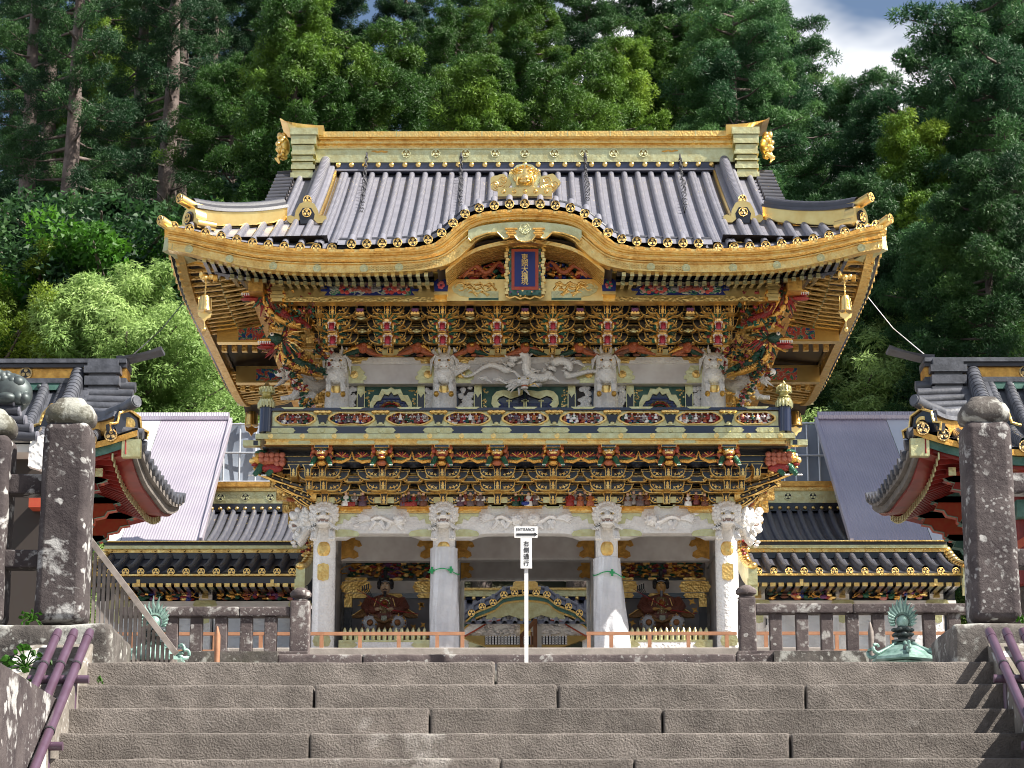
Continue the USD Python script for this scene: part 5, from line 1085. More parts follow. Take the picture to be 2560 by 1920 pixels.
# cusped gable over the middle: tiled edge, roll and ribs
xs = np.linspace(-3.2, 3.2, 97)
def kpt(x, y):
    b = .20 * (1 - (1 - min(1, max(0, (y - 38.45) / .42))) ** 2) + .03 * max(0, y - 38.87)
    return np.array([x, y, ZE0 + .06 + float(kara(x)) + b])
k = MB(); k.grid([[kpt(x, y) for x in xs] for y in (38.45, 38.5, 38.58, 38.7, 38.87, 39.2, 40., 41.3)]); kg = k.build('cusped_gable_tiles', 'tile', roof, smooth=50)
k = MB(); Q, rr = ripple([kpt(x, 38.93) + [0, 0, .035] for x in xs], .05, .14); k.tube(Q, rr, 8); k.build('roll_tile', 'tile_dark', kg, smooth=50)
arc = np.r_[0, np.cumsum(np.hypot(np.diff(xs[48:]), np.diff(kara(xs[48:]))))]
kx = []
a = 0.
while a < arc[-1]:
    x = float(np.interp(a, arc, xs[48:])); kx += [x] if a == 0 else [x, -x]; a += .262
for x in kx:
    if abs(x) > 3.17: continue
    n = np.array([-(kara(x + .02) - kara(x - .02)) / .04, 0, 1.]); n /= np.linalg.norm(n)
    b = MB(); P, rr = ripple([kpt(x, y) + n * .012 for y in np.linspace(38.45, 38.93, 9)], RIB, .12); half_tube(b, P, rr, 7, np.array([n] * len(P))); b.build('tile_rib', 'tile', kg, smooth=50)
    p = kpt(x, 38.44) + n * .01; tile_end(x, 38.44, p[2], .082, kg)

# --- gilt eave boards swept along the curve
def edge(x):
    """lower edge of the tiles along the front"""
    return ZE0 - .02 + lift(XE - np.abs(x)) + kara(x)
def sweep_edge(xs, layers, name, m, y0=38.47, ext=None, parent=G):
    b = MB(); rings = []
    for x in xs:
        n = np.array([-(edge(x + .01) - edge(x - .01)) / .02, 1.]); n /= np.linalg.norm(n); n[0] *= min(1, max(0, (3.0 - abs(x)) / .5))
        e = 0 if ext is None else ext(x)
        rings.append([(x + n[0] * dz * .8, y0 + dy, edge(x) + dz * (1 + e)) for dy, dz in layers])
    b.sweep(rings); return b.build(name, m, parent)
xe = np.r_[np.linspace(-XE + .02, -2.4, 34), np.linspace(-2.35, 2.35, 95), np.linspace(2.4, XE - .02, 34)]
kb = lambda x: .75 * float(np.clip((2.5 - abs(x)) / 1.2, 0, 1)) ** 1.5
sweep_edge(xe, ((.0, .005), (-.03, -.01), (-.03, -.05), (.0, -.07), (.25, -.07), (.25, .005)), 'tile_edge_board', 'gold')
ca = sweep_edge(xe, ((.03, -.071), (.03, -.09), (.07, -.11), (.07, -.125), (.05, -.14), (.05, -.155), (.11, -.19), (.14, -.20), (.35, -.20), (.35, -.071)), 'eave_cornice', 'gold')
hb = sweep_edge(xe, ((.12, -.201), (.12, -.22), (.145, -.235), (.145, -.355), (.12, -.36), (.12, -.375), (.34, -.375), (.34, -.201)), 'eave_board', 'gold')
for i in range(36):                                                 # pendant plates between the tile ends
    for sg in (-1, 1):
        x = sg * (.131 + .2605 * i) if i < 12 else sg * (3.44 + .272 * (i - 12))
        if abs(x) > XE - .15 or (abs(x) < 3.2 and i >= 12): continue
        sl = (edge(x + .02) - edge(x - .02)) / .04
        b = MB(); p = ogee(.095, .05); p[:, 1] += p[:, 0] * sl; p += [x, edge(x) - .028]; b.prism(p, 38.438, 38.425); b.build('pendant_tile', 'dark_gold', hb)
for sg in (-1, 1):                                                  # crests and lattice on the boards
    for x in (2.15, 2.75, 3.55, 4.3, 5.05, 5.75):
        b = MB(); b.lathe([(0, 0), (.07, 0), (.07, .012), (.055, .012), (.05, .005), (.02, .005), (0, .014)], (sg * x, 38.605, edge(sg * x) - .30), 14, axis='y'); b.build('gold_crest', 'pale_gold', hb)
    b = MB()
    for k in range(26):
        x0 = 1.15 + 1.5 * k / 25
        for j in range(3):
            z0 = lambda q: float(edge(q)) - (.245 + .036 * j)
            xa, xb = sg * x0, sg * (x0 + .06); b.bar((xa, 38.612, z0(xa)), (xb, 38.612, z0(xb) - .05), .012, .008, up=(0, 1, 0)); b.bar((xa, 38.612, z0(xa) - .05), (xb, 38.612, z0(xb)), .012, .008, up=(0, 1, 0))
    b.build('lattice_relief', 'gold', hb)
# pale gilt plate hanging under the crown of the gable, with its crest
cu = [(0, .134), (.05, .14), (.12, .165), (.17, .23), (.235, .285), (.27, .22), (.31, .195), (.36, .195), (.41, .24), (.47, .305), (.65, .29), (.85, .216), (.93, .15), (.97, .20)]
up_ = [(x, float(edge(x)) - .205) for x in np.linspace(-.97, .97, 33)]
lo_ = [(-x, ZE0 + z) for x, z in cu[::-1]] + [(x, ZE0 + z) for x, z in cu[1:]]
b = MB(); b.prism(np.array(up_ + lo_[::-1]), 38.53, 38.60); hp = b.build('gable_pendant', 'pale_gold', hb)
b = MB(); b.tube([(x, 38.525, z) for x, z in lo_], .012, 5); b.build('gilt_edge', 'gold', hp)
b = MB(); crest(b, 0, 38.527, ZE0 + .37, .10, CP, CP); b.build('crest', 'painted', hp)
for sg in (-1, 1):
    b = MB(); z = ZE0 + .25
    for k, (w, h) in enumerate(((.17, .03), (.10, .03), (.14, .03), (.09, .03))): b.box(sg * .235 - w / 1.6, sg * .235 + w / 1.6, 38.5, 38.66, z + .10 - .036 * k, z + .128 - .036 * k)
    b.build('purlin_block', 'dark_gold', hp)
# flank eaves: boards and tile ends going back along the sides
for sg in (-1, 1):
    ys = np.linspace(YE + .14, YBK + .1, 40); ez = lambda y: ZE0 - .02 + float(lift((YR - YE) - abs(y - YR) + .02))
    for lay, nm, m in ((((.06, .005), (.09, -.01), (.09, -.05), (.06, -.07), (-.2, -.07), (-.2, .005)), 'flank_edge_board', 'gold'), (((.03, -.071), (.03, -.20), (-.3, -.20), (-.3, -.071)), 'flank_cornice', 'black_lacquer'), (((-.06, -.201), (-.06, -.31), (-.12, -.31), (-.12, -.201)), 'flank_board', 'gold'), (((-.125, -.201), (-.125, -.36), (-.24, -.36), (-.24, -.201)), 'flank_inner_board', 'gold')):
        b = MB(); b.sweep([[(sg * (XE - .02 + a), y, ez(y) + c) for a, c in lay] for y in ys]); b.build(nm, m, G)
    b = MB()
    for k in range(38):
        y = YE + .2 + .29 * k; b.lathe([(0, 0), (.08, 0), (.075, .012), (0, .02)], (sg * (XE + .07), y, ez(y) + .045), 10, axis='x'); b.lathe([(0, 0), (.08, 0), (.08, -.4), (0, -.4)], (sg * (XE + .07), y, ez(y) + .045), 8, axis='x') if sg > 0 else b.lathe([(0, 0), (.08, 0), (.08, .4), (0, .4)], (sg * (XE + .07), y, ez(y) + .045), 8, axis='x')
        b.box(min(sg * (XE + .06), sg * (XE + .10)), max(sg * (XE + .06), sg * (XE + .10)), y + .10, y + .19, ez(y) - .07, ez(y))
    b.build('flank_tile_ends', 'gold', roof, kind='stuff')
# soffit boards (black) and the rafters, two rows each
def rz(d): return float(lift(d)) * .95
so = MB()
for sg in (-1, 1): so.grid([[(sg * x, y, ZE0 - .18 + zz + rz(XE - abs(x)) * f) for x in np.linspace(1.5, XE - .1, 21)] for y, zz, f in ((38.75, 0, 1), (39.6, .12, .9), (40.2, .20, .7), (41.35, .42, .2))])
for sg in (-1, 1):
    so.grid([[(sg * x, y, ZE0 - .18 + zz + rz((YR - YE) - abs(y - YR)) * f) for y in np.linspace(YE + .1, YBK - .1, 41)] for x, zz, f in ((6.1, 0, 1), (5.3, .12, .9), (4.6, .20, .7), (3.4, .42, .2))])
so.grid([[(x, YBK - .15 - a, ZE0 - .18 + zz) for x in np.linspace(-XE + .1, XE - .1, 9)] for a, zz in ((0, 0), (2.4, .42))])
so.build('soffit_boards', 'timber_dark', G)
nr = 0
for row, (ya, yb2, za, zb_, w) in enumerate(((38.72, 39.75, Zp(683.5, 38.72) - .02, Zp(683.5, 38.72) + .12, .062), (39.22, 41.2, Zp(709, 39.22), Zp(709, 39.22) + .32, .066))):
    lim = 5.55 if row == 0 else 5.1
    n = int(lim / .141)
    for k in range(-n, n + 1):
        x = k * .141
        if abs(x) < 1.6: continue
        l = rz(XE - abs(x)) * (1.0 if row == 0 else .8); b = MB()
        b.bar((x, ya, za + l), (x, yb2, zb_ + l * .6), w, .06); rf = b.build('rafter', 'black_lacquer', G)
        b = MB(); b.box(x - w * .55, x + w * .55, ya - .012, ya + .035, za + l - .034, za + l + .036); b.build('gold_end', 'pale_gold', rf)
        nr += 1
    for sg in (-1, 1):                                              # beam that carries each row
        b = MB(); xx = np.linspace(1.58, lim + .3, 24); zz = [(za + .055 + rz(XE - x) * (1.0 if row == 0 else .8)) for x in xx]
        b.sweep([[(sg * x, ya + .07, z - .01), (sg * x, ya + .07, z + .05), (sg * x, ya + .25, z + .05), (sg * x, ya + .25, z - .01)] for x, z in zip(xx, zz)]); b.build('eave_beam', 'timber_dark' if row == 0 else 'black_lacquer', G)
for sg in (-1, 1):
    for row, (xa, xb, za, zb_) in enumerate(((6.05, 5.1, ZE0 - .30, ZE0 - .18), (5.35, 3.5, ZE0 - .26, ZE0 + .10))):
        for k in range(42):
            y = 39.0 + .25 * k
            if 42.75 < y < 45.6: continue
            l = rz((YR - YE) - abs(y - YR)) * (1.0 if row == 0 else .75); b = MB()
            b.bar((sg * xa, y, za + l), (sg * xb, y, zb_ + l * .7), .07, .058); rf = b.build('flank_rafter', 'gold', G)
            b = MB(); b.box(min(sg * xa, sg * (xa + .015)), max(sg * xa, sg * (xa + .015)), y - .042, y + .042, za + l - .032, za + l + .032); b.build('gold_end', 'pale_gold', rf)
    # corner beam with its gilt snout
    for yc, s2 in ((38.62, 1), (49.78, -1)):
        b = MB(); b.bar((sg * 4.2, yc + s2 * 2.1, ZE0 - .15), (sg * 6.0, yc + s2 * .22, ZE0 + .17), .22, .26); q = b.build('corner_beam', 'gold_smooth', G)
        b = MB(); b.bar((sg * 5.75, yc + s2 * .5, ZE0 + .10), (sg * 6.12, yc + s2 * .08, ZE0 + .19), .25, .29); b.build('gold_cap', 'pale_gold', q)
# ribbed vault under the gable, tympanum with dragons, rainbow beam
for k in range(9):
    y = 38.72 + .10 * k; sh = .055 * k
    xx = np.linspace(-1.36, 1.36, 49); b = MB()
    off = lambda x: .50 + .10 * min(1, abs(x)) + .0
    b.sweep([[(x, y, float(kara(x)) + ZE0 - off(x) - .02), (x, y, float(kara(x)) + ZE0 - off(x) + .05), (x, y + .055, float(kara(x)) + ZE0 - off(x) + .05), (x, y + .055, float(kara(x)) + ZE0 - off(x) - .02)] for x in xx]); b.build('vault_rib', 'gold', G)
b = MB(); xx = np.linspace(-1.5, 1.5, 41); b.grid([[(x, 38.7, float(kara(x)) + ZE0 - .46) for x in xx], [(x, 39.75, float(kara(x)) + ZE0 - .46) for x in xx]]); b.build('vault_boards', 'timber_dark', G)
b = MB(); b.prism(np.array([(x, float(kara(x)) + ZE0 - .46) for x in xx] + [(1.5, Zp(702, 39.7)), (-1.5, Zp(702, 39.7))]), 39.7, 39.78); ty = b.build('tympanum', 'black_lacquer', G)
r = random.Random(77); c = MB(); zt = Zp(697, 39.6)
for k in range(190):
    x = r.uniform(-1.25, 1.25); zm = float(kara(x)) + ZE0 - .58
    if zm < zt + .03: continue
    z = r.uniform(zt, zm); cc = r.choice([CR, CO, CO, CDG, CGR, CDGR, CBL, CDG]) if x < 0 else r.choice([CR, CO, CO, CDG, CBL, CBL, CGR, CDG])
    if k % 3: c.ball((x, 39.66, z), (.045, .04, .04), 1, cc)
    else: c.tube([(x, 39.64, z), (x + r.uniform(-.12, .12), 39.58, z + r.uniform(.0, .06)), (x + r.uniform(-.2, .2), 39.62, z + r.uniform(-.05, .05))], [.045, .04, .01], 6, cc)
for sg in (-1, 1):
    serpent(c, [(sg * .35, 39.6, zt + .12), (sg * .5, 39.56, zt + .26), (sg * .68, 39.56, zt + .10), (sg * .85, 39.55, zt + .22), (sg * 1.0, 39.55, zt + .12), (sg * 1.2, 39.58, zt + .02)], .055, CO, True, 30, CG)
    for k in range(4): c.tube([(sg * (.9 + .02 * k), 39.56, zt + .1), (sg * (1.0 + .05 * k), 39.55, zt + .09), (sg * (1.08 + .07 * k), 39.56, zt + .0)], [.04, .03, .01], 5, (.6, .2, .07, 0))
c.build('dragon_carving', 'painted', ty, smooth=True)
zr0_, zr1_ = Zp(752, 39.5), Zp(698, 39.5)
b = MB(); b.box(-1.36, 1.36, 39.5, 39.7, zr0_, zr1_); rb = b.build('rainbow_beam', 'gold_smooth', G)
for sg in (-1, 1):
    b = MB(); h = zr1_ - zr0_
    pl = [(sg * x, zr0_ + z * h) for x, z in ((1.28, .62), (1.24, .40), (1.12, .22), (.98, .16), (.95, .10), (.46, .10), (.46, .42), (.75, .48), (.95, .50), (1.02, .62), (1.10, .80), (1.2, .8))]
    b.prism(pl, 39.498, 39.485); b.build('gold_plate', 'pale_gold', rb)
    b = MB(); b.box(min(sg * .46, sg * .98), max(sg * .46, sg * .98), 39.475, 39.5, zr0_ + .015, zr0_ + .045); b.build('green_band', 'green_copper', rb)
    g = MB(); th = np.linspace(0, 5.5, 14); g.tube([(sg * (1.12 + .10 * (1 - .1 * t) * math.cos(t)), 39.48, zr0_ + .6 * h + .10 * (1 - .1 * t) * math.sin(t)) for t in th], .013, 5)
    for k in range(16): g.tube([(sg * (.5 + .03 * k), 39.485, zr0_ + h * (.5 + .3 * math.sin(k))), (sg * (.58 + .03 * k), 39.47, zr0_ + h * (.6 + .25 * math.sin(k + .7))), (sg * (.66 + .03 * k), 39.485, zr0_ + h * (.55 + .2 * math.sin(k)))], [.02, .022, .005], 5)
    g.build('gilt_relief', 'gold', rb, smooth=60)

# --- main ridge
yk = YR - .28
L = 4.55
def zk(py): return Zp(py, yk)
b = MB(); b.box(-3.7, 3.7, yk + .02, YR + .3, zk(430), zk(405)); st = b.build('ridge_base', 'blue_black', roof)
b = MB(); b.box(-3.72, 3.72, yk - .05, YR + .3, zk(428), zk(424)); b.build('ridge_lip', 'tile', roof)
for k in range(-14, 15):
    b = MB(); b.ball((k * .262, yk + .02, zk(411)), (.055, .05, .055), 2); b.build('gold_stud', 'gold_smooth', st, smooth=60)
b = MB(); b.box(-4.25, 4.25, yk + .0, YR + .28, zk(405), zk(373)); b.box(-4.3, 4.3, yk - .02, YR + .3, zk(373), zk(371)); md = b.build('main_ridge', 'pale_gold', roof)
b = MB()
for p0, p1, d in ((371, 360, .015), (360, 357, -.05), (357, 350, -.02), (350, 346.5, -.08), (346.5, 333, -.12)):
    b.box(-4.45, 4.45, yk + d, YR + .28 - d, zk(p0), zk(p1))
b.build('ridge_moulding', 'gold', md)
for k in range(11):                                                 # seams of the gilt sheets
    b = MB(); x = -4.2 + .84 * k; b.box(x - .008, x + .008, yk - .124, yk, zk(346), zk(332.8)); b.build('seam', 'pale_gold', md)
for k in range(9):
    x = (k - 4) * .583; b = MB(); crest(b, x, yk - .001, zk(383), .092, CP, (.30, .22, .08, 1)); b.build('crest', 'painted', md)
for sg in (-1, 1):
    for k in range(4): b = MB(); b.ball((sg * (2.75 + .07 * k), yk - .005, zk(379) + .015 * (k % 2)), (.06, .012, .018), 1); b.build('gilt_leaf', 'dark_gold', md, smooth=60)
    # stepped gilt stack on each end, flared tip, lion mask
    b = MB(); x0, x1 = 4.14, 4.54
    for p0, p1, d in ((446, 432, .05), (432, 424, .0), (424, 412, .04), (412, 404, .0), (404, 398, .04), (398, 388, .0), (388, 380, .05), (380, 362, .02), (362, 340, .06), (340, 322, .09)):
        y = yk - .25
        b.box(min(sg * (x0 - d), sg * (x1 + d * .6)), max(sg * (x0 - d), sg * (x1 + d * .6)), y - d, YR + .4 + d, Zp(p0, y) + .01, Zp(p1, y))
    e = b.build('ridge_end_stack', 'pale_gold', roof)
    b = MB(); u = np.linspace(0, 1, 12); b.sweep([[(sg * (3.95 + .86 * q), yk - .2, zk(333) + .12 * q ** 2 + .10), (sg * (3.95 + .86 * q), YR + .45, zk(333) + .12 * q ** 2 + .10), (sg * (3.95 + .86 * q), YR + .4, zk(333) + .22 * q ** 2 - .10 + .15 * q), (sg * (3.95 + .86 * q), yk - .15, zk(333) + .22 * q ** 2 - .10 + .15 * q)] for q in u]); b.build('ridge_horn', 'gold_smooth', e)
    b = MB(); cx, cy, cz = sg * 4.76, yk + .1, zk(362); rr = random.Random(9)
    b.ball((cx, cy, cz), (.13, .2, .2), 2)
    for k in range(26):
        a = rr.random() * 6.28; b.ball((cx + sg * rr.uniform(-.02, .10), cy + .2 * math.cos(a), cz + .24 * math.sin(a)), (.055, .055, .055), 1)
    b.tube([(cx, cy - .15, cz - .2), (cx + sg * .1, cy - .18, cz - .32), (cx + sg * .05, cy - .2, cz - .42)], [.05, .06, .02], 6)
    b.build('lion_mask', 'gold_smooth', e, smooth=60)
# gilt mask with clouds on the crown of the cusped gable
y = 38.9; zc = Zp(487, y); T0_ = lambda p: Zp(p, y)
b = MB(); b.box(-.47, .47, y - .05, y + .2, Zp(493, y), Zp(471, y)); og = b.build('gable_ornament', 'gold_smooth', roof)
for k in range(5): b = MB(); b.ball((-.37 + .185 * k, y - .055, Zp(481, y)), (.038, .03, .038), 2); b.build('boss', 'gold_smooth', og, smooth=60)
b = MB(); b.prism(np.array([(-.45, 0), (-.40, .24), (-.20, .45), (0, .49), (.20, .45), (.40, .24), (.45, 0), (.2, -.10), (-.2, -.10)]) * .68 + [0, Zp(453, y)], y + .02, y + .16); b.box(-.22, .22, y - .01, y + .12, Zp(472, y), Zp(452, y)); b.build('mask_back', 'pale_gold', og)
b = MB(); z = Zp(440, y)
b.ball((0, y - .05, z), (.20, .14, .19), 2); b.ball((0, y - .17, z - .09), (.10, .09, .07), 2); b.ball((0, y - .14, z - .15), (.13, .08, .045), 1)
for s in (-1, 1):
    b.ball((s * .10, y - .15, z + .04), (.06, .05, .035), 1); b.ball((s * .10, y - .15, z + .10), (.07, .05, .025), 1, rot=T4(ry=-s * 20)[:3, :3]); b.ball((s * .19, y - .05, z - .03), (.06, .05, .09), 1); b.tube([(s * .15, y - .12, z - .05), (s * .17, y - .14, z - .15), (s * .16, y - .13, z - .23)], [.04, .035, .02], 6)
    for k in range(5): b.tube([(s * (.03 + .05 * k), y - .05, z + .15 - .02 * k), (s * (.04 + .06 * k), y - .1, z + .21 - .025 * k), (s * (.05 + .07 * k), y - .03, z + .24 - .03 * k)], [.035, .035, .012], 6)
w = MB(); w.merge(b, T4(0, y * .18, Zp(452, y) * .18, .82)); w.build('gilt_mask', 'gold_smooth', og, smooth=60)
for s in (-1, 1):
    b = MB(); z = Zp(455, y)
    th = np.arange(20) * math.pi / 10; o = np.c_[s * .55 + (.23 + .02 * np.cos(5 * th)) * np.cos(th), z + (.20 + .02 * np.cos(5 * th)) * np.sin(th)]
    b.prism(o, y + .0, y + .1)
    for (cx, cz, r0) in ((.48, .05, .10), (.66, -.05, .09)):
        tt = np.linspace(0, 9, 26); b.tube([(s * cx + r0 * (1 - t / 10.5) * math.cos(t) * s, y - .012, z + cz + r0 * (1 - t / 10.5) * math.sin(t)) for t in tt], .013, 5)
    for k in range(4): tt = np.linspace(3.6, 5.6, 8); b.tube([(s * (.55 + (.06 + .04 * k) * math.cos(t) * 1.2), y - .012, z - .02 + (.06 + .04 * k) * math.sin(t)) for t in tt], .013, 5)
    w = MB(); w.merge(b, T4(0, y * .22, Zp(462, y) * .22, .78)); w.build('gilt_cloud', 'gold_smooth', og, smooth=60)
# ---------------------------------------------------------------- ground, terraces, stairs
rng = random.Random(11)
EDGE = lambda k: (19.5 - .35 * k, 4.305 - .2335 * k)
b = MB(); b.box(-300, 300, -60, 13.2, -.4, 0.); b.build('ground', 'gravel', kind='structure')
b = MB(); b.box(-60, 60, 19.95, 37.6, 3.5, 4.29); b.build('middle_terrace', 'gravel', kind='structure')
ztop = Zp(1635, 37.9)
b = MB(); b.box(-60, 60, 38.0, 64, 5.5, ztop - .004); b.build('upper_terrace', 'gravel', kind='structure')
b = MB(); b.box(-60, -3.95, 37.5, 38.0, 4.2, ztop - .01); b.box(3.95, 60, 37.5, 38.0, 4.2, ztop - .01); b.build('terrace_wall', 'stone_plinth', kind='structure', label='stone retaining wall of the upper terrace', cat='wall')
b = MB(); b.box(-60, -3.7, 13.0, 19.93, -.3, 3.9); b.box(3.95, 60, 13.0, 19.93, -.3, 3.9); b.build('retaining_wall', 'stone_post', kind='structure', label='lichened stone retaining wall beside the lower stairs', cat='wall')  # dark post stone stands in for tree shade on this wall
stairs = thing('stone_stairs', 'wide stone stairs of rough pecked blocks in the foreground', 'stairs', kind='structure')
XL, XR = -3.62, 3.86
joints = [(1238,), (785, 1394, 2013), (1074, 1657), (773, 1976), (1250, 1585), (900, 1800), (1100, 1900)]
for k in range(7):
    y, z = EDGE(k); py = 960 - F * float(((np.array([0, y, z]) - EYE) @ UP) / ((np.array([0, y, z]) - EYE) @ FW))
    cuts = [XL - .03] + [Xp(j, py + 25, y) for j in joints[k]] + [XR + .03]
    for a, c in zip(cuts[:-1], cuts[1:]):
        dz, dy = rng.uniform(-.006, .006), rng.uniform(-.012, .012)
        v, f = rounded(a + .006, c - .006, y - .0 + dy, y + .42, z - .255 + dz, z + dz, .020, .05, .012, 4., rng.randrange(99))
        m = MB(); m.add(v, f); m.build('step_stone', 'stone_step', stairs, smooth=70)
for k in range(7, 19):
    y, z = EDGE(k); m = MB(); m.box(XL, XR, y, y + .4, z - .26, z); m.build('step_stone', 'stone_step', stairs)
# back part of the top landing and the upper flight (its topmost stone shows)
up = thing('upper_stairs', 'upper flight of stone steps in front of the gate, only its top edge showing', 'stairs', kind='structure')
zt = Zp(1635, 37.55)
for k in range(12):
    y, z = 37.55 - .33 * k, zt - .2 * k
    if z < 4.4: break
    cuts = [-3.95] + ([Xp(906, 1640, y), Xp(1840, 1640, y)] if k == 0 else [0.1 * (k % 3)]) + [3.95]
    for a, c in zip(cuts[:-1], cuts[1:]):
        v, f = rounded(a + .005, c - .005, y, y + .5, z - .22, z, .03, .08, .012, 4., k); m = MB(); m.add(v, f); m.build('step_stone', 'stone_rail', up, smooth=60)
# sloping side walls with their copings, plinths, posts
for sg in (-1, 1):
    x0 = XL if sg < 0 else XR; w = .62
    s = thing('stair_side_wall', 'sloping stone side wall on the %s of the lower stairs' % ('left' if sg < 0 else 'right'), 'wall', kind='structure')
    for j in range(4):
        ya, yb_ = 19.75 - 1.6 * j, 19.75 - 1.6 * (j + 1) + .01
        za, zb_ = [4.305 + (y - 19.5) * .2335 / .35 + .13 + (0 if y < 19.3 else -.1) for y in (ya, yb_)]
        v, f = rounded(0, 1, 0, 1, 0, 1, .03, .08, .012, 4., j + (5 if sg > 0 else 0))
        P = np.c_[x0 + sg * v[:, 0] * w, ya + (yb_ - ya) * v[:, 1], (za + (zb_ - za) * v[:, 1]) - .9 * (1 - v[:, 2])]
        m = MB(); m.add(P, f); m.build('coping_stone', 'stone_side', s, smooth=60)
    px = thing('stone_plinth', 'broad lichened stone block under the %s stone posts' % ('left' if sg < 0 else 'right'), 'plinth')
    xa, xb = (-6.2, -3.48) if sg < 0 else (3.58, 6.2)
    v, f = rounded(xa, xb, 19.75, 20.9, 3.95, Zp(1562, 19.85), .05, .09, .03, 2.2, 3 + sg); m = MB(); m.add(v, f); m.build('block', 'stone_plinth', px, smooth=60)
def stone_post(x, y, z0, z1, z2, w, label, nm='stone_post'):
    t = thing(nm, label, 'post', group='great stone posts flanking the stairs')
    v, f = rounded(-w / 2, w / 2, -w / 2, w / 2, 0, z1 - z0, .07, .06, .012, 3., int(abs(x) * 10)); v[:, :2] *= (1.04 - .06 * (v[:, 2:] / (z1 - z0)))
    m = MB(); m.add(v + [x, y, z0], f); m.build('shaft', 'stone_post', t, smooth=60)
    m = MB(); h = z2 - z1; th = (np.arange(24) + .5) * math.pi / 12; R = []
    for r, z in ((.0, -.01), (.40, -.01), (.42, .04), (.50, .10), (.535, .26), (.53, .45), (.46, .66), (.36, .74), (.34, .80), (.28, .93), (.12, 1.0), (0, 1.0)):
        R.append(np.c_[x + r * w * np.sign(np.cos(th)) * np.abs(np.cos(th)) ** .6, y + r * w * np.sign(np.sin(th)) * np.abs(np.sin(th)) ** .6, np.full(24, z1 + z * h)])
    m.sweep(R); m.build('cap', 'stone_plinth', t, smooth=50)
zb, zs, zc = Zp(1558, 20.3), Zp(1062, 20.3), Zp(992, 20.3)
stone_post(-4.02, 20.35, zb, zs, zc, .41, 'lichened square stone post with a rounded cap, standing whole at left of the stairs')
stone_post(-4.72, 20.35, zb, Zp(1090, 20.3), Zp(1018, 20.3), .41, 'lichened stone post cut off by the left picture edge')
stone_post(4.05, 20.35, zb, zs, zc, .41, 'dark stone post with white lichen spots at right of the stairs')
for sg in (-1, 1):
    for k, (z0, z1) in enumerate(((Zp(1235, 20.3), Zp(1185, 20.3)), (Zp(1420, 20.3), Zp(1375, 20.3)))):
        t = thing('stone_beam', '%s stone beam tying the posts on the %s' % (('upper', 'lower')[k], 'left' if sg < 0 else 'right'), 'beam')
        v, f = rounded(*((-4.55, -4.2) if sg < 0 else (4.22, 4.9)), 20.25, 20.45, z0, z1, .02, .08, .008); m = MB(); m.add(v, f); m.build('bar', 'stone_post', t, smooth=60)
# bundles of three purple guard tubes lying along the side walls
for sg in (-1, 1):
    t = thing('handrail', 'three purple handrail tubes tied side by side along the %s side wall' % ('left' if sg < 0 else 'right'), 'handrail')
    xs_ = (-3.90, -3.765, -3.635) if sg < 0 else (3.86, 4.0, 4.14); zr = Zp(1578, 19.6)
    D = np.array([0, -.35, -.2335]) / math.hypot(.35, .2335)
    for x in xs_:
        a = np.array([x, 19.62, zr - .0]); m = MB(); m.tube([a + D * d for d in (0, .03, 2.6, 5.0)], [.036, .038, .038, .038], 14); q = m.build('tube', 'purple_pipe', t, smooth=60)
        for d in (.10, .62, 1.75, 2.9):
            m = MB(); m.tube([a + D * (d - .035), a + D * (d + .035)], .0415, 14); q2 = m.build('sleeve', 'purple_pipe', q, smooth=60)
        for d in (.64, 1.78, 2.92):
            m = MB(); m.tube([a + D * (d - .012), a + D * (d + .012)], .044, 12); m.build('strap', 'black_paint', q)
    for d in (.72, 1.86, 3.0):
        c = np.array([0, 19.62, zr]) + D * d + [0, .0, -.075]; m = MB(); m.tube([c + [xs_[0] - .10 * 1, 0, 0], c + [xs_[-1] + .12, 0, 0]], .034, 14); m.build('cross_tube', 'purple_pipe', t, smooth=60)
        for x in (xs_[0], xs_[-1]): m = MB(); m.tube([c + [x, .02, 0], c + [x, .02, -.45]], .025, 10); m.build('foot', 'purple_pipe', t, smooth=60)

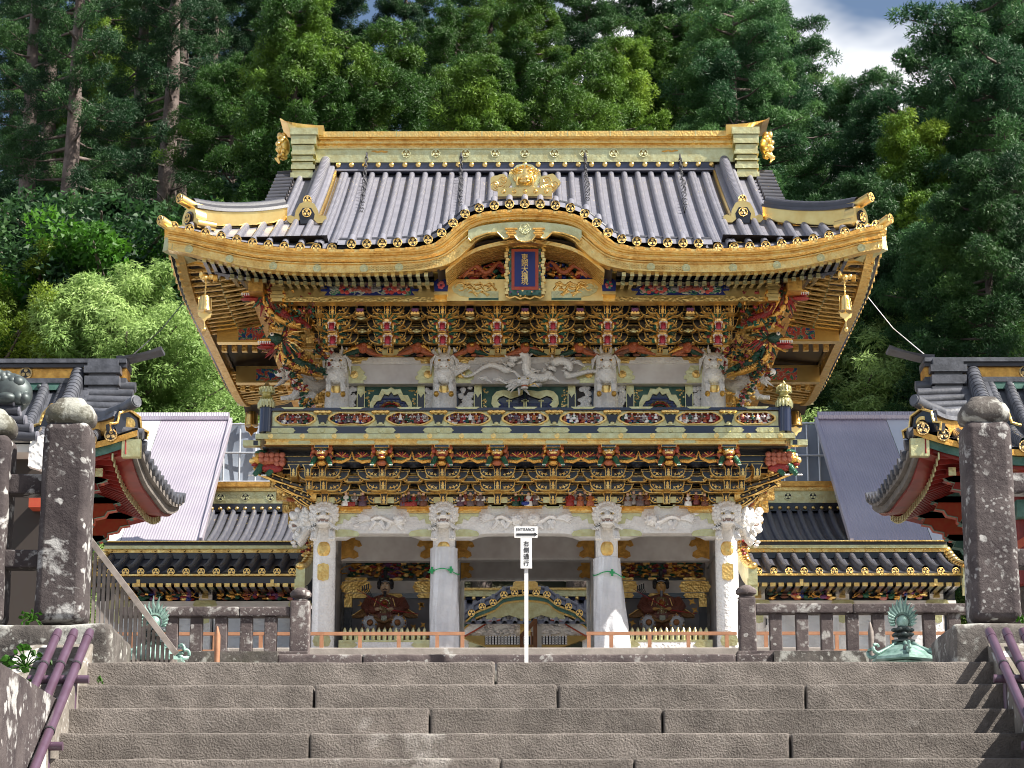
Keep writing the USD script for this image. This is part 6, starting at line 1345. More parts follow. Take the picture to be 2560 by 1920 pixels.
# ---------------------------------------------------------------- stone balustrades in front of the gate
def balustrade(sg):
    y = 38.3; nm = 'left' if sg < 0 else 'right'
    t = thing('stone_balustrade', 'weathered stone balustrade on the %s of the gate steps' % nm, 'balustrade')
    P0, P1 = (727, 775) if sg < 0 else (1846, 1888); far = 300 if sg < 0 else 2440
    zb_, zk0, zk1 = Zp(1641, y), Zp((1505, 1498)[sg > 0], y), Zp((1468, 1463)[sg > 0], y)
    xa, xb = Xp(P0, 1550, y), Xp(P1, 1550, y); xm = (xa + xb) / 2
    v, f = rounded(xa, xb, y - .16, y + .16, zb_, zk0, .025, .06, .008, 3.); m = MB(); m.add(v, f); q = m.build('newel', 'stone_rail', t, smooth=60)
    h = zk1 - zk0; m = MB(); m.lathe([(0, zk0), (.14, zk0), (.15, zk0 + .08 * h), (.10, zk0 + .16 * h), (.10, zk0 + .22 * h), (.165, zk0 + .36 * h), (.175, zk0 + .58 * h), (.14, zk0 + .78 * h), (.10, zk0 + .84 * h), (.08, zk0 + .94 * h), (0, zk1)], (xm, y, 0), 20); m.build('knob', 'stone_rail', q, smooth=50)
    xr = [xb, Xp(595 if sg < 0 else 2130, 1530, y), Xp(far, 1530, y)] if sg > 0 else [xa, Xp(600, 1530, y), Xp(far, 1530, y)]
    r0, r1 = Zp((1543, 1536)[sg > 0], y), Zp((1519, 1512)[sg > 0], y)
    for a, c in zip(xr[:-1], xr[1:]):
        a, c = min(a, c), max(a, c); v, f = rounded(a + .004, c - .004, y - .13, y + .13, r0, r1, .022, .07, .008, 3., int(abs(a) * 9)); m = MB(); m.add(v, f); m.build('top_rail', 'stone_rail', t, smooth=60)
    for p in ((430, 491, 553, 616, 677, 368) if sg < 0 else (1939, 2005, 2067, 2131, 2196, 2262, 2323, 2386)):
        x = Xp(p, 1590, y); v, f = rounded(x - .10, x + .10, y - .085, y + .085, zb_, r0 - .002, .015, .08, .006, 3., p); m = MB(); m.add(v, f); m.build('baluster', 'stone_rail', t, smooth=60)
    a, c = (Xp(300, 1636, y), xb) if sg < 0 else (xa - .05, Xp(2440, 1636, y)); v, f = rounded(a, c, y - .2, y + .2, zb_ - .12, Zp(1631, y), .02, .1, .008); m = MB(); m.add(v, f); m.build('base_rail', 'stone_rail', t, smooth=60)
balustrade(-1); balustrade(1)
# orange timber barriers in front of the columns
def barrier(px0, px1, posts, label, y=40.35):
    t = thing('timber_barrier', label, 'barrier', group='low timber barriers in front of the gate')
    for p0, p1 in ((1580, 1588), (1624, 1632)):
        m = MB(); m.box(Xp(px0, 1590, y), Xp(px1, 1590, y), y - .03, y + .03, Zp(p1, y), Zp(p0, y)); m.build('rail', 'orange_wood', t)
    for p in posts:
        x = Xp(p, 1600, y); m = MB(); m.box(x - .032, x + .032, y - .028, y + .04, ztop - .1, Zp(1588, y) + .001); m.build('post', 'orange_wood', t)
barrier(776, 1162, (804, 900, 997, 1093, 1156), 'orange timber barrier in front of the left alcove and its bearded statue with black hair')
barrier(1466, 1842, (1472, 1528, 1624, 1721, 1817), 'orange timber barrier in front of the right alcove and its grey-bearded statue')
barrier(280, 724, (330, 420, 537, 652), 'orange timber barrier behind the left stone balustrade', 40.6)
barrier(1890, 2400, (1915, 2092, 2230, 2330), 'orange timber barrier behind the right stone balustrade', 40.6)
# timber handrail in the middle of the inner stairs
t = thing('timber_handrail', 'slanting timber handrail with a white end post behind the entrance sign', 'handrail')
y = 49.0
for p0, p1, q0, q1, m_ in ((1333, 1343, 1547, 1640, 'orange_wood'), (1343, 1354, 1566, 1640, 'white_paint'), (1300, 1309, 1590, 1640, 'orange_wood'), (1326, 1331, 1580, 1640, 'orange_wood')):
    m = MB(); m.box(Xp(p0, 1600, y), Xp(p1, 1600, y), y, y + .1, Zp(q1, y), Zp(q0, y)); m.build('post', m_, t)
m = MB(); m.bar(at(1302, 1592, y), at(1340, 1550, y), .06, .08); m.build('rail', 'orange_wood', t)

# ---------------------------------------------------------------- roofed corridors at either side
def disc_row(xs, y, z, r, parent, nm='tile_end'):
    for x in xs: m = MB(); crest(m, x, y, z, r, seg=10); m.build(nm, 'painted', parent)
def corridor(sg):
    nm = 'left' if sg < 0 else 'right'
    t = thing('roofed_corridor', 'low black-tiled corridor with gold ridge and carved panels, adjoining the gate on the %s' % nm, 'corridor')
    xa, xb = sg * 3.98, sg * 7.75; x0, x1 = min(xa, xb), max(xa, xb); ye, yr, yw = 41.35, 43.1, 42.35
    zE, zR = Zp(1430, ye), Zp(1392, yr)
    S = lambda x, u: np.array([x, ye + (yr - ye) * u, zE + (zR - zE) * (.55 * u + .45 * u * u)])
    m = MB(); m.grid([[S(x, u) for x in np.linspace(x0, x1, 9)] for u in np.linspace(0, 1, 10)]); m.grid([[S(x, u) * [1, -1, 1] + [0, 2 * yr, 0] for x in (x0, x1)] for u in np.linspace(0, 1, 10)]); rf = m.build('roof', 'tile_shaded', t)
    n = 14; xs_ = [x0 + .14 + .268 * k for k in range(n)]
    for x in xs_: P, rr = ripple([S(x, u) + [0, 0, .01] for u in np.linspace(0, 1, 14)], .06, .12); m = MB(); half_tube(m, P, rr, 6); m.build('tile_rib', 'tile_shaded', rf, smooth=50)
    disc_row(xs_, ye - .005, zE + .01, .066, rf)
    def bx(p0, p1, y0, y1, mt, name, par=t): m = MB(); m.box(x0, x1, y0, y1, Zp(p1, y0), Zp(p0, y0)); return m.build(name, mt, par)
    bx(1439, 1434, ye - .0, ye + .1, 'gold', 'edge_board'); bx(1457, 1439.5, ye + .06, ye + .3, 'black_lacquer', 'fascia')
    bx(1396, 1381, yr - .16, yr + .16, 'black_lacquer', 'ridge_base'); g = bx(1381, 1371, yr - .18, yr + .18, 'gold', 'ridge'); bx(1371, 1363, yr - .22, yr + .22, 'pale_gold', 'ridge_moulding', g); bx(1362.5, 1354, yr - .20, yr + .20, 'tile_dark', 'ridge_tile', g); bx(1354, 1351, yr - .26, yr + .26, 'gold', 'ridge_lip', g)
    for k in range(14): m = MB(); m.ball((xs_[k], yr - .19, Zp(1381, yr)), .022, 1); m.build('gold_stud', 'gold_smooth', g, smooth=60)
    for k in range(26):
        x = x0 + .1 + .148 * k
        if x > x1: break
        m = MB(); m.box(x - .045, x + .045, ye + .08, yw + .3, Zp(1466, ye + .08), Zp(1457.5, ye + .08)); q = m.build('rafter', 'black_lacquer', t); m = MB(); m.box(x - .047, x + .047, ye + .065, ye + .1, Zp(1466, ye + .07), Zp(1457, ye + .07)); m.build('gold_end', 'gold', q)
    for x in (x0 + .9, x1 - .5): m = MB(); m.box(x - .03, x + .03, ye + .04, ye + .07, Zp(1464, ye), Zp(1447, ye)); m.build('gutter_hook', 'gold', t)
    # wall: carved birds and flowers over a white beam, white panels under clear sheet
    bx(1502, 1455, yw, yw + .1, 'black_lacquer', 'frieze_back'); wb = bx(1522, 1502, yw - .08, yw + .1, 'white_beam', 'wall_beam'); bx(1650, 1522, yw, yw + .1, 'white_beam', 'wall')
    for p in (515, 752, 300) if sg < 0 else (1895, 2105, 2340):
        x = Xp(p, 1490, yw); m = MB(); m.box(x - .12, x + .12, yw - .06, yw, Zp(1502, yw), Zp(1466, yw)); po = m.build('strut', 'white_gofun', t)
        m = MB()
        for k in range(4): m.box(x - .06 + .01 * k, x + .05 - .01 * k, yw - .11, yw - .06, Zp(1497 - 8 * k, yw), Zp(1490 - 8 * k, yw))
        m.build('gold_bracket', 'gold_smooth', po)
        m = MB(); m.prism(ogee(.22, .16) + [x, Zp(1513, yw)], yw - .081, yw - .095); m.build('gold_plate', 'pale_gold', po)
        m = MB(); m.box(x - .10, x + .10, yw - .05, yw + .02, Zp(1650, yw), Zp(1522, yw)); q = m.build('post', 'white_gofun', t); m = MB(); m.prism(ogee(.13, .2)[:, ::-1] * [.8, 1.] + [x, Zp(1542, yw)], yw - .052, yw - .062); m.build('gold_plate', 'pale_gold', q)
        m = MB(); m.box(x + .13, x + .24, yw - .02, yw + .0, Zp(1650, yw), Zp(1522, yw)); m.build('dark_gap', 'black_lacquer', t)
    rr = random.Random(90 + sg)
    for p0, p1 in ((320, 490), (545, 740)) if sg < 0 else ((1920, 2085), (2145, 2310)):
        a, c = Xp(p0, 1485, yw), Xp(p1, 1485, yw); m = MB(); za, zb_ = Zp(1499, yw), Zp(1468, yw)
        for k in range(80):
            u = rr.random(); x = a + (c - a) * u; cc = rr.choice([CDGR, CGR, CDG, CBR, CDG]) if (u < .3 or .5 < u < .65) else rr.choice([CR, CO, CGR, CPU, CDGR, CG, CBL, CPK])
            m.ball((x, yw - .05 - .04 * rr.random(), rr.uniform(za, zb_)), (.05 + .03 * rr.random(), .03, .025 + .02 * rr.random()), 1, cc)
        for k in range(10): x = rr.uniform(a, c); m.tube([(x + .12 * math.cos(q), yw - .09, (za + zb_) / 2 + .09 * math.sin(q + k)) for q in np.linspace(0, 3, 7)], .012, 4, CDG)
        m.build('carved_frieze', 'painted', t, smooth=True)
        m = MB(); za, zb_ = Zp(1636, yw), Zp(1530, yw)
        for k in range(60): m.ball((rr.uniform(a, c), yw - .02, rr.uniform(za, zb_)), (.08 + .06 * rr.random(), .05, .04 + .04 * rr.random()), 1)
        m.build('white_relief', 'white_gofun', t, smooth=60)
        sh = thing('clear_sheet', 'clear plastic sheet hung over the white relief %s' % {320: 'at the far left of the left corridor', 545: 'of the left corridor nearest the gate', 1920: 'of the right corridor nearest the gate', 2145: 'at the far right of the right corridor'}[p0], 'plastic sheet', group='clear sheets over the corridor reliefs')
        X = np.linspace(a - .05, c + .05, 22); Zz = np.linspace(za - .1, zb_ + .02, 16); m = MB(); m.grid([[(x, yw - .16 + .04 * noise(np.array([x * 4, z_ * 3, 1.])) + .02 * math.sin(9 * x + 5 * z_), z_) for x in X] for z_ in Zz]); m.build('sheet', 'clear_sheet', sh, smooth=True)
    # scalloped gilt ends
    for x, s2 in ((xa, -sg), (xb, sg)):
        m = MB(); 
        P = [S(x, u) for u in np.linspace(-.12, 1.02, 15)]
        m.sweep([[(x - .06, p[1], p[2] + .10), (x + .10, p[1], p[2] + .10), (x + .10, p[1], p[2] - .24), (x - .06, p[1], p[2] - .24)] for p in P]); q = m.build('gable_board', 'pale_gold', t)
        m = MB()
        for k in range(9): p = S(x, -.08 + 1.1 * k / 8); m.ball((x + .02, p[1] - .02, p[2] + .10), (.10, .13, .075), 1)
        m.build('scallop', 'gold_smooth', q, smooth=60)
        m = MB(); p = S(x, -.1); m.box(x - .08, x + .10, p[1] - .02, p[1] + .05, p[2] - .42, p[2] - .12); m.build('gold_end', 'pale_gold', q)
corridor(-1); corridor(1)

# ---------------------------------------------------------------- drum tower and bell tower on the middle terrace
def tower(sg):
    nm = 'left' if sg < 0 else 'right'
    t = thing('drum_tower' if sg < 0 else 'bell_tower', 'red tower with black tiled hipped gable roof, cut off by the %s picture edge' % nm, 'tower')
    cx, cy, hx, hy = sg * 7.74, 31.95, 2.72, 2.15; ye = cy - hy; zE = Zp(1126, ye); zR = Zp(968, cy); hr = 1.95; lf = .28
    X = lambda x: cx + x                                             # local x from the tower's middle; -sg points to the gate
    def LZ(d): return lf * max(0, 1 - d / 1.5) ** 2
    T0 = .36
    def S(x, u):
        z0 = LZ(hx - abs(x)) * max(0, 1 - 2 * u); return np.array([X(x), ye + hy * u, zE + .03 + z0 + (zR - zE) * (.5 * u + .5 * u * u)])
    def xl(u): return hr if u > T0 else hr + (hx - hr) * (1 - u / T0)
    us = np.r_[np.linspace(0, T0, 7), np.linspace(T0 + .01, 1, 12)]; m = MB()
    for fl in (0, 1): m.grid([[S(k * xl(u), u) * ([1, -1, 1] if fl else [1, 1, 1]) + ([0, 2 * cy, 0] if fl else [0, 0, 0]) for k in np.linspace(-1, 1, 17)] for u in us])
    for s2 in (-1, 1):
        m.grid([[(X(s2 * xl(u)), cy + k * hy * (1 - u), zE + .03 + LZ(hy * (1 - abs(k))) * max(0, 1 - 2 * u) + (zR - zE) * (.5 * u + .5 * u * u)) for k in np.linspace(-1, 1, 13)] for u in np.linspace(0, T0, 7)])
    rf = m.build('roof', 'tile_old', t, smooth=40)
    xs_ = [-hx + .12 + .262 * k for k in range(21)]
    for x in xs_:
        um = .98 if abs(x) < hr - .15 else T0 * (hx - abs(x)) / (hx - hr)
        if um < .04: continue
        P, rr = ripple([S(x, u) + [0, 0, .01] for u in np.linspace(0, um, 14)], .07, .10); m = MB(); half_tube(m, P, rr, 7); m.build('tile_rib', 'tile_old', rf, smooth=50); p = S(x, 0); m = MB(); crest(m, p[0], ye - .01, p[2] + .01, .085, seg=12, gold=(.62, .42, .18, .7)); m.build('tile_end', 'painted', rf)
    inn = -sg                                                       # the flank that faces the gate
    for k in range(8):                                              # verge tiles
        u = T0 + .05 + .075 * k; p = S(hr, u); m = MB(); m.tube([(X(inn * (hr - .25)), p[1], p[2] + .09), (X(inn * (hr + .38)), p[1], p[2] + .07)], .075, 10); m.build('verge_tile', 'tile_old', rf, smooth=50)
    m = MB(); m.sweep([[(X(inn * (hr + a)), S(hr, u)[1], S(hr, u)[2] + c) for a, c in ((-.1, .02), (.34, .02), (.30, -.30), (-.1, -.06))] for u in np.linspace(T0, 1, 10)]); m.build('bargeboard', 'gold', rf)
    # ridge
    rl = hr + .25
    def rb(p0, p1, d, mt, n_, par): m = MB(); m.box(X(-rl), X(rl), cy - .16 - d, cy + .16 + d, Zp(p0, cy - .2), Zp(p1, cy - .2)); return m.build(n_, mt, par)
    q = rb(942, 918, .0, 'dark_gold', 'ridge', rf); rb(972, 956, .02, 'green_copper', 'ridge_base', q); rb(955, 943, .03, 'tile_old', 'ridge_band', q); rb(917, 908, .05, 'tile_dark', 'ridge_tile', q); rb(907, 897, .09, 'tile_old', 'ridge_cap', q)
    for k in range(5): m = MB(); crest(m, X(-1.6 + .8 * k), cy - .17, Zp(930, cy - .2), .09, gold=(.5, .36, .16, .6)); m.build('crest', 'painted', q)
    for k in range(10): m = MB(); m.ball((X(-1.8 + .4 * k), cy - .19, Zp(964, cy - .2)), .035, 1); m.build('stud', 'dark_bronze', q, smooth=60)
    for s2 in (-1, 1):
        m = MB()
        for p0, p1, d in ((985, 970, .05), (970, 962, .0), (962, 940, .05), (940, 932, 0.), (932, 915, .06), (915, 898, .02)): m.box(min(X(s2 * (rl - .5 - d)), X(s2 * (rl - .12 + d))), max(X(s2 * (rl - .5 - d)), X(s2 * (rl - .12 + d))), cy - .3 - d, cy + .3 + d, Zp(p0, cy - .3), Zp(p1, cy - .3))
        e = m.build('ridge_end_stack', 'tile_old', q)
        m = MB(); m.sweep([[(X(s2 * (rl - .15 + .62 * k)), cy - .2, Zp(897, cy) + .14 * k * k), (X(s2 * (rl - .15 + .62 * k)), cy + .2, Zp(897, cy) + .14 * k * k), (X(s2 * (rl - .15 + .62 * k)), cy + .16, Zp(908, cy) + .16 * k), (X(s2 * (rl - .15 + .62 * k)), cy - .16, Zp(908, cy) + .16 * k)] for k in np.linspace(0, 1, 7)]); m.build('ridge_horn', 'tile_old', e)
        # descending ridge, hip ridge
        x = s2 * (hr - .42); P = np.array([S(x, u) for u in np.linspace(.40, .97, 12)]); m = MB(); m.sweep([[(p[0] - .2, p[1], p[2]), (p[0] - .2, p[1], p[2] + .17), (p[0] + .2, p[1], p[2] + .17), (p[0] + .2, p[1], p[2])] for p in P]); d = m.build('descending_ridge', 'tile_old', rf)
        Q, rr = ripple(P + [0, 0, .18], .10, .1); m = MB(); half_tube(m, Q, rr, 9); m.build('ridge_tile', 'tile_old', d, smooth=50)
        g = MB(); o = np.array([(-.30, -.1), (-.36, 0), (-.24, .04), (-.2, .18), (-.1, .3), (.1, .3), (.2, .18), (.24, .04), (.36, 0), (.30, -.1), (.15, -.04), (-.15, -.04)]); g.prism(o + [P[0][0], P[0][2] + .08], P[0][1] - .04, P[0][1] - .1); og = g.build('ridge_end_plate', 'black_lacquer', d)
        g = MB(); g.tube([(P[0][0] + a * 1.02, P[0][1] - .10, P[0][2] + .08 + c) for a, c in o[[1, 2, 3, 4, 5, 6, 7, 8]]], .022, 5); g.build('gold_edging', 'gold', og)
        H = []
        for k in np.linspace(0, 1, 10): ax = hr + .02 + (hx - .25 - hr) * k; H.append(S(s2 * ax, T0 * (hx - ax) / (hx - hr)))
        H = np.array(H); nv = np.array([s2 * .66, .75, 0]); hh = .24 + .05 * np.linspace(0, 1, 10) ** 3
        g = MB(); g.sweep([[p - nv * .12, p + nv * .12, p + nv * .12 + [0, 0, h * .75], p - nv * .12 + [0, 0, h * .75]] for p, h in zip(H, hh)]); h_ = g.build('hip_ridge', 'dark_gold', rf)
        g = MB(); g.sweep([[p - nv * .17 + [0, 0, h * .76], p + nv * .17 + [0, 0, h * .76], p + nv * .15 + [0, 0, h], p - nv * .15 + [0, 0, h]] for p, h in zip(H, hh)]); Q, rr = ripple(H + np.c_[hh * 0, hh * 0, hh], .08, .1); half_tube(g, Q, rr, 8); g.build('ridge_tile', 'tile_old', h_, smooth=50)
        e_ = H[-1]; dv = np.array([s2 * .75, -.66, 0]); 
        g = MB(); o = np.array([(-.30, -.05), (-.32, .05), (-.2, .08), (-.17, .22), (0, .29), (.17, .22), (.2, .08), (.32, .05), (.30, -.05)])
        tp = [e_ + nv * a + dv * .04 + [0, 0, c + .02] for a, c in o]; tp2 = [p_ + dv * .07 for p_ in tp]
        g.grid([tp, tp2], close=True); g.add(np.array(tp2), [[0, k, k + 1] for k in range(1, 8)]); pl = g.build('ridge_end_plate', 'black_lacquer', h_)
        g = MB(); g.tube([p_ + dv * .02 for p_ in tp2[:]], .02, 5); g.build('gold_edging', 'gold', pl)
        g = MB(); g.lathe([(0, 0), (.09, 0), (.09, .03), (0, .035)], e_ + dv * .11 + [0, 0, .12], 14, axis='y'); g.build('crest', 'gold', pl)
        g = MB(); tp_ = e_ + [0, 0, .33]; g.tube([tp_ - dv * .3, tp_ + dv * .05 + [0, 0, .03], tp_ + dv * .25 + [0, 0, .08]], [.075, .08, .085], 12); g.tube([tp_ + dv * .25 + [0, 0, .08], tp_ + dv * .27 + [0, 0, .082]], .07, 12); g.build('ridge_horn', 'tile_old', h_, smooth=50)
    # eave boards: gilt edge, green fascia, rafter ends, red rafters
    def ring(d0, d1, z0, z1, nm_, mt):
        m = MB(); nn = 17
        for s1, ax in ((-1, 'y'), (1, 'y'), (-inn, 'x'), (inn, 'x')):
            R = []
            for k in np.linspace(-1, 1, nn):
                if ax == 'y': l = LZ(hx - abs(k * hx)); R.append([(X(k * (hx - d)), cy + s1 * (hy - d), zE + z + l) for d, z in ((d0, z0), (d1, z0), (d1, z1), (d0, z1))])
                else: l = LZ(hy - abs(k * hy)); R.append([(X(s1 * (hx - d)), cy + k * (hy - d), zE + z + l) for d, z in ((d0, z0), (d1, z0), (d1, z1), (d0, z1))])
            if ax == 'x': q = MB(); q.sweep(R); q.build('flank_' + nm_, 'weathered_board' if 'beam' not in nm_ else mt, t)
            else: m.sweep(R)
        return m.build(nm_, mt, t)
    ring(-.0, .2, -.08, -.0, 'edge_board', 'dark_gold'); ring(.06, .3, -.19, -.085, 'eave_board', 'green_copper'); ring(.12, .4, -.24, -.195, 'eave_beam', 'red_lacquer')
    gx = inn
    m = MB()
    for k in range(14): y = ye + .15 + .30 * k; l = LZ(hy - abs(y - cy)); m.tube([(X(gx * (hx - .35)), y, zE + .08 + l), (X(gx * (hx + .05)), y, zE + .03 + l)], .075, 9)
    m.build('flank_tile_ends', 'tile_old', rf, smooth=50, kind='stuff')
    # soffit and rafters
    m = MB(); m.grid([[(X(gx * (hx - .1)), cy + k * (hy - .1), zE - .16 + LZ(hy - abs(k * hy))) for k in np.linspace(-1, 1, 13)], [(X(gx * (hx - 1.5)), cy + k * (hy - 1.2), zE + .25) for k in np.linspace(-1, 1, 13)]]); m.grid([[(X(k * (hx - .1)), ye + .1, zE - .16 + LZ(hx - abs(k * hx))) for k in np.linspace(-1, 1, 13)], [(X(k * (hx - 1.4)), ye + 1.5, zE + .25) for k in np.linspace(-1, 1, 13)]]); m.build('soffit_boards', 'timber_dark', t)
    for k in range(28):
        y = ye + .14 + .15 * k; l = LZ(hy - abs(y - cy)); a = (X(gx * (hx - .34)), y, zE - .28 + l); c = (X(gx * (hx - 1.55)), cy + (y - cy) * .55 if abs(y - cy) > 1.0 else y, zE + .16); m = MB(); m.bar(a, c, .06, .07); q = m.build('rafter', 'red_lacquer', t); m = MB(); m.box(min(a[0], a[0] + gx * .02), max(a[0], a[0] + gx * .02), y - .034, y + .034, a[2] - .05, a[2] + .045); m.build('gold_end', 'pale_gold', q)
    for k in range(16):
        x = gx * (hx - .55 - .30 * k * .9); l = LZ(hx - abs(x)); m = MB(); m.bar((X(x), ye + .42, zE - .30 + l), (X(x), ye + 1.6, zE + .1), .09, .09); q = m.build('rafter', 'red_lacquer', t); m = MB(); m.box(X(x) - .048, X(x) + .048, ye + .40, ye + .425, zE - .36 + l, zE - .25 + l); m.build('gold_end', 'pale_gold', q)
    c0 = np.array([X(gx * (hx - .08)), ye + .08, zE - .22 + LZ(0)])
    m = MB(); m.bar(c0, (X(gx * (hx - 1.6)), ye + 1.6, zE + .0), .2, .2); q = m.build('corner_beam', 'red_lacquer', t); m = MB(); m.box(c0[0] - .12, c0[0] + .12, c0[1] - .06, c0[1] + .06, c0[2] - .13, c0[2] + .10); m.build('gold_cap', 'pale_gold', q)
    # body, brackets, balustrade
    bx_, by_ = 1.2, 1.2; z1 = zE + .2; z0 = Zp(1352, cy - by_)
    m = MB(); m.box(X(-bx_), X(bx_), cy - by_, cy + by_, z0 - 3.4, z1); m.build('body', 'timber_dark', t)
    for s1 in (-1, 1):
        for s2 in (-1, 1): m = MB(); m.lathe([(0, z0 - .6), (.13, z0 - .6), (.13, z1), (0, z1)], (X(s1 * bx_), cy + s2 * by_, 0), 14); m.build('post', 'red_lacquer', t, smooth=50)
    for fy in (-1, .1, 1):
        for k in range(3):
            L = .42 + .42 * k; zz = z1 - .98 + .33 * k; y = cy + fy * by_; xa_, xb_ = X(gx * (bx_ - .1)), X(gx * (bx_ + L))
            p = [(bx_ - .1, -.12), (bx_ + L - .34, -.12), (bx_ + L - .24, -.06), (bx_ + L - .24, .0), (bx_ + L - .10, .03), (bx_ + L - .06, .10), (bx_ + L + .06, .12), (bx_ + L + .02, .20), (bx_ + L + .16, .24), (bx_ + L + .12, .30), (bx_ - .1, .30)]
            m = MB(); m.prism([(X(gx * a), zz + c) for a, c in p], y - .08, y + .08); q = m.build('bracket_arm', ('green_copper', 'red_lacquer', 'green_copper')[k] if (k + (fy > 0)) % 2 else 'vermilion', t)
            m = MB(); m.tube([(X(gx * a), y - .082, zz + c) for a, c in p[1:-1]], .009, 5); m.build('pale_edging', 'pale_green', q)
    for k in range(3):
        for x in (-.8, 0, .8, gx * 1.2): m = MB(); m.box(X(x) - .1, X(x) + .1, cy - by_ - .3 - .3 * k, cy - by_, z1 - .95 + .34 * k, z1 - .72 + .34 * k); m.build('bracket_arm', ('green_copper', 'vermilion')[k % 2], t)
    a, c = (X(gx * bx_), cy - by_ + .1, z0 - .35), (X(gx * (bx_ + .9)), cy - by_ - .6, z0 - .95); m = MB(); m.bar((X(gx * .9), cy - 1.3, z0 + .15), (X(gx * 1.45), cy - 1.3, z0 - .2), .08, .10); m.build('brace', 'vermilion', t)
tower(-1); tower(1)
# small tiled gable whose ogre-tile end looks out behind the left stone posts
t = thing('tiled_gable', 'tiled gable end with curly ogre tile and white pendant behind left posts', 'roof gable')
y = 22.2
m = MB(); o_ = at(20, 985, y); m.ball(o_, (.24, .16, .21), 2); rr = random.Random(3)
for k in range(26): a = rr.uniform(-1.2, 3.6); m.ball(o_ + [.22 * math.cos(a) * rr.uniform(.4, 1), -.12 * rr.random(), .20 * math.sin(a) * rr.uniform(.4, 1.)], .045 + .03 * rr.random(), 1)
m.ball(o_ + [.02, -.15, -.08], (.10, .08, .06), 1); m.build('ogre_tile', 'dark_bronze', t, smooth=60)
for k, (px, py) in enumerate(((52, 1028), (66, 1052), (82, 1072), (96, 1092), (40, 1006))):
    e = at(px, py, y - .1); m = MB(); m.tube([e + [-.45, .0, .03], e + [-.02, 0, 0]], .05, 12); q = m.build('verge_tile', 'tile_dark', t, smooth=50); m = MB(); m.tube([e + [-.02, 0, 0], e + [.0, 0, 0]], .056, 12); m.build('tile_end', 'tile', q, smooth=50)
    m = MB(); m.box(e[0] - .5, e[0] - .03, y - .05, y + .5, e[2] - .14, e[2] - .045); m.build('verge_board', 'plaster', t)
m = MB(); pts_ = [at(px, py, y) for px, py in ((80, 1120), (92, 1102), (112, 1094), (126, 1095), (126, 1108), (118, 1112), (121, 1124), (112, 1136), (120, 1150), (121, 1176), (104, 1180), (76, 1172))]; m.prism([(p[0], p[2]) for p in pts_], y - .12, y - .02); m.build('pendant_board', 'white_gofun', t)
m = MB(); m.hexa([at(-60, 1020, y + .2) - [.5, 0, 0], at(80, 1120, y + .2), at(80, 1120, y + 1.6), at(-60, 1020, y + 1.6) - [.5, 0, 0]] + [at(-60, 1000, y + .2) - [.5, 0, 0], at(80, 1100, y + .2), at(80, 1100, y + 1.6), at(-60, 1000, y + 1.6) - [.5, 0, 0]]); m.build('roof', 'tile_dark', t)
m = MB(); a = at(76, 1215, y + .3); m.box(a[0] - 2, a[0] + .18, y + .25, y + 1.4, 4.29, a[2] + .5); m.build('wall', 'timber_dark', t)
m = MB(); a = at(98, 1255, y + .1); m.box(a[0] - .09, a[0] + .09, y + .05, y + .4, a[2] - .06, a[2] + .03); m.build('red_rail', 'vermilion', t)
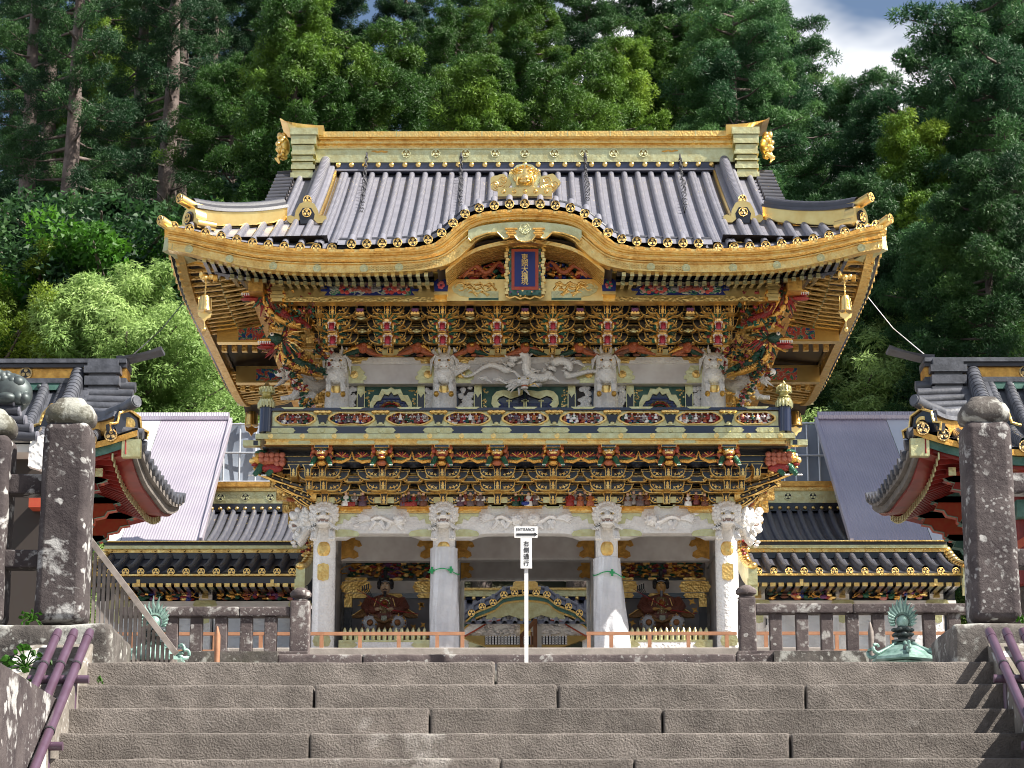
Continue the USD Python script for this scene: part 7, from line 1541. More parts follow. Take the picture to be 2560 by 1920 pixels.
# ---------------------------------------------------------------- buildings behind the gate
mat('sheet_metal', {'g': ('geometry', {}), 'w': ('wave_texture', {'bands_direction': 'x', 'scale': 5.2}), 'b': ('bump', {'strength': .4, 'distance': .02}), 'n': ('noise_texture', {'scale': .6, 'detail': 3.}), 'r': ('rgb_ramp', {'ramp': [(.35, (.46, .42, .50)), (.65, (.56, .51, .58))]}), 'p': ('principled_bsdf', {'roughness': .38, 'metallic': .55})},
    [('g.position', 'w.vector'), ('w.fac', 'b.height'), ('b.normal', 'p.normal'), ('g.position', 'n.vector'), ('n.fac', 'r.fac'), ('r.color', 'p.base_color')])
simple('clear_strip', (.62, .64, .70), .3)
simple('poly_sheet', (.22, .26, .33), .4, col2=(.30, .34, .41), vscale=1.2)
for sg in (-1, 1):
    nm = 'left' if sg < 0 else 'right'
    yt, yb2 = 57.5, 50.8
    if sg < 0: A, B, O = at(573, 1050, yt), at(497, 1352, yb2), -12
    else: A, B, O = at(2044, 1048, yt), at(2134, 1352, yb2), 12
    t = thing('temporary_roof', 'corrugated sheet-metal protective roof sloping behind the %s' % ('left tower, pale lilac in the sun' if sg < 0 else 'right tower, blue in the shade'), 'temporary roof')
    n = 7; xs_ = np.linspace(0, 1, n + 1)
    for k in range(n):
        P = [[A + (np.array([O, 0, 0]) + 0) * u for u in (xs_[k] * .999, xs_[k + 1] - .001)], [B + np.array([O - (B[0] - A[0]) * 0, 0, 0]) * u for u in (xs_[k], xs_[k + 1] - .001)]]
        m = MB(); m.grid(P); m.build('roof_sheet', 'clear_strip' if k == 1 else 'sheet_metal', t)
    m = MB(); m.tube([A + [0, 0, .08], A + [O, 0, .08]], .12, 8); m.build('ridge_cap', 'sheet_metal', t)
    m = MB(); m.bar(A + [sg * -.04, 0, -.02], B + [sg * -.04, 0, -.02], .08, .16); m.build('verge_trim', 'sheet_metal', t)
    m = MB(); 
    for x_ in (.4, 5, 10): m.tube([B + [sg * x_, .6, -9], B + [sg * x_, .6, .1]], .05, 8); m.tube([A + [sg * x_, .3, -10], A + [sg * x_, .3, -.1]], .05, 8)
    m.build('scaffold_poles', 'scaffold', t, smooth=60)
    s = thing('scaffold_screen', 'grey plastic scaffold screen with pipes between the gate and the %s temporary roof' % nm, 'scaffold')
    y = 58.2; p0, p1 = (482, 720) if sg < 0 else (1900, 2075); q0, q1 = (1062, 1206) if sg < 0 else (1062, 1222)
    x0, x1 = Xp(p0, 1100, y), Xp(p1, 1100, y); n = 6; e = np.linspace(x0, x1, n + 1)
    for k in range(n):
        m = MB(); zz = np.linspace(Zp(q1, y), Zp(q0, y), 5); X = np.linspace(e[k] + .01, e[k + 1] - .01, 4); m.grid([[(x, y + .03 * math.sin(5 * x + 3 * z), z) for x in X] for z in zz]); m.build('sheet', 'poly_sheet', s, smooth=True)
    for k in range(n + 1): m = MB(); m.tube([(e[k], y - .08, Zp(q1 + 40, y)), (e[k], y - .08, Zp(q0 - 4, y))], .028, 8); m.build('upright_pipe', 'scaffold', s, smooth=60)
    for q in np.linspace(q0, q1, 3): m = MB(); m.tube([(x0 - .3, y - .12, Zp(q, y)), (x1, y - .12, Zp(q, y))], .028, 8); m.build('cross_pipe', 'scaffold', s, smooth=60)
    # hall with a gold ridge
    h = thing('rear_hall', 'gold-ridged hall with black ribbed roof half hidden behind the gate, %s' % nm, 'hall')
    y = 56.0; px0, px1 = (470, 900) if sg < 0 else (1750, 2125); x0, x1 = Xp(px0, 1250, y), Xp(px1, 1250, y)
    if sg < 0: x0 = Xp(523, 1250, y)
    def bx(p0, p1, d, mt, n_, par=h): m = MB(); m.box(x0, x1, y - d, y + d, Zp(p1, y), Zp(p0, y)); return m.build(n_, mt, par)
    g = bx(1262, 1232, .2, 'pale_gold', 'ridge'); bx(1232, 1222, .24, 'gold', 'ridge_moulding', g); bx(1222, 1210, .3, 'dark_gold', 'ridge_cap', g); bx(1283, 1262.5, .22, 'black_lacquer', 'ridge_base', g)
    n = int((x1 - x0) / .20)
    for k in range(n):
        x = x0 + .1 + .2 * k; m = MB(); m.ball((x, y - .22, Zp(1275, y)), .05, 1); m.build('gold_stud', 'gold_smooth', g, smooth=60)
        if k % 3 == 1: m = MB(); crest(m, x, y - .2, Zp(1246, y), .10, CP, CK); m.build('crest', 'painted', g)
    zR, zE = Zp(1283, y), Zp(1365, 53.2)
    m = MB(); m.grid([[(x, y - .1 - 2.8 * u, zR + (zE - zR) * (1.3 * u - .3 * u * u)) for x in (x0, x1)] for u in np.linspace(0, 1, 8)]); rf = m.build('roof', 'tile_shaded', h)
    for k in range(int((x1 - x0) / .25)):
        x = x0 + .12 + .25 * k; m = MB(); P, rr = ripple([(x, y - .1 - 2.8 * u, zR + (zE - zR) * (1.3 * u - .3 * u * u) + .01) for u in np.linspace(0, 1, 10)], .06, .14); half_tube(m, P, rr, 6); m.build('tile_rib', 'tile_shaded', rf, smooth=50)
    m = MB(); m.box(x0, x1, 53.4, 57, 6, zE - .2); m.build('wall', 'white_beam', h)

# inner gate seen through the passage
t = thing('inner_gate', 'white and gold inner gate with cusped gable seen through the middle passage', 'gate')
y = 58.0; r = random.Random(21)
zz = lambda p: Zp(p, y)
KA = np.array([0, 60, 95, 118, 134, 150]) / F * 60.0; KB = np.array([52, 44, 22, 18, 6, -12]) / F * 60.
kz2 = lambda x: np.interp(np.abs(x), np.r_[KA, 9], np.r_[KB, KB[-1] - 1.2 * (9 - KA[-1]) * .4]) 
kf = PchipInterpolator(np.array([0, 25, 52, 73, 95, 118, 138, 150]) / F * 60., np.array([69, 67, 62, 46, 36, 27, 10, 0]) / F * 60.)
e0 = zz(1568)
def kk(x): a = np.minimum(np.abs(x), 150 / F * 60.); return e0 + kf(a)
m = MB(); m.grid([[(x, y + 1.2 - 1.6 * u, zz(1484) + (zz(1566) - zz(1484)) * u) for x in (-3, 3)] for u in (0, 1)]); rf = m.build('roof', 'tile', t)
for k in range(-11, 12): x = .255 * k; m = MB(); P, rr = ripple([(x, y + 1.2 - 1.6 * u, zz(1484) + (zz(1570) - zz(1484)) * u + .02) for u in np.linspace(0, 1, 6)], .06, .14); half_tube(m, P, rr, 6); m.build('tile_rib', 'tile', rf, smooth=50)
def bx(p0, p1, y0, y1, mt, n_, par=t, w=3.0): m = MB(); m.box(-w, w, y0, y1, zz(p1), zz(p0)); return m.build(n_, mt, par)
g = bx(1475, 1459, y + .95, y + 1.4, 'pale_gold', 'ridge'); bx(1459, 1454, y + .9, y + 1.45, 'gold', 'ridge_cap', g); bx(1484, 1475.5, y + .98, y + 1.35, 'blue_black', 'ridge_base', g)
for k in range(-8, 9): m = MB(); m.ball((.26 * k, y + .96, zz(1480)), .055, 1); m.build('gold_stud', 'gold_smooth', g, smooth=60)
m = MB(); m.prism([(-.32, zz(1474)), (-.30, zz(1462)), (-.15, zz(1452)), (.15, zz(1452)), (.30, zz(1462)), (.32, zz(1474))], y - .3, y - .2); m.build('gable_mask', 'gold', t)
m = MB(); m.box(-.38, .38, y - .34, y - .2, zz(1480), zz(1472)); m.build('mask_base', 'gold', t)
xs_ = np.linspace(-1.52, 1.52, 61)
m = MB(); m.grid([[(x, y + d, kk(x) + .12 + .5 * min(d + .3, .35)) for x in xs_] for d in (-.3, -.15, .05, 1.)]); kg = m.build('cusped_gable_tiles', 'tile', t, smooth=60)
for k in range(-5, 6):
    x = .265 * k; m = MB(); P, rr = ripple([(x, y + d, kk(x) + .13 + .5 * min(d + .3, .35)) for d in np.linspace(-.3, .06, 6)], .06, .12); half_tube(m, P, rr, 7); m.build('tile_rib', 'tile', kg, smooth=50); m = MB(); crest(m, x, y - .31, float(kk(x)) + .13, .09); m.build('tile_end', 'painted', kg)
m = MB(); m.tube([(x, y + .08, kk(x) + .34) for x in xs_], .045, 7); m.build('roll_tile', 'tile', kg, smooth=60)
def band(d0, d1, yy, mt, n_): m = MB(); m.sweep([[(x, yy, kk(x) + d0), (x, yy + .2, kk(x) + d0), (x, yy + .2, kk(x) + d1), (x, yy, kk(x) + d1)] for x in xs_]); return m.build(n_, mt, t)
band(.08, .03, y - .29, 'gold', 'edge_board'); band(.03, -.05, y - .26, 'green_copper', 'eave_board'); band(-.05, -.10, y - .23, 'gold', 'eave_moulding'); 
m = MB(); up_ = [(x, float(kk(x)) - .10) for x in np.linspace(-.95, .95, 25)]; m.prism(up_ + [(.98, zz(1551)), (.62, zz(1548)), (.4, zz(1541)), (.2, zz(1548)), (0, zz(1554)), (-.2, zz(1548)), (-.4, zz(1541)), (-.62, zz(1548)), (-.98, zz(1551))], y - .21, y - .15); m.build('gable_board', 'pale_gold', t)
for s in (-1, 1):
    m = MB(); m.prism([(s * a, zz(q)) for a, q in ((.55, 1541), (.62, 1552), (.9, 1555), (1.05, 1566), (1.25, 1578), (1.5, 1592), (1.5, 1575), (1.3, 1560), (1.0, 1546), (.7, 1540))], y - .19, y - .1); m.build('white_wave', 'white_gofun', t)
    m = MB(); m.tube([(s * a, y - .2, zz(q)) for a, q in ((.62, 1553), (.9, 1557), (1.05, 1568), (1.25, 1580), (1.5, 1594))], .02, 6); m.build('orange_edge', 'vermilion', t)
m = MB(); m.prism([(x, float(kk(x)) - .1) for x in xs_] + [(1.52, zz(1592)), (-1.52, zz(1592))], y - .05, y); m.build('tympanum', 'white_gofun', t)
m = MB()
for k in range(230):
    x = r.uniform(-1.35, 1.35); z = r.uniform(zz(1590), min(zz(1545), float(kk(x)) - .2))
    if z > zz(1590): m.ball((x, y - .08, z), (r.uniform(.03, .08), .04, r.uniform(.02, .05)), 1)
m.build('white_carving', 'white_beam', t, smooth=60)
m = MB(); m.box(-.13, .13, y - .18, y - .02, zz(1592), zz(1550)); m.build('king_post', 'gold', t)
m = MB(); m.prism([(-1.5, zz(1592)), (1.5, zz(1592)), (1.5, zz(1600)), (1.1, zz(1614)), (.9, zz(1621)), (-.9, zz(1621)), (-1.1, zz(1614)), (-1.5, zz(1600))], y - .2, y); bm = m.build('rainbow_beam', 'gold_smooth', t)
m = MB(); m.box(-1.0, 1.0, y - .215, y - .2, zz(1615), zz(1594)); fb = m.build('fret_back', 'black_lacquer', bm)
m = MB()
for k in range(26):
    for j in range(5): x = -.98 + .078 * k; z = zz(1614) + .045 * j; m.bar((x, y - .22, z), (x + .05, y - .22, z + .03), .012, .012, up=(0, 1, 0)); m.bar((x, y - .22, z + .03), (x + .05, y - .22, z), .012, .012, up=(0, 1, 0))
m.build('fretwork', 'white_gofun', fb)
bx(1660, 1621, y - .02, y, 'white_beam', 'wall', t, 1.6)
for k in (-8, -6, -4.2, -3, 3, 4.2, 6, 8): m = MB(); x = .12 * k; m.box(x - .04, x + .04, y - .1, y - .021, zz(1660), zz(1622)); m.build('post', 'orange_wood', t)
for s in (-1, 1): m = MB(); m.box(s * 1.5 - .1, s * 1.5 + .1, y - .1, y + .1, 6.5, zz(1595)); m.build('column', 'white_gofun', t)
# ---------------------------------------------------------------- things that hang, stand or sit
import json
GL = json.loads(r'''{"東":[[[[-40,-44],[-45,-36],[-32,-31],[-21,-24],[-14,-17],[-34,-16],[-34,21],[-5,22],[-6,27],[-42,27],[-42,36],[-5,36],[-5,45],[4,45],[4,36],[43,36],[43,27],[4,26],[4,21],[35,21],[35,-16],[14,-17],[25,-27],[45,-36],[40,-44],[37,-44],[24,-37],[13,-29],[5,-21],[4,-22],[4,-46],[-5,-45],[-6,-22],[-21,-35],[-35,-43]],[[4,-7],[26,-8],[26,-1],[4,-1]],[[4,8],[6,6],[26,6],[26,13],[4,13]],[[-25,-7],[-5,-8],[-5,-1],[-25,-1]],[[-25,7],[-5,6],[-5,13],[-25,13]]]],"照":[[[[-45,-43],[-45,-41],[-36,-30],[-33,-22],[-40,-21],[-40,41],[-10,41],[-9,17],[1,21],[7,30],[7,33],[-8,33],[-8,41],[42,41],[40,20],[37,14],[32,12],[20,12],[17,20],[30,20],[32,25],[32,32],[18,33],[13,21],[1,11],[39,10],[39,-19],[32,-20],[41,-33],[45,-41],[44,-43],[36,-46],[32,-36],[24,-25],[24,-23],[30,-21],[30,-19],[-5,-19],[-5,8],[-9,12],[-10,-16],[-31,-16],[-31,-21],[-24,-23],[-29,-36],[-36,-46]],[[4,-10],[30,-11],[30,2],[4,2]],[[-31,-6],[-19,-7],[-19,10],[-31,10]],[[-30,33],[-31,18],[-19,18],[-19,33]]],[[[4,-26],[5,-23],[13,-23],[19,-40],[18,-44],[10,-45],[8,-34]]],[[[-14,-45],[-16,-24],[-8,-23],[-5,-44]]]],"大":[[[[-45,-39],[-44,-37],[-29,-29],[-21,-21],[-11,-4],[-8,6],[-9,9],[-43,9],[-43,18],[-6,18],[-4,46],[5,45],[4,18],[43,18],[43,9],[8,8],[10,0],[21,-19],[32,-30],[45,-37],[40,-45],[31,-42],[18,-31],[9,-19],[0,-2],[-7,-18],[-22,-36],[-36,-45],[-40,-45]]]],"権":[[[[-46,-20],[-39,-8],[-32,14],[-32,16],[-44,16],[-44,25],[-31,25],[-30,46],[-22,45],[-21,25],[-13,25],[-3,46],[5,44],[3,36],[44,36],[44,28],[16,28],[17,25],[15,20],[44,19],[44,11],[24,10],[26,4],[44,3],[44,-3],[27,-3],[27,-9],[42,-9],[42,-16],[27,-16],[27,-21],[42,-22],[42,-29],[27,-29],[27,-33],[44,-34],[45,-42],[5,-42],[4,-45],[-4,-45],[-4,-13],[-6,-13],[-12,-19],[-17,-13],[-14,-7],[-17,-7],[-20,0],[-22,0],[-23,-46],[-31,-45],[-31,-10],[-33,-10],[-41,-27]],[[4,-33],[18,-34],[18,-29],[4,-29]],[[4,-21],[18,-22],[18,-16],[4,-16]],[[5,-4],[4,-9],[18,-9],[18,-3]],[[8,5],[16,4],[14,11],[10,11]],[[-1,28],[-6,19],[5,19],[8,28]],[[-22,16],[-10,-1],[-12,-4],[-10,-5],[-2,5],[0,11],[-11,11],[-12,16]]]],"現":[[[[-21,-41],[-20,-38],[-17,-38],[-5,-31],[1,-19],[1,-14],[-7,-13],[-7,41],[40,41],[40,-14],[27,-14],[27,-35],[29,-37],[37,-37],[38,-26],[40,-25],[47,-29],[45,-41],[41,-45],[21,-44],[18,-38],[17,-14],[11,-14],[9,-25],[5,-33],[-3,-41],[-14,-46],[-17,-46]],[[2,-5],[31,-6],[31,2],[2,2]],[[2,11],[31,10],[31,18],[2,18]],[[2,27],[31,26],[31,33],[2,33]]],[[[-46,-25],[-45,-21],[-31,-17],[-31,4],[-43,5],[-43,13],[-31,13],[-31,32],[-44,32],[-44,41],[-10,41],[-10,32],[-22,32],[-22,13],[-10,13],[-10,5],[-22,4],[-22,-14],[-9,-12],[-8,-20],[-40,-30],[-44,-30]]]],"右":[[[[-46,-20],[-28,-2],[-18,17],[-19,18],[-42,18],[-43,26],[-14,27],[-9,45],[0,44],[-4,27],[43,27],[43,18],[-8,18],[-14,4],[-14,2],[36,2],[36,-45],[27,-45],[26,-40],[-13,-40],[-15,-46],[-23,-46],[-23,-12],[-39,-26],[-41,-26]],[[-14,-30],[27,-31],[27,-7],[-14,-7]]]],"側":[[[[24,-46],[22,-37],[34,-37],[34,44],[42,44],[42,-41],[41,-43],[33,-46]]],[[[18,36],[26,36],[26,-23],[18,-23]]],[[[-47,3],[-47,6],[-38,17],[-31,31],[-27,45],[-19,44],[-18,39],[12,40],[12,-22],[7,-23],[15,-37],[15,-40],[8,-43],[-1,-27],[2,-22],[-8,-22],[-8,-24],[-4,-25],[-4,-28],[-17,-45],[-24,-41],[-26,-46],[-34,-46],[-34,5],[-37,4],[-42,-4]],[[-9,5],[4,4],[4,14],[-9,14]],[[-9,23],[4,22],[4,32],[-9,32]],[[-8,-4],[-9,-14],[4,-14],[4,-4]],[[-24,-39],[-19,-35],[-12,-23],[-12,-22],[-18,-21],[-19,38],[-25,24]]]],"通":[[[[-45,-39],[-45,-36],[-31,-24],[-31,0],[-44,0],[-45,9],[-22,8],[-22,-26],[-14,-30],[-14,21],[7,21],[7,23],[-6,28],[-2,34],[-13,34],[-14,42],[37,42],[41,39],[41,37],[37,33],[23,24],[27,21],[41,21],[40,-28],[35,-31],[23,-31],[21,-23],[32,-23],[32,-15],[18,-15],[17,-30],[9,-30],[9,-15],[-4,-15],[-5,-30],[-11,-32],[-1,-35],[26,-35],[45,-33],[46,-36],[44,-42],[-4,-43],[-15,-40],[-27,-32],[-35,-38],[-38,-44],[-41,-44]],[[17,-6],[32,-7],[32,0],[18,0]],[[17,8],[32,7],[32,13],[17,13]],[[3,34],[14,28],[22,33]],[[-5,-6],[9,-7],[9,0],[-5,0]],[[-5,8],[9,7],[9,13],[-5,13]]],[[[-43,36],[-39,41],[-36,42],[-21,28],[-19,24],[-24,19],[-27,19],[-27,21]]]],"行":[[[[-11,4],[-11,13],[45,12],[44,4],[30,4],[30,-39],[28,-43],[23,-45],[6,-45],[3,-38],[4,-36],[21,-36],[21,4]]],[[[-7,40],[42,40],[42,31],[-7,31]]],[[[-46,-7],[-46,-4],[-31,8],[-19,25],[-11,22],[-12,18],[-21,7],[-22,-46],[-31,-45],[-31,-6],[-40,-13]]],[[[-46,23],[-37,30],[-23,46],[-15,43],[-15,40],[-19,35],[-39,17],[-41,17]]]]}''')
def glyph(mb, ch, x, z, s, y, d=.006):
    """a character s metres high with its middle at (x, z), facing -y"""
    from shapely.geometry import Polygon
    k = s / 92.
    for g in GL[ch]:
        p = Polygon([(x + a * k, z + (c - 3) * k) for a, c in g[0]], [[(x + a * k, z + (c - 3) * k) for a, c in h] for h in g[1:]]).buffer(0)
        for q in getattr(p, 'geoms', [p]):
            m = trimesh.creation.extrude_polygon(q, d, engine='earcut'); v = np.array(m.vertices); mb.add(np.c_[v[:, 0], y - v[:, 2], v[:, 1]], np.array(m.faces))
# name plaque
y = 38.98
t = thing('name_plaque', 'gilt-framed blue plaque with five golden characters hanging under the cusped gable', 'plaque')
def PX(p): return (p - 1312.5) / F * 40.9
def rect(m, p0, p1, q0, q1, y0, y1): m.box(PX(p0), PX(p1), y0, y1, Zp(q1, y), Zp(q0, y))
m = MB(); rect(m, 1272, 1353, 622, 737, y, y + .06); bk_ = m.build('frame_board', 'green_copper', t)
m = MB(); rect(m, 1279, 1346, 623, 725, y - .012, y); q = m.build('red_border', 'vermilion', bk_); m = MB(); rect(m, 1286.5, 1338, 630, 717, y - .02, y - .012); f = m.build('blue_field', 'navy', bk_)
for k, ch in enumerate('東照大権現'): m = MB(); glyph(m, ch, PX(1312), Zp(643 + 15.2 * k, y), .118, y - .02); m.build('character', 'gold', f)
m = MB(); r = random.Random(2)
for k in range(16):
    q0 = 616 + 7.6 * k
    for p in (1263, 1354): dx = 2 * math.sin(k * 1.9); rect(m, p + dx, p + 8 + dx, q0, q0 + 6.6, y - .035 - .01 * (k % 2), y + .07)
for k in range(11): rect(m, 1264 + 9 * k, 1271.5 + 9 * k, 612 + 1.5 * (k % 2), 620, y - .035 - .01 * (k % 2), y + .07)
m.build('fluted_gilt_frame', 'gold_smooth', bk_)
m = MB()
for k in range(60): p, q0 = r.uniform(1273, 1352), r.uniform(622, 740); p = r.choice([r.uniform(1273, 1278), r.uniform(1347, 1352)]) if q0 < 726 else p; m.ball((PX(p), y - .004, Zp(q0, y)), (.018, .008, .018), 1, r.choice([CDGR, CG, CPU, CGR, CDG]))
m.build('painted_border', 'painted', bk_, smooth=True)
m = MB(); m.tube([(PX(p), y - .01, Zp(q0, y)) for p, q0 in ((1266, 740), (1275, 745), (1288, 741), (1300, 747), (1312, 743), (1325, 747), (1337, 741), (1350, 745), (1359, 740))], .02, 6); m.build('scalloped_edge', 'gold', bk_, smooth=60)
# chains on the roof
def chain(px, q0, q1, lean, label):
    t = thing('roof_chain', label, 'chain', group='iron chains hanging on the roof')
    yk2 = YR - .35; a = at(px, q0, yk2); n = 17
    for loop in range(2):
        m = MB()
        for k in range(n if loop == 0 else 11):
            py = q0 + (q1 - q0) * (k / (n - 1) if loop == 0 else .42 + .58 * k / 10); u = min(.98, max(0, (py - 424) / 178))
            yy = YR - .36 - (0 if py < 430 else (py - 430) / 175 * 4.6); ox = (lean * (py - q0) + (loop * 5 if py > 450 else 0)); c = at(px + ox, py, yy)
            tz = surf(c[0], float(np.clip((yy - YE) / (YR - YE), 0, .99)))[2]; c = np.array([c[0], yy, max(c[2], tz + .08)])
            th = np.arange(9) * 2 * math.pi / 8; L = .062
            m.tube([c + ([.026 * math.cos(q), .0, L * math.sin(q)] if k % 2 else [.008 * math.cos(q), .026 * math.cos(q), L * math.sin(q)]) for q in th], .011, 4)
        m.build('links', 'iron', t, kind='stuff')
chain(917, 388, 538, -.11, 'iron chain at the left end of the roof, beside the descending ridge')
chain(1153, 388, 520, -.04, 'iron chain left of the gilt roof mask')
chain(1463, 388, 508, .03, 'iron chain right of the gilt roof mask')
chain(1700, 392, 528, .08, 'iron chain at the right end of the roof')
# wind bells
def bell(px, py, y, s, label, drag=True):
    t = thing('wind_bell', label, 'bell', group='gilt wind bells')
    o = at(px, py, y)                                                # top of the bell
    m = MB(); m.lathe([(0, 0), (.06, .0), (.105, -.04), (.125, -.14), (.135, -.26), (.155, -.33), (.16, -.37), (.13, -.37), (0, -.36)], (0, 0, 0), 20)
    b2 = MB(); b2.merge(m, T4(*o, s)); q = b2.build('bell', 'gold_smooth', t, smooth=40)
    m = MB()
    for k in range(4): a = k * math.pi / 2 + .4; m.bar((.135 * math.cos(a), .135 * math.sin(a), -.05), (.16 * math.cos(a), .16 * math.sin(a), -.36), .02, .012); 
    b2 = MB(); b2.merge(m, T4(*o, s)); b2.build('rib', 'gold', q)
    m = MB(); m.tube([(0, 0, .32), (0, 0, 0)], .012, 5); 
    for k in range(6): m.ball((.01 * (k % 2), 0, .03 + .05 * k), (.018, .012, .028), 1)
    b2 = MB(); b2.merge(m, T4(*o, s)); b2.build('hanger', 'gold', t, smooth=60)
    m = MB(); m.tube([(0, 0, -.36), (0, 0, -.44)], .012, 5); th = np.arange(10) * math.pi / 5
    m.prism([(-.16, -.40), (-.08, -.42), (0, -.38), (.08, -.42), (.16, -.40), (.13, -.50), (.06, -.53), (0, -.62), (-.06, -.53), (-.13, -.50)], -.012, .012)
    b2 = MB(); b2.merge(m, T4(*o, s, rz=20)); b2.build('clapper_leaf', 'gold_smooth', t)
    if drag:
        m = MB(); m.ball((0, .05, .40), (.11, .16, .09), 2); m.ball((.0, -.10, .36), (.08, .09, .06), 1); m.ball((.12, .0, .42), (.08, .05, .07), 1); m.ball((-.1, -.02, .47), (.05, .05, .09), 1); m.tube([(-.05, .1, .45), (0, .3, .5), (0, .5, .48)], [.08, .07, .06], 7)
        for k in range(4): m.lathe([(.09, 0), (.10, .01), (.09, .02)], (.16 + .025 * k, .05, .40), 10, axis='x')
        b2 = MB(); b2.merge(m, T4(*o, s)); b2.build('dragon_bracket', 'gold_smooth', t, smooth=60)
    if s < .8:
        m = MB(); m.tube([(0, 0, -.6), (0, 0, -.72)], .01, 5); m.ball((0, 0, -.78), .055, 2); b2 = MB(); b2.merge(m, T4(*o, s)); b2.build('pendant_ball', 'gold_smooth', t, smooth=60)
bell(513, 738, 38.75, .78, 'gilt wind bell under the front left eave corner'); bell(2112, 738, 38.75, .78, 'gilt wind bell under the front right eave corner, blazing in the sun')
bell(630, 1026, 49.5, .92, 'gilt wind bell under the rear left eave corner, beside the balcony post', True); bell(1988, 1026, 49.5, .92, 'gilt wind bell under the rear right eave corner, beside the balcony post', True)
# entrance sign
t = thing('entrance_sign', 'white ENTRANCE sign with black arrow and four upright characters on a white pole', 'sign')
y = 37.0
def PZ(p): return Zp(p, y)
m = MB(); m.box(Xp(1311, 1500, y), Xp(1320.5, 1500, y), y, y + .05, 5.6, PZ(1420)); m.build('pole', 'white_paint', t)
m = MB(); m.box(Xp(1286, 1330, y), Xp(1344, 1330, y), y - .03, y - .005, PZ(1345), PZ(1317)); q = m.build('head_board', 'white_paint', t)
m = MB(); m.box(Xp(1301.5, 1380, y), Xp(1330, 1380, y), y - .028, y - .005, PZ(1421.5), PZ(1345.5)); q2 = m.build('text_board', 'white_paint', t)
w_ = text_mesh('ENTRANCE', .044, .004); v = np.array(w_.vertices); wd = v[:, 0].max() - v[:, 0].min(); x0, x1 = Xp(1291, 1325, y), Xp(1337.5, 1325, y); k = (x1 - x0) / wd
m = MB(); m.add(np.c_[x0 + (v[:, 0] - v[:, 0].min()) * k, y - .030 - v[:, 2], PZ(1328) + v[:, 1] * 1.08], np.array(w_.faces)); m.build('lettering', 'black_paint', q)
ax = lambda p: Xp(p, 1337, y)
m = MB(); m.prism([(ax(1291), PZ(1334.2)), (ax(1336.5), PZ(1334.2)), (ax(1336.5), PZ(1331.8)), (ax(1343.5), PZ(1337)), (ax(1336.5), PZ(1342)), (ax(1336.5), PZ(1339.8)), (ax(1291), PZ(1339.8))], y - .0305, y - .036); m.build('arrow', 'black_paint', q)
for k, ch in enumerate('右側通行'): m = MB(); glyph(m, ch, Xp(1316, 1380, y), PZ(1359 + 16.2 * k), .090, y - .0285, .005); m.build('character', 'black_paint', q2)
# plastic sheeting round the two middle columns, green tape
for sg in (-1, 1):
    t = thing('plastic_wrap', 'white translucent plastic sheeting wrapped round the %s middle column' % ('left' if sg < 0 else 'right'), 'plastic sheet')
    x, y = sg * 1.43, YC; z0, z1 = ZG, Zp(1372 if sg < 0 else 1398, YC); R = []; r = random.Random(5 + sg)
    for z in np.linspace(z0, z1, 30):
        u = (z1 - z) / (z1 - z0); th = np.arange(40) * math.pi / 20; fl = .235 + .03 * u + (.18 * u ** 1.3 if sg > 0 else .02 * u)
        rr = .235 + (fl - .235) * np.clip(np.cos(th - (0.25 if sg > 0 else -.2)), 0, 1) ** 1.5 + .012 * np.sin(7 * th + 2 * z) * u + .008 * np.sin(13 * th - 5 * z)
        R.append(np.c_[x + rr * np.cos(th), y + np.minimum(rr, .26 + .03 * u) * np.sin(th), np.full(40, z)])
    m = MB(); m.grid(np.array(R), close=True); m.build('sheet', 'wrap', t, smooth=True)
    zt_ = Zp(1432 if sg < 0 else 1440, YC); m = MB(); th = np.linspace(math.pi * .98, math.pi * 2.02, 22); m.tube([(x + .275 * math.cos(a) + (.03 * sg if sg > 0 else 0), y + .275 * math.sin(a), zt_ + .03 * math.sin(3 * a) - .02 * math.cos(a)) for a in th], .010, 5); m.build('green_string', 'green_tape', t)
    for a in ((3.9, 5.2) if sg < 0 else (4.9,)): m = MB(); cx, cy = x + .275 * math.cos(a) + (.03 if sg > 0 else 0), y + .28 * math.sin(a); m.box(cx - .045, cx + .045, cy - .012, cy, zt_ - .01, zt_ + .03); m.box(cx - .02, cx + .02, cy - .013, cy, zt_ - .05, zt_ + .07); m.build('green_tape', 'green_tape', t)
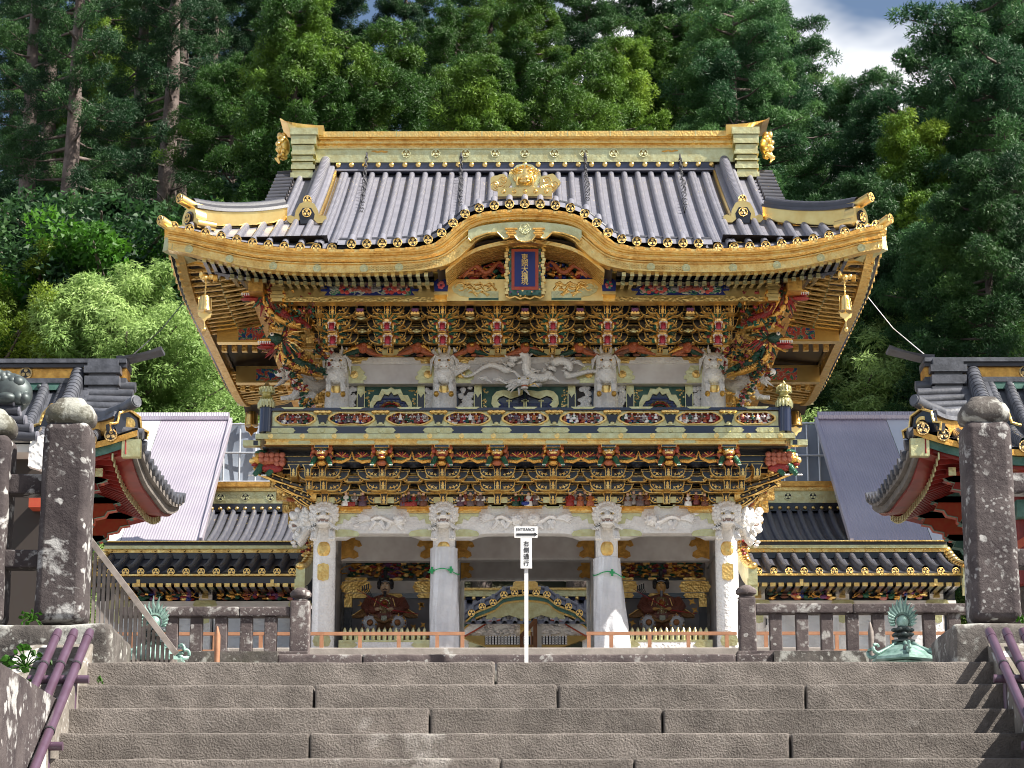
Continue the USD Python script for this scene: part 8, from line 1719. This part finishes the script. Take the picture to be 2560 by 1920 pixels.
# seated guardian statues
def statue(px, face, beard, label, mouth):
    y = 42.75; t = thing('seated_statue', label, 'statue'); xo = Xp(px, 1520, y); k = 43.2 / F
    def w(dx, py, dy=0): return np.array([xo + dx * k, y + dy, Zp(py, y)])
    b = MB()                                                         # head and hands
    b.ball(w(0, 1470, -.05), (.088, .095, .118), 3, face); b.ball(w(0, 1477, -.13), (.04, .03, .05), 2, face); b.tube([w(0, 1468, -.14), w(0, 1474, -.165)], [.010, .018], 6, face)
    for s in (-1, 1):
        b.ball(w(s * 5.2, 1466, -.132), (.018, .008, .006), 1, CW); b.ball(w(s * 5.2, 1466, -.139), .006, 0, CK); b.tube([w(s * 2.5, 1462.5, -.137), w(s * 8, 1461.5, -.125)], .006, 4, CK); b.ball(w(s * 12.3, 1470, -.03), (.014, .02, .03), 1, face)
        b.ball(w(s * 17, 1529, -.30), (.05, .04, .035), 2, face)
        for q in range(4): b.tube([w(s * (19 - 3 * q), 1528, -.33), w(s * (14 - 3 * q), 1531, -.35)], [.012, .009], 5, face)
    b.tube([w(-3, 1478, -.152), w(3, 1478, -.152)], .008, 5, (.35, .08, .06, 0)); b.lathe([(0, 0), (.055, 0), (.06, .09), (0, .09)], w(0, 1492, -.02), 12, face); b.build('head_and_hands', 'painted', t, smooth=True)
    b = MB(); b.tube([w(0, 1481, -.15), w(0, 1490, -.16), w(0, 1502, -.15)], [.03, .026, .006], 7, beard)
    if mouth: b.tube([w(-6, 1477.5, -.15), w(0, 1475.5, -.16), w(6, 1477.5, -.15)], [.006, .012, .006], 5, CK)
    for s in (-1, 1): b.ball(w(s * 14.5, 1459, .0), (.05, .09, .085), 2, CK); b.ball(w(s * 15.5, 1467, -.02), (.04, .05, .05), 2, CK)
    b.ball(w(0, 1456, 0), (.095, .10, .07), 2, CK); b.build('hair_and_beard', 'painted', t, smooth=True)
    b = MB(); b.lathe([(0, 0), (.075, 0), (.07, .03), (.03, .06), (.04, .10), (.042, .17), (.03, .20), (0, .205)], w(0, 1451, -.02), 12, CK); b.tube([w(-10, 1456.5, -.09), w(0, 1454.5, -.12), w(10, 1456.5, -.09)], .010, 5, (.25, .27, .32, 0)); b.build('court_hat', 'painted', t, smooth=True)
    RB = (.15, .045, .028, 0); RB2 = (.20, .10, .035, .25); r = random.Random(px)
    b = MB(); b.sweep([[w(dx * math.cos(a), py, dd + dp * math.sin(a)) for a in np.arange(16) * math.pi / 8] for py, dx, dd, dp in ((1487, 9, -.02, .07), (1491, 24, 0, .13), (1497, 40, 0, .17), (1510, 47, 0, .19), (1525, 48, -.02, .21), (1540, 46, -.04, .22), (1552, 40, -.04, .22))], RB)
    for s in (-1, 1):
        b.tube([w(s * 38, 1500, 0), w(s * 45, 1518, -.06), w(s * 36, 1531, -.18), w(s * 19, 1530, -.26)], [.10, .12, .10, .06], 10, RB)
        b.sweep([[w(s * 26, 1522, -.2), w(s * 30, 1540, -.22), w(s * 30, 1541, -.12), w(s * 26, 1522, -.1)], [w(s * 58, 1526, -.12), w(s * 60, 1546, -.14), w(s * 60, 1547, -.04), w(s * 58, 1527, -.02)], [w(s * 80, 1537, -.06), w(s * 82, 1545, -.08), w(s * 82, 1546, -.03), w(s * 80, 1538, -.01)]], RB2)
        b.tube([w(s * 58, 1526, -.125), w(s * 82, 1540, -.07)], .010, 5, CG); b.tube([w(s * 20, 1500, -.19), w(s * 26, 1520, -.22), w(s * 36, 1540, -.24)], .010, 5, CG)
    b.build('robe', 'painted', t, smooth=True)
    b = MB(); b.sweep([[w(dx * math.cos(a), py, -.10 + dp * math.sin(a)) for a in np.arange(14) * math.pi / 7] for py, dx, dp in ((1497, 14, .12), (1508, 18, .145), (1522, 18, .155), (1538, 17, .16), (1546, 19, .15))], (.22, .15, .07, .5))
    b.lathe([(0, 0), (.068, 0), (.06, .012), (.05, .006), (0, .012)], w(0, 1513, -.245), 16, CR, axis='y'); b.lathe([(0, 0), (.05, 0), (0, .02)], w(0, 1513, -.255), 14, CDG, axis='y')
    for q in range(24): b.ball(w(r.uniform(-15, 15), r.uniform(1500, 1540), -.25), (.014, .008, .014), 0, CP)
    b.box(*(w(-7, 0)[0], w(7, 0)[0]), y - .34, y - .30, Zp(1562, y), Zp(1546, y), (.35, .36, .28, .2)); b.build('armour', 'painted', t, smooth=True)
    b = MB()
    for s in (-1, 1):
        b.ball(w(s * 36, 1562, -.22), (.15, .17, .15), 2, (.50, .50, .52, 0)); b.tube([w(s * 36, 1565, -.24), w(s * 33, 1590, -.2), w(s * 31, 1606, -.18)], [.13, .10, .08], 10, (.45, .45, .48, 0)); b.tube([w(s * 14, 1552, -.06), w(s * 36, 1560, -.2)], [.17, .15], 10, (.30, .16, .09, .1))
        b.lathe([(0, 0), (.06, 0), (.045, .015), (0, .02)], w(s * 34, 1564, -.385), 12, (.3, .12, .04, .4), axis='y')
        for q in range(18): a = r.random() * 6.28; b.ball(w(s * 36 + 17 * math.cos(a), 1563 + 18 * math.sin(a), -.31 - .02 * r.random()), (.022, .015, .022), 0, r.choice([CBR, CDG, (.16, .14, .14, 0)]))
    b.tube([w(-26, 1552, -.30), w(0, 1562, -.32), w(24, 1552, -.30)], [.04, .03, .04], 8, RB2); b.build('trousers', 'painted', t, smooth=True)
    b = MB(); b.box(*(w(-52, 0)[0], w(52, 0)[0]), y - .12, y + .4, ZG, Zp(1590, y)); b.build('seat', 'red_lacquer', t)
    b = MB(); s = -1
    for q in range(4): b.box(*(w(-43 - 5 * q, 0)[0] - .012, w(-43 - 5 * q, 0)[0] + .012), y + .02, y + .03, Zp(1472 + 2 * q, y), Zp(1458 + 2 * q, y)); b.tube([w(-43 - 5 * q, 1470, .03), w(-30 - 3 * q, 1496, .03)], .006, 4)
    b.build('arrows', 'black_paint', t)
    b = MB(); b.tube([w(-70, 1475, -.10), w(-10, 1515, -.29), w(20, 1532, -.31), w(85, 1541, -.28)], [.006, .010, .010, .006], 6); b.build('bow', 'deep_red', t)
statue(963, (.55, .38, .25, 0), CK, 'seated guardian statue with black pointed beard and moustache in the left alcove', True)
statue(1653, (.52, .29, .09, 0), (.16, .17, .20, 0), 'seated guardian statue with grey beard and bow in the right alcove', False)
# bronze lanterns on the middle terrace
def lantern(px, label):
    y = 25.0; t = thing('bronze_lantern', label, 'lantern', group='bronze lanterns on the middle terrace'); x = Xp(px, 1580, y); Z = lambda p: Zp(p, y)
    m = MB(); zr = Z(1640); th = np.arange(6) * math.pi / 3 + math.pi / 6
    m.sweep([[(x + r_ * math.cos(a), y + r_ * math.sin(a), z) for a in th] for r_, z in ((.03, Z(1606)), (.09, Z(1608)), (.10, Z(1613)), (.17, Z(1618)), (.24, Z(1628)), (.30, zr), (.36, zr - .03), (.36, zr - .06), (.1, zr - .06))]); q = m.build('roof', 'bronze', t)
    for a in th:
        m = MB(); u = np.linspace(0, 1, 6); P = [(x + (.09 + .25 * k) * math.cos(a), y + (.09 + .25 * k) * math.sin(a), Z(1610) + (zr - .01 - Z(1610)) * k ** .8 + .015) for k in u]; e = np.array(P[-1])
        for c in np.linspace(0, 4.4, 9): rr = .055 * (1 - c / 9); o = e + np.array([math.cos(a), math.sin(a), 0]) * (.02 + rr * math.sin(c)) + [0, 0, .055 - rr * math.cos(c)]; P.append(tuple(o))
        m.tube(P, [.02] * 6 + list(np.linspace(.022, .014, 9)), 7); m.build('curled_rib', 'bronze', q, smooth=60)
    m = MB(); m.lathe([(0, 0), (.045, 0), (.04, .012), (0, .016)], (x, y - .24, Z(1629)), 14, axis='y'); m.build('crest', 'dark_bronze', q)
    m = MB(); m.lathe([(0, Z(1607)), (.12, Z(1607)), (.125, Z(1602)), (.06, Z(1600)), (.05, Z(1595)), (.09, Z(1592)), (.10, Z(1586)), (.05, Z(1583)), (.085, Z(1578)), (.10, Z(1573)), (.06, Z(1570)), (.05, Z(1566)), (0, Z(1565))], (x, y, 0), 18); f = m.build('finial', 'dark_bronze', t, smooth=50)
    for k in range(12): a = k * math.pi / 6; m = MB(); m.ball((x + .09 * math.cos(a), y + .09 * math.sin(a), Z(1588 if k % 2 else 1576)), (.035, .035, .022), 1); m.build('lotus_petal', 'dark_bronze', f, smooth=60)
    m = MB(); m.ball((x, y, Z(1556)), (.065, .065, .075), 2); m.build('jewel', 'bronze', f, smooth=60)
    r = random.Random(px)
    for k in range(30):
        a = -.5 + 4.1 * k / 29; rr = .075 + .02 * (k % 2); o = np.array([x, y, Z(1554)]); d = np.array([math.cos(a), 0.25 * (1 - 2 * (k % 2)), math.sin(a)]); L = .075 + .045 * max(0, math.sin(a)) + (.06 if abs(a - 1.57) < .25 else 0)
        m = MB(); m.tube([o + d * rr, o + d * (rr + L * .5) + [.012 * (-1) ** k, 0, .015], o + d * (rr + L * .8) + [0, 0, .035]], [.018, .014, .003], 5); m.build('flame', 'bronze', f, smooth=60)
    m = MB(); m.sweep([[(x + r_ * math.cos(a), y + r_ * math.sin(a), z) for a in th] for r_, z in ((.0, 4.29), (.30, 4.29), (.28, 4.4), (.12, 4.45), (.09, 4.7), (.12, zr - .42), (.26, zr - .38), (.26, zr - .34), (.2, zr - .33), (.2, zr - .07), (0, zr - .07))]); m.build('firebox_and_stem', 'bronze', t)
lantern(2257, 'green bronze lantern with flaming jewel finial in front of the right balustrade'); lantern(386, 'green bronze lantern peeping over the slatted wooden rail at left')
# slatted wooden rail going down at left, and two thin stakes
t = thing('slatted_rail', 'sloping grey wooden slatted rail beside the left stone post', 'railing'); y = 22.5
A, B = at(222, 1345, y), at(440, 1634, y); m = MB(); m.bar(A, B, .10, .055); m.build('rail', 'old_wood', t)
for k in range(19):
    px = 226 + 11.2 * k; p = at(px, 1362 + (px - 226) * 1.335, y); m = MB(); m.box(p[0] - .015, p[0] + .015, y + .03, y + .06, 4.29, p[2] - .01); m.build('slat', 'old_wood', t)
m = MB(); m.box(A[0] - .2, B[0], y + .061, y + .1, 4.29, 4.75); m.build('lower_rail', 'old_wood', t)
for px, py, l in ((545, 1566, 'thin pale wooden stake by the left balustrade'), (2176, 1555, 'thin dark wooden stake by the right balustrade')):
    t = thing('wooden_stake', l, 'stake'); y = 37.2; p = at(px, py, y); m = MB(); m.tube([(p[0], y, 5.5), (p[0], y, p[2] - .15), (p[0] - .01, y, p[2])], [.045, .045, .012], 8); m.build('stake', 'orange_wood' if px < 1000 else 'old_wood', t, smooth=60)
# thin lightning wires
t = thing('wire', 'thin pale wire slanting down from the right eave corner to the bell tower', 'wire'); m = MB(); a, c = at(2166, 738, 47.), at(2318, 892, 36.); m.tube([a, (a + c) / 2 - [0, 0, .12], c], .008, 5); m.build('strand', 'white_paint', t)
t = thing('wire', 'thin dark wire slanting down from the left eave to the drum tower', 'wire'); m = MB(); a, c = at(470, 742, 46.), at(318, 900, 36.); m.tube([a, (a + c) / 2 - [0, 0, .1], c], .010, 5); m.build('strand', 'iron', t)
# young plants on the wall at left
def weed(px, py, y, n, s, label):
    t = thing('wild_plant', label, 'plant'); o = at(px, py, y); r = random.Random(px); m = MB(); st = MB()
    for k in range(n):
        a = r.uniform(0, 6.28); e = o + s * np.array([r.uniform(-1, 1), r.uniform(-.3, .3) - .2, r.uniform(-1, .9)]); st.tube([o, (o + e) / 2 + [0, 0, .03], e], .005, 4)
        d = np.array([math.cos(a), -.5, .4 * math.sin(a) - .2]); d /= np.linalg.norm(d); u = np.cross(d, [0, 1, .3]); u /= np.linalg.norm(u); L = s * r.uniform(.35, .6); W = L * .30
        m.add([e, e + d * L * .3 + u * W, e + d * L * .65 + u * W * .8, e + d * L, e + d * L * .65 - u * W * .8, e + d * L * .3 - u * W, e + d * L * .5 + [0, -.02, .02]], [[0, 1, 6], [1, 2, 6], [2, 3, 6], [3, 4, 6], [4, 5, 6], [5, 0, 6]])
    st.build('stems', 'leaf_fresh', t); m.build('leaves', 'leaf_fresh', t, kind='stuff')
weed(64, 1668, 19.3, 34, .20, 'bright green leafy weed growing on the wall under the left posts'); weed(52, 1740, 19.0, 14, .12, 'small leafy weed lower on the left wall'); weed(80, 1552, 20.1, 16, .09, 'little fern between the left stone posts'); weed(250, 1702, 19.4, 8, .03, 'tiny weed in the corner of the top step'); weed(2556, 1556, 20.1, 10, .06, 'little plant at the foot of the right stone post')
# ---------------------------------------------------------------- hillside and forest
def hill(x, y):
    s = 1 / (1 + math.exp((x - 9) / 5.)); h = (y - 63) * (.98 * s + .18 * (1 - s))
    return 6.8 + max(0, min(h, 24 * s + 8 * (1 - s))) + .5 * math.sin(x * .3) * (1 if y > 70 else 0)
X = np.linspace(-170, 170, 69); Yh = np.r_[np.linspace(62, 120, 40), 140, 180, 260, 400]
m = MB(); m.grid([[(x, y, hill(x, y) + 1.2 * (noise(np.array([x * .2, y * .2, 0.])) - .5)) for x in X] for y in Yh]); m.build('hill', 'soil', kind='structure', smooth=True)
def needles(P, R, n, L, W, rs, up=.35, down=0.):
    """n pointed leaves round each centre"""
    P = np.repeat(P, n, 0); R = np.repeat(R, n); k = len(P)
    d = rs.normal(size=(k, 3)); d[:, 2] += up; d /= np.linalg.norm(d, axis=1, keepdims=True)
    o = P + d * (R * rs.uniform(.45, .95, k))[:, None] * [1, 1, .85]
    tg = np.cross(d, rs.normal(size=(k, 3))); tg /= np.linalg.norm(tg, axis=1, keepdims=True)
    e = tg * rs.uniform(.3, 1., k)[:, None] + d * .5 + rs.normal(size=(k, 3)) * .2; e[:, 2] -= down; e /= np.linalg.norm(e, axis=1, keepdims=True)
    s = np.cross(e, d + rs.normal(size=(k, 3)) * .35); s /= np.linalg.norm(s, axis=1, keepdims=True)
    l, w = L * rs.uniform(.7, 1.3, k)[:, None], W * rs.uniform(.7, 1.3, k)[:, None]
    V = np.stack([o - s * w * .5, o + s * w * .5, o + e * l], 1).reshape(-1, 3)
    return V, np.arange(3 * k).reshape(-1, 3)
def make_tree(name, H, h0, spread, nb, puffs, pr, n, L, W, leafm, bark, seed, r0=.42, topw=.5, droop=.05, down=0., up=.35, lean=0., flat=1., bare=6):
    t = klass(name); rs = np.random.RandomState(seed); tr = MB(); hs = np.linspace(0, H * .97, 14)
    wob = np.c_[np.cumsum(rs.normal(size=14) * .06) + lean * hs / H, np.cumsum(rs.normal(size=14) * .06), hs]
    tr.tube(wob, r0 * (1.0 - .88 * (hs / H) ** .9) * np.r_[1.25, np.ones(13)], 10)
    C, R = [], []
    for k in range(nb + bare):
        u = (k + rs.rand()) / nb if k < nb else -rs.uniform(.05, .5) * (h0 > 6); hz = h0 + (H - h0) * u
        if hz < 1: continue
        a = k * 2.4 + rs.normal() * .4; ln = spread * (1 - max(u, 0) ** 1.5 * (1 - topw * .4)) * rs.uniform(.65, 1.12) if k < nb else rs.uniform(.8, 2.)
        c = np.array([np.interp(hz, hs, wob[:, 0]), np.interp(hz, hs, wob[:, 1]), hz]); d = np.array([math.cos(a), math.sin(a), rs.uniform(-.05, .28) - droop])
        e = c + d * ln; mid = c + d * ln * .5 - [0, 0, .06 * ln]
        tr.tube([c, mid, e], [.05 + .025 * ln * (r0 / .42) * .5, .05, .015], 5)
        if k >= nb: continue
        for q in range(puffs):
            f = 1 - .62 * (q / puffs) ** 1.1; p = c + d * ln * f + rs.normal(size=3) * [.5, .5, .28] * spread * .13; C.append(p); R.append(pr * rs.uniform(.7, 1.25) * (1 - .25 * max(u, 0)))
    for q in range(6): C.append(np.array([wob[-1, 0], wob[-1, 1], H * (.93 + .012 * q)]) + rs.normal(size=3) * .3); R.append(pr * .7)
    V, Fc = needles(np.array(C), np.array(R), n, L, W, rs, up, down)
    p = str(t.GetPath()); g = usdkit.mesh(stage, p + '/trunk', trimesh.Trimesh(*tr.arrays()[:2], process=False), MAT[bark], smooth=True)
    usdkit.mesh(stage, p + '/crown', (V, Fc), MAT[leafm])
    return t, H
TREES = {
 'cedar': make_tree('cedar_kind_a', 22, 3.0, 4.2, 125, 7, .52, 260, .15, .050, 'leaf_cedar', 'bark', 1),
 'cedar2': make_tree('cedar_kind_b', 22, 4.0, 4.8, 105, 8, .58, 250, .155, .050, 'leaf_cedar', 'bark', 2, topw=.9),
 'dark': make_tree('dark_cedar_kind', 30, 7.0, 4.8, 120, 7, .68, 260, .19, .056, 'leaf_dark', 'bark', 3, r0=.6, topw=.8),
 'tall': make_tree('tall_cedar_kind', 34, 6.0, 4.6, 76, 5, .75, 240, .20, .06, 'leaf_dark', 'bark', 4, r0=.8, bare=16),
 'blue': make_tree('blue_green_kind', 24, 3.0, 4.6, 125, 7, .56, 250, .155, .046, 'leaf_blue', 'bark', 5, topw=1.0),
 'light': make_tree('light_kind', 11, .3, 3.9, 150, 7, .44, 260, .11, .032, 'leaf_light', 'bark', 6, r0=.2, droop=-.3, down=.55, up=.1),
 'yellow': make_tree('yellow_kind', 11, 1.0, 4.6, 80, 8, .42, 200, .10, .040, 'leaf_yellow', 'bark', 7, r0=.22, topw=1.2),
 'fresh': make_tree('fresh_kind', 6, .3, 3.0, 60, 6, .5, 200, .10, .065, 'leaf_fresh', 'bark', 8, r0=.12, topw=1.4),
 'bush': make_tree('bush_kind', 5, .1, 3.2, 55, 6, .55, 200, .10, .065, 'leaf_dark', 'bark', 9, r0=.1, topw=1.6)}
CATS = {'cedar': 'cedar', 'cedar2': 'cedar', 'dark': 'cedar', 'tall': 'cedar', 'blue': 'tree', 'light': 'tree', 'yellow': 'tree', 'fresh': 'shrub', 'bush': 'shrub'}
_tr = random.Random(123)
def plant(kind, px, y, top, label, base=None, wide=1.):
    proto, H = TREES[kind]; x = Xp(px, 600, y); zb = hill(x, y) - .3 if base is None else base; s = (Zp(top, y) - zb) / H
    dup(proto, (x, y, zb), _tr.uniform(0, 360), (s * wide * _tr.uniform(.92, 1.08), s * wide * _tr.uniform(.92, 1.08), s), label, CATS[kind], 'forest trees behind the gate' if CATS[kind] != 'shrub' else 'undergrowth shrubs on the slope', name={'cedar': 'cedar_tree', 'cedar2': 'cedar_tree', 'dark': 'cedar_tree', 'tall': 'cedar_tree', 'blue': 'forest_tree', 'light': 'young_tree', 'yellow': 'young_tree', 'fresh': 'shrub', 'bush': 'shrub'}[kind])
# bright cedars just behind the roof
for a in (('cedar', 735, 70, 20, 'sunlit yellow-green cedar rising behind the left end of the gold ridge'), ('cedar2', 930, 72, 110, 'sunlit clumpy cedar directly behind the left half of the gold ridge'), ('cedar2', 560, 75, 150, 'sunlit cedar between the thick trunks and the left end of the gold ridge'),
          ('cedar', 1205, 70, 165, 'round-topped green cedar behind the middle of the gold ridge'), ('cedar2', 1130, 82, 40, 'tall green cedar behind the one over the ridge middle'), ('cedar2', 1440, 71, 190, 'low green cedar clump right of the ridge middle'), ('cedar', 1330, 86, -60, 'tall cedar with a pale trunk and bare limbs above the ridge middle'), ('cedar', 1560, 74, 120, 'cedar with yellow-green tips behind the right part of the gold ridge'),
          ('cedar', 1700, 80, 60, 'yellow-green cedar above the right descending ridge'), ('blue', 1840, 76, 40, 'blue-green tree behind the right end of the gold ridge'), ('blue', 1960, 82, 60, 'feathery blue-green tree whose top meets the left side of the sky gap'), ('blue', 2120, 88, 215, 'low blue-green tree standing under the sky gap'), ('blue', 2250, 80, 235, 'green tree with a small crown under the right part of the sky gap'), ('blue', 2450, 74, 40, 'large green tree closing the sky gap on its right'), ('cedar', 2290, 70, 330, 'cedar right of the upturned right eave corner'), ('blue', 2540, 70, 150, 'large green tree cut by the right picture edge'),
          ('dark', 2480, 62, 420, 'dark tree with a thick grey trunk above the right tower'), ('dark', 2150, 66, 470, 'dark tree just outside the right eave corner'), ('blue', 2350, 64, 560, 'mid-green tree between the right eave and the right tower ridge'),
          # the second row, dark
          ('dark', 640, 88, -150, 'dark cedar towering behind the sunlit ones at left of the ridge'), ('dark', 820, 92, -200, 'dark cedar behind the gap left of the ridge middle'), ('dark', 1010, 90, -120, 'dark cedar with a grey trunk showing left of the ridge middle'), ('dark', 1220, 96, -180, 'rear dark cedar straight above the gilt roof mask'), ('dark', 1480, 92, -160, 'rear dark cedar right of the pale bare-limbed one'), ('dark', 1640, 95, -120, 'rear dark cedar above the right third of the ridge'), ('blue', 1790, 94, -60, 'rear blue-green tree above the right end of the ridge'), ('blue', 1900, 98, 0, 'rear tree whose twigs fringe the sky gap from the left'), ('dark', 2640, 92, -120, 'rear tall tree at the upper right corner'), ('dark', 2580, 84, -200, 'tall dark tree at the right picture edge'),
          # left: high crowns on bare trunks
          ('tall', 60, 86, -420, 'leaning tall cedar with a pinkish trunk nearest the left edge'), ('tall', 110, 94, -380, 'tall cedar with a reddish trunk second from the left edge'), ('tall', 165, 80, -420, 'big straight dark-trunked cedar left of the forest opening'), ('tall', 335, 88, -380, 'cedar with a slim dark trunk in the middle of the left forest'), ('tall', 412, 84, -420, 'thick-trunked cedar just left of the upturned left eave corner'), ('tall', 438, 87, -360, 'cedar with a sun-bleached trunk touching the left eave corner'), ('tall', 520, 92, -300, 'shaded cedar trunk behind the left hip ridge'), ('dark', 250, 100, -260, 'dark cedar deep in the left forest'), ('cedar2', 240, 97, -120, 'green cedar filling the gap between the straight and the slim left trunks'), ('blue', 20, 98, -100, 'blue-green tree at the top left corner'), ('dark', 480, 101, -200, 'dark cedar deep behind the sun-bleached trunk'), ('dark', 700, 104, -160, 'farthest dark cedar behind the left ridge end'), ('dark', 370, 106, -200, 'far dark cedar between the trunks'),
          # lower left, nearer
          ('light', 345, 64, 735, 'pale green feathery young tree left of the gate above the drum tower roof'), ('light', 455, 66, 830, 'smaller pale green feathery tree beside the left eave, right of the big feathery one'), ('yellow', 130, 68, 700, 'yellow-green tree with layered sprays above the drum tower'), ('yellow', 10, 66, 780, 'yellow-green tree at the left edge above the drum tower'), ('fresh', 330, 68, 680, 'bright broad-leaved bush above the feathery trees'), ('fresh', 440, 70, 670, 'bright bush beside the left eave'),
          ('light', 2120, 66, 860, 'light green young tree beside the right balcony bell'), ('light', 2010, 67, 900, 'light green young tree behind the right temporary roof'), ('light', 2260, 67, 800, 'light green sapling left of the right tower ridge'), ('dark', 1960, 64, 690, 'dark tree behind the right eave overhang')):
    plant(*a, wide=1.3 if a[0] == 'light' else 1.2 if a[0] == 'yellow' else 1.)
# undergrowth on the slope at left
pos = [(40, 84, 520), (120, 78, 600), (210, 86, 540), (270, 78, 620), (360, 80, 590), (60, 74, 640), (160, 88, 480), (250, 92, 470), (320, 92, 500), (440, 84, 560), (500, 78, 620), (390, 74, 650), (560, 80, 560), (620, 76, 560), (100, 92, 450), (530, 90, 480), (300, 72, 665)]
sh = ['left edge of the slope', 'slope below the leaning trunk', 'slope between the first trunks', 'slope above the yellow-green tree', 'slope under the thick trunk', 'slope low at the left edge', 'slope behind the straight dark trunk', 'deep middle of the left slope', 'slope behind the slim trunk', 'slope beside the left eave corner', 'slope behind the left hip ridge', 'slope above the bright bush', 'slope under the left ridge end', 'slope near the left verge tiles', 'slope behind the reddish trunk', 'deep slope behind the hip ridge', 'slope just over the pale bush']
for k, (px, y, top) in enumerate(pos): plant('bush' if k % 3 else 'fresh', px, y, top, ('dark' if k % 3 else 'bright green') + ' bush on the ' + sh[k], wide=1.3)
# trees standing to the right of the picture, whose shade falls into it
for k, (x, y, h, kd) in enumerate(((18.5, 50, 31, 'dark'), (24, 47.5, 36, 'dark'), (16.5, 55, 25, 'cedar'), (13, 23, 15, 'blue'))):
    p, H = TREES[kd]; zb = 6.8 if y > 38 else 4.2; dup(p, (x, y, zb), 60 * k, h / H, ('tall dark tree beyond the right picture edge, level with the gate', 'tall dark tree farther back beyond the right picture edge', 'cedar behind the right tower beyond the picture edge', 'lower tree beyond the right picture edge, beside the stairs')[k], 'tree', None, name='roadside_tree')
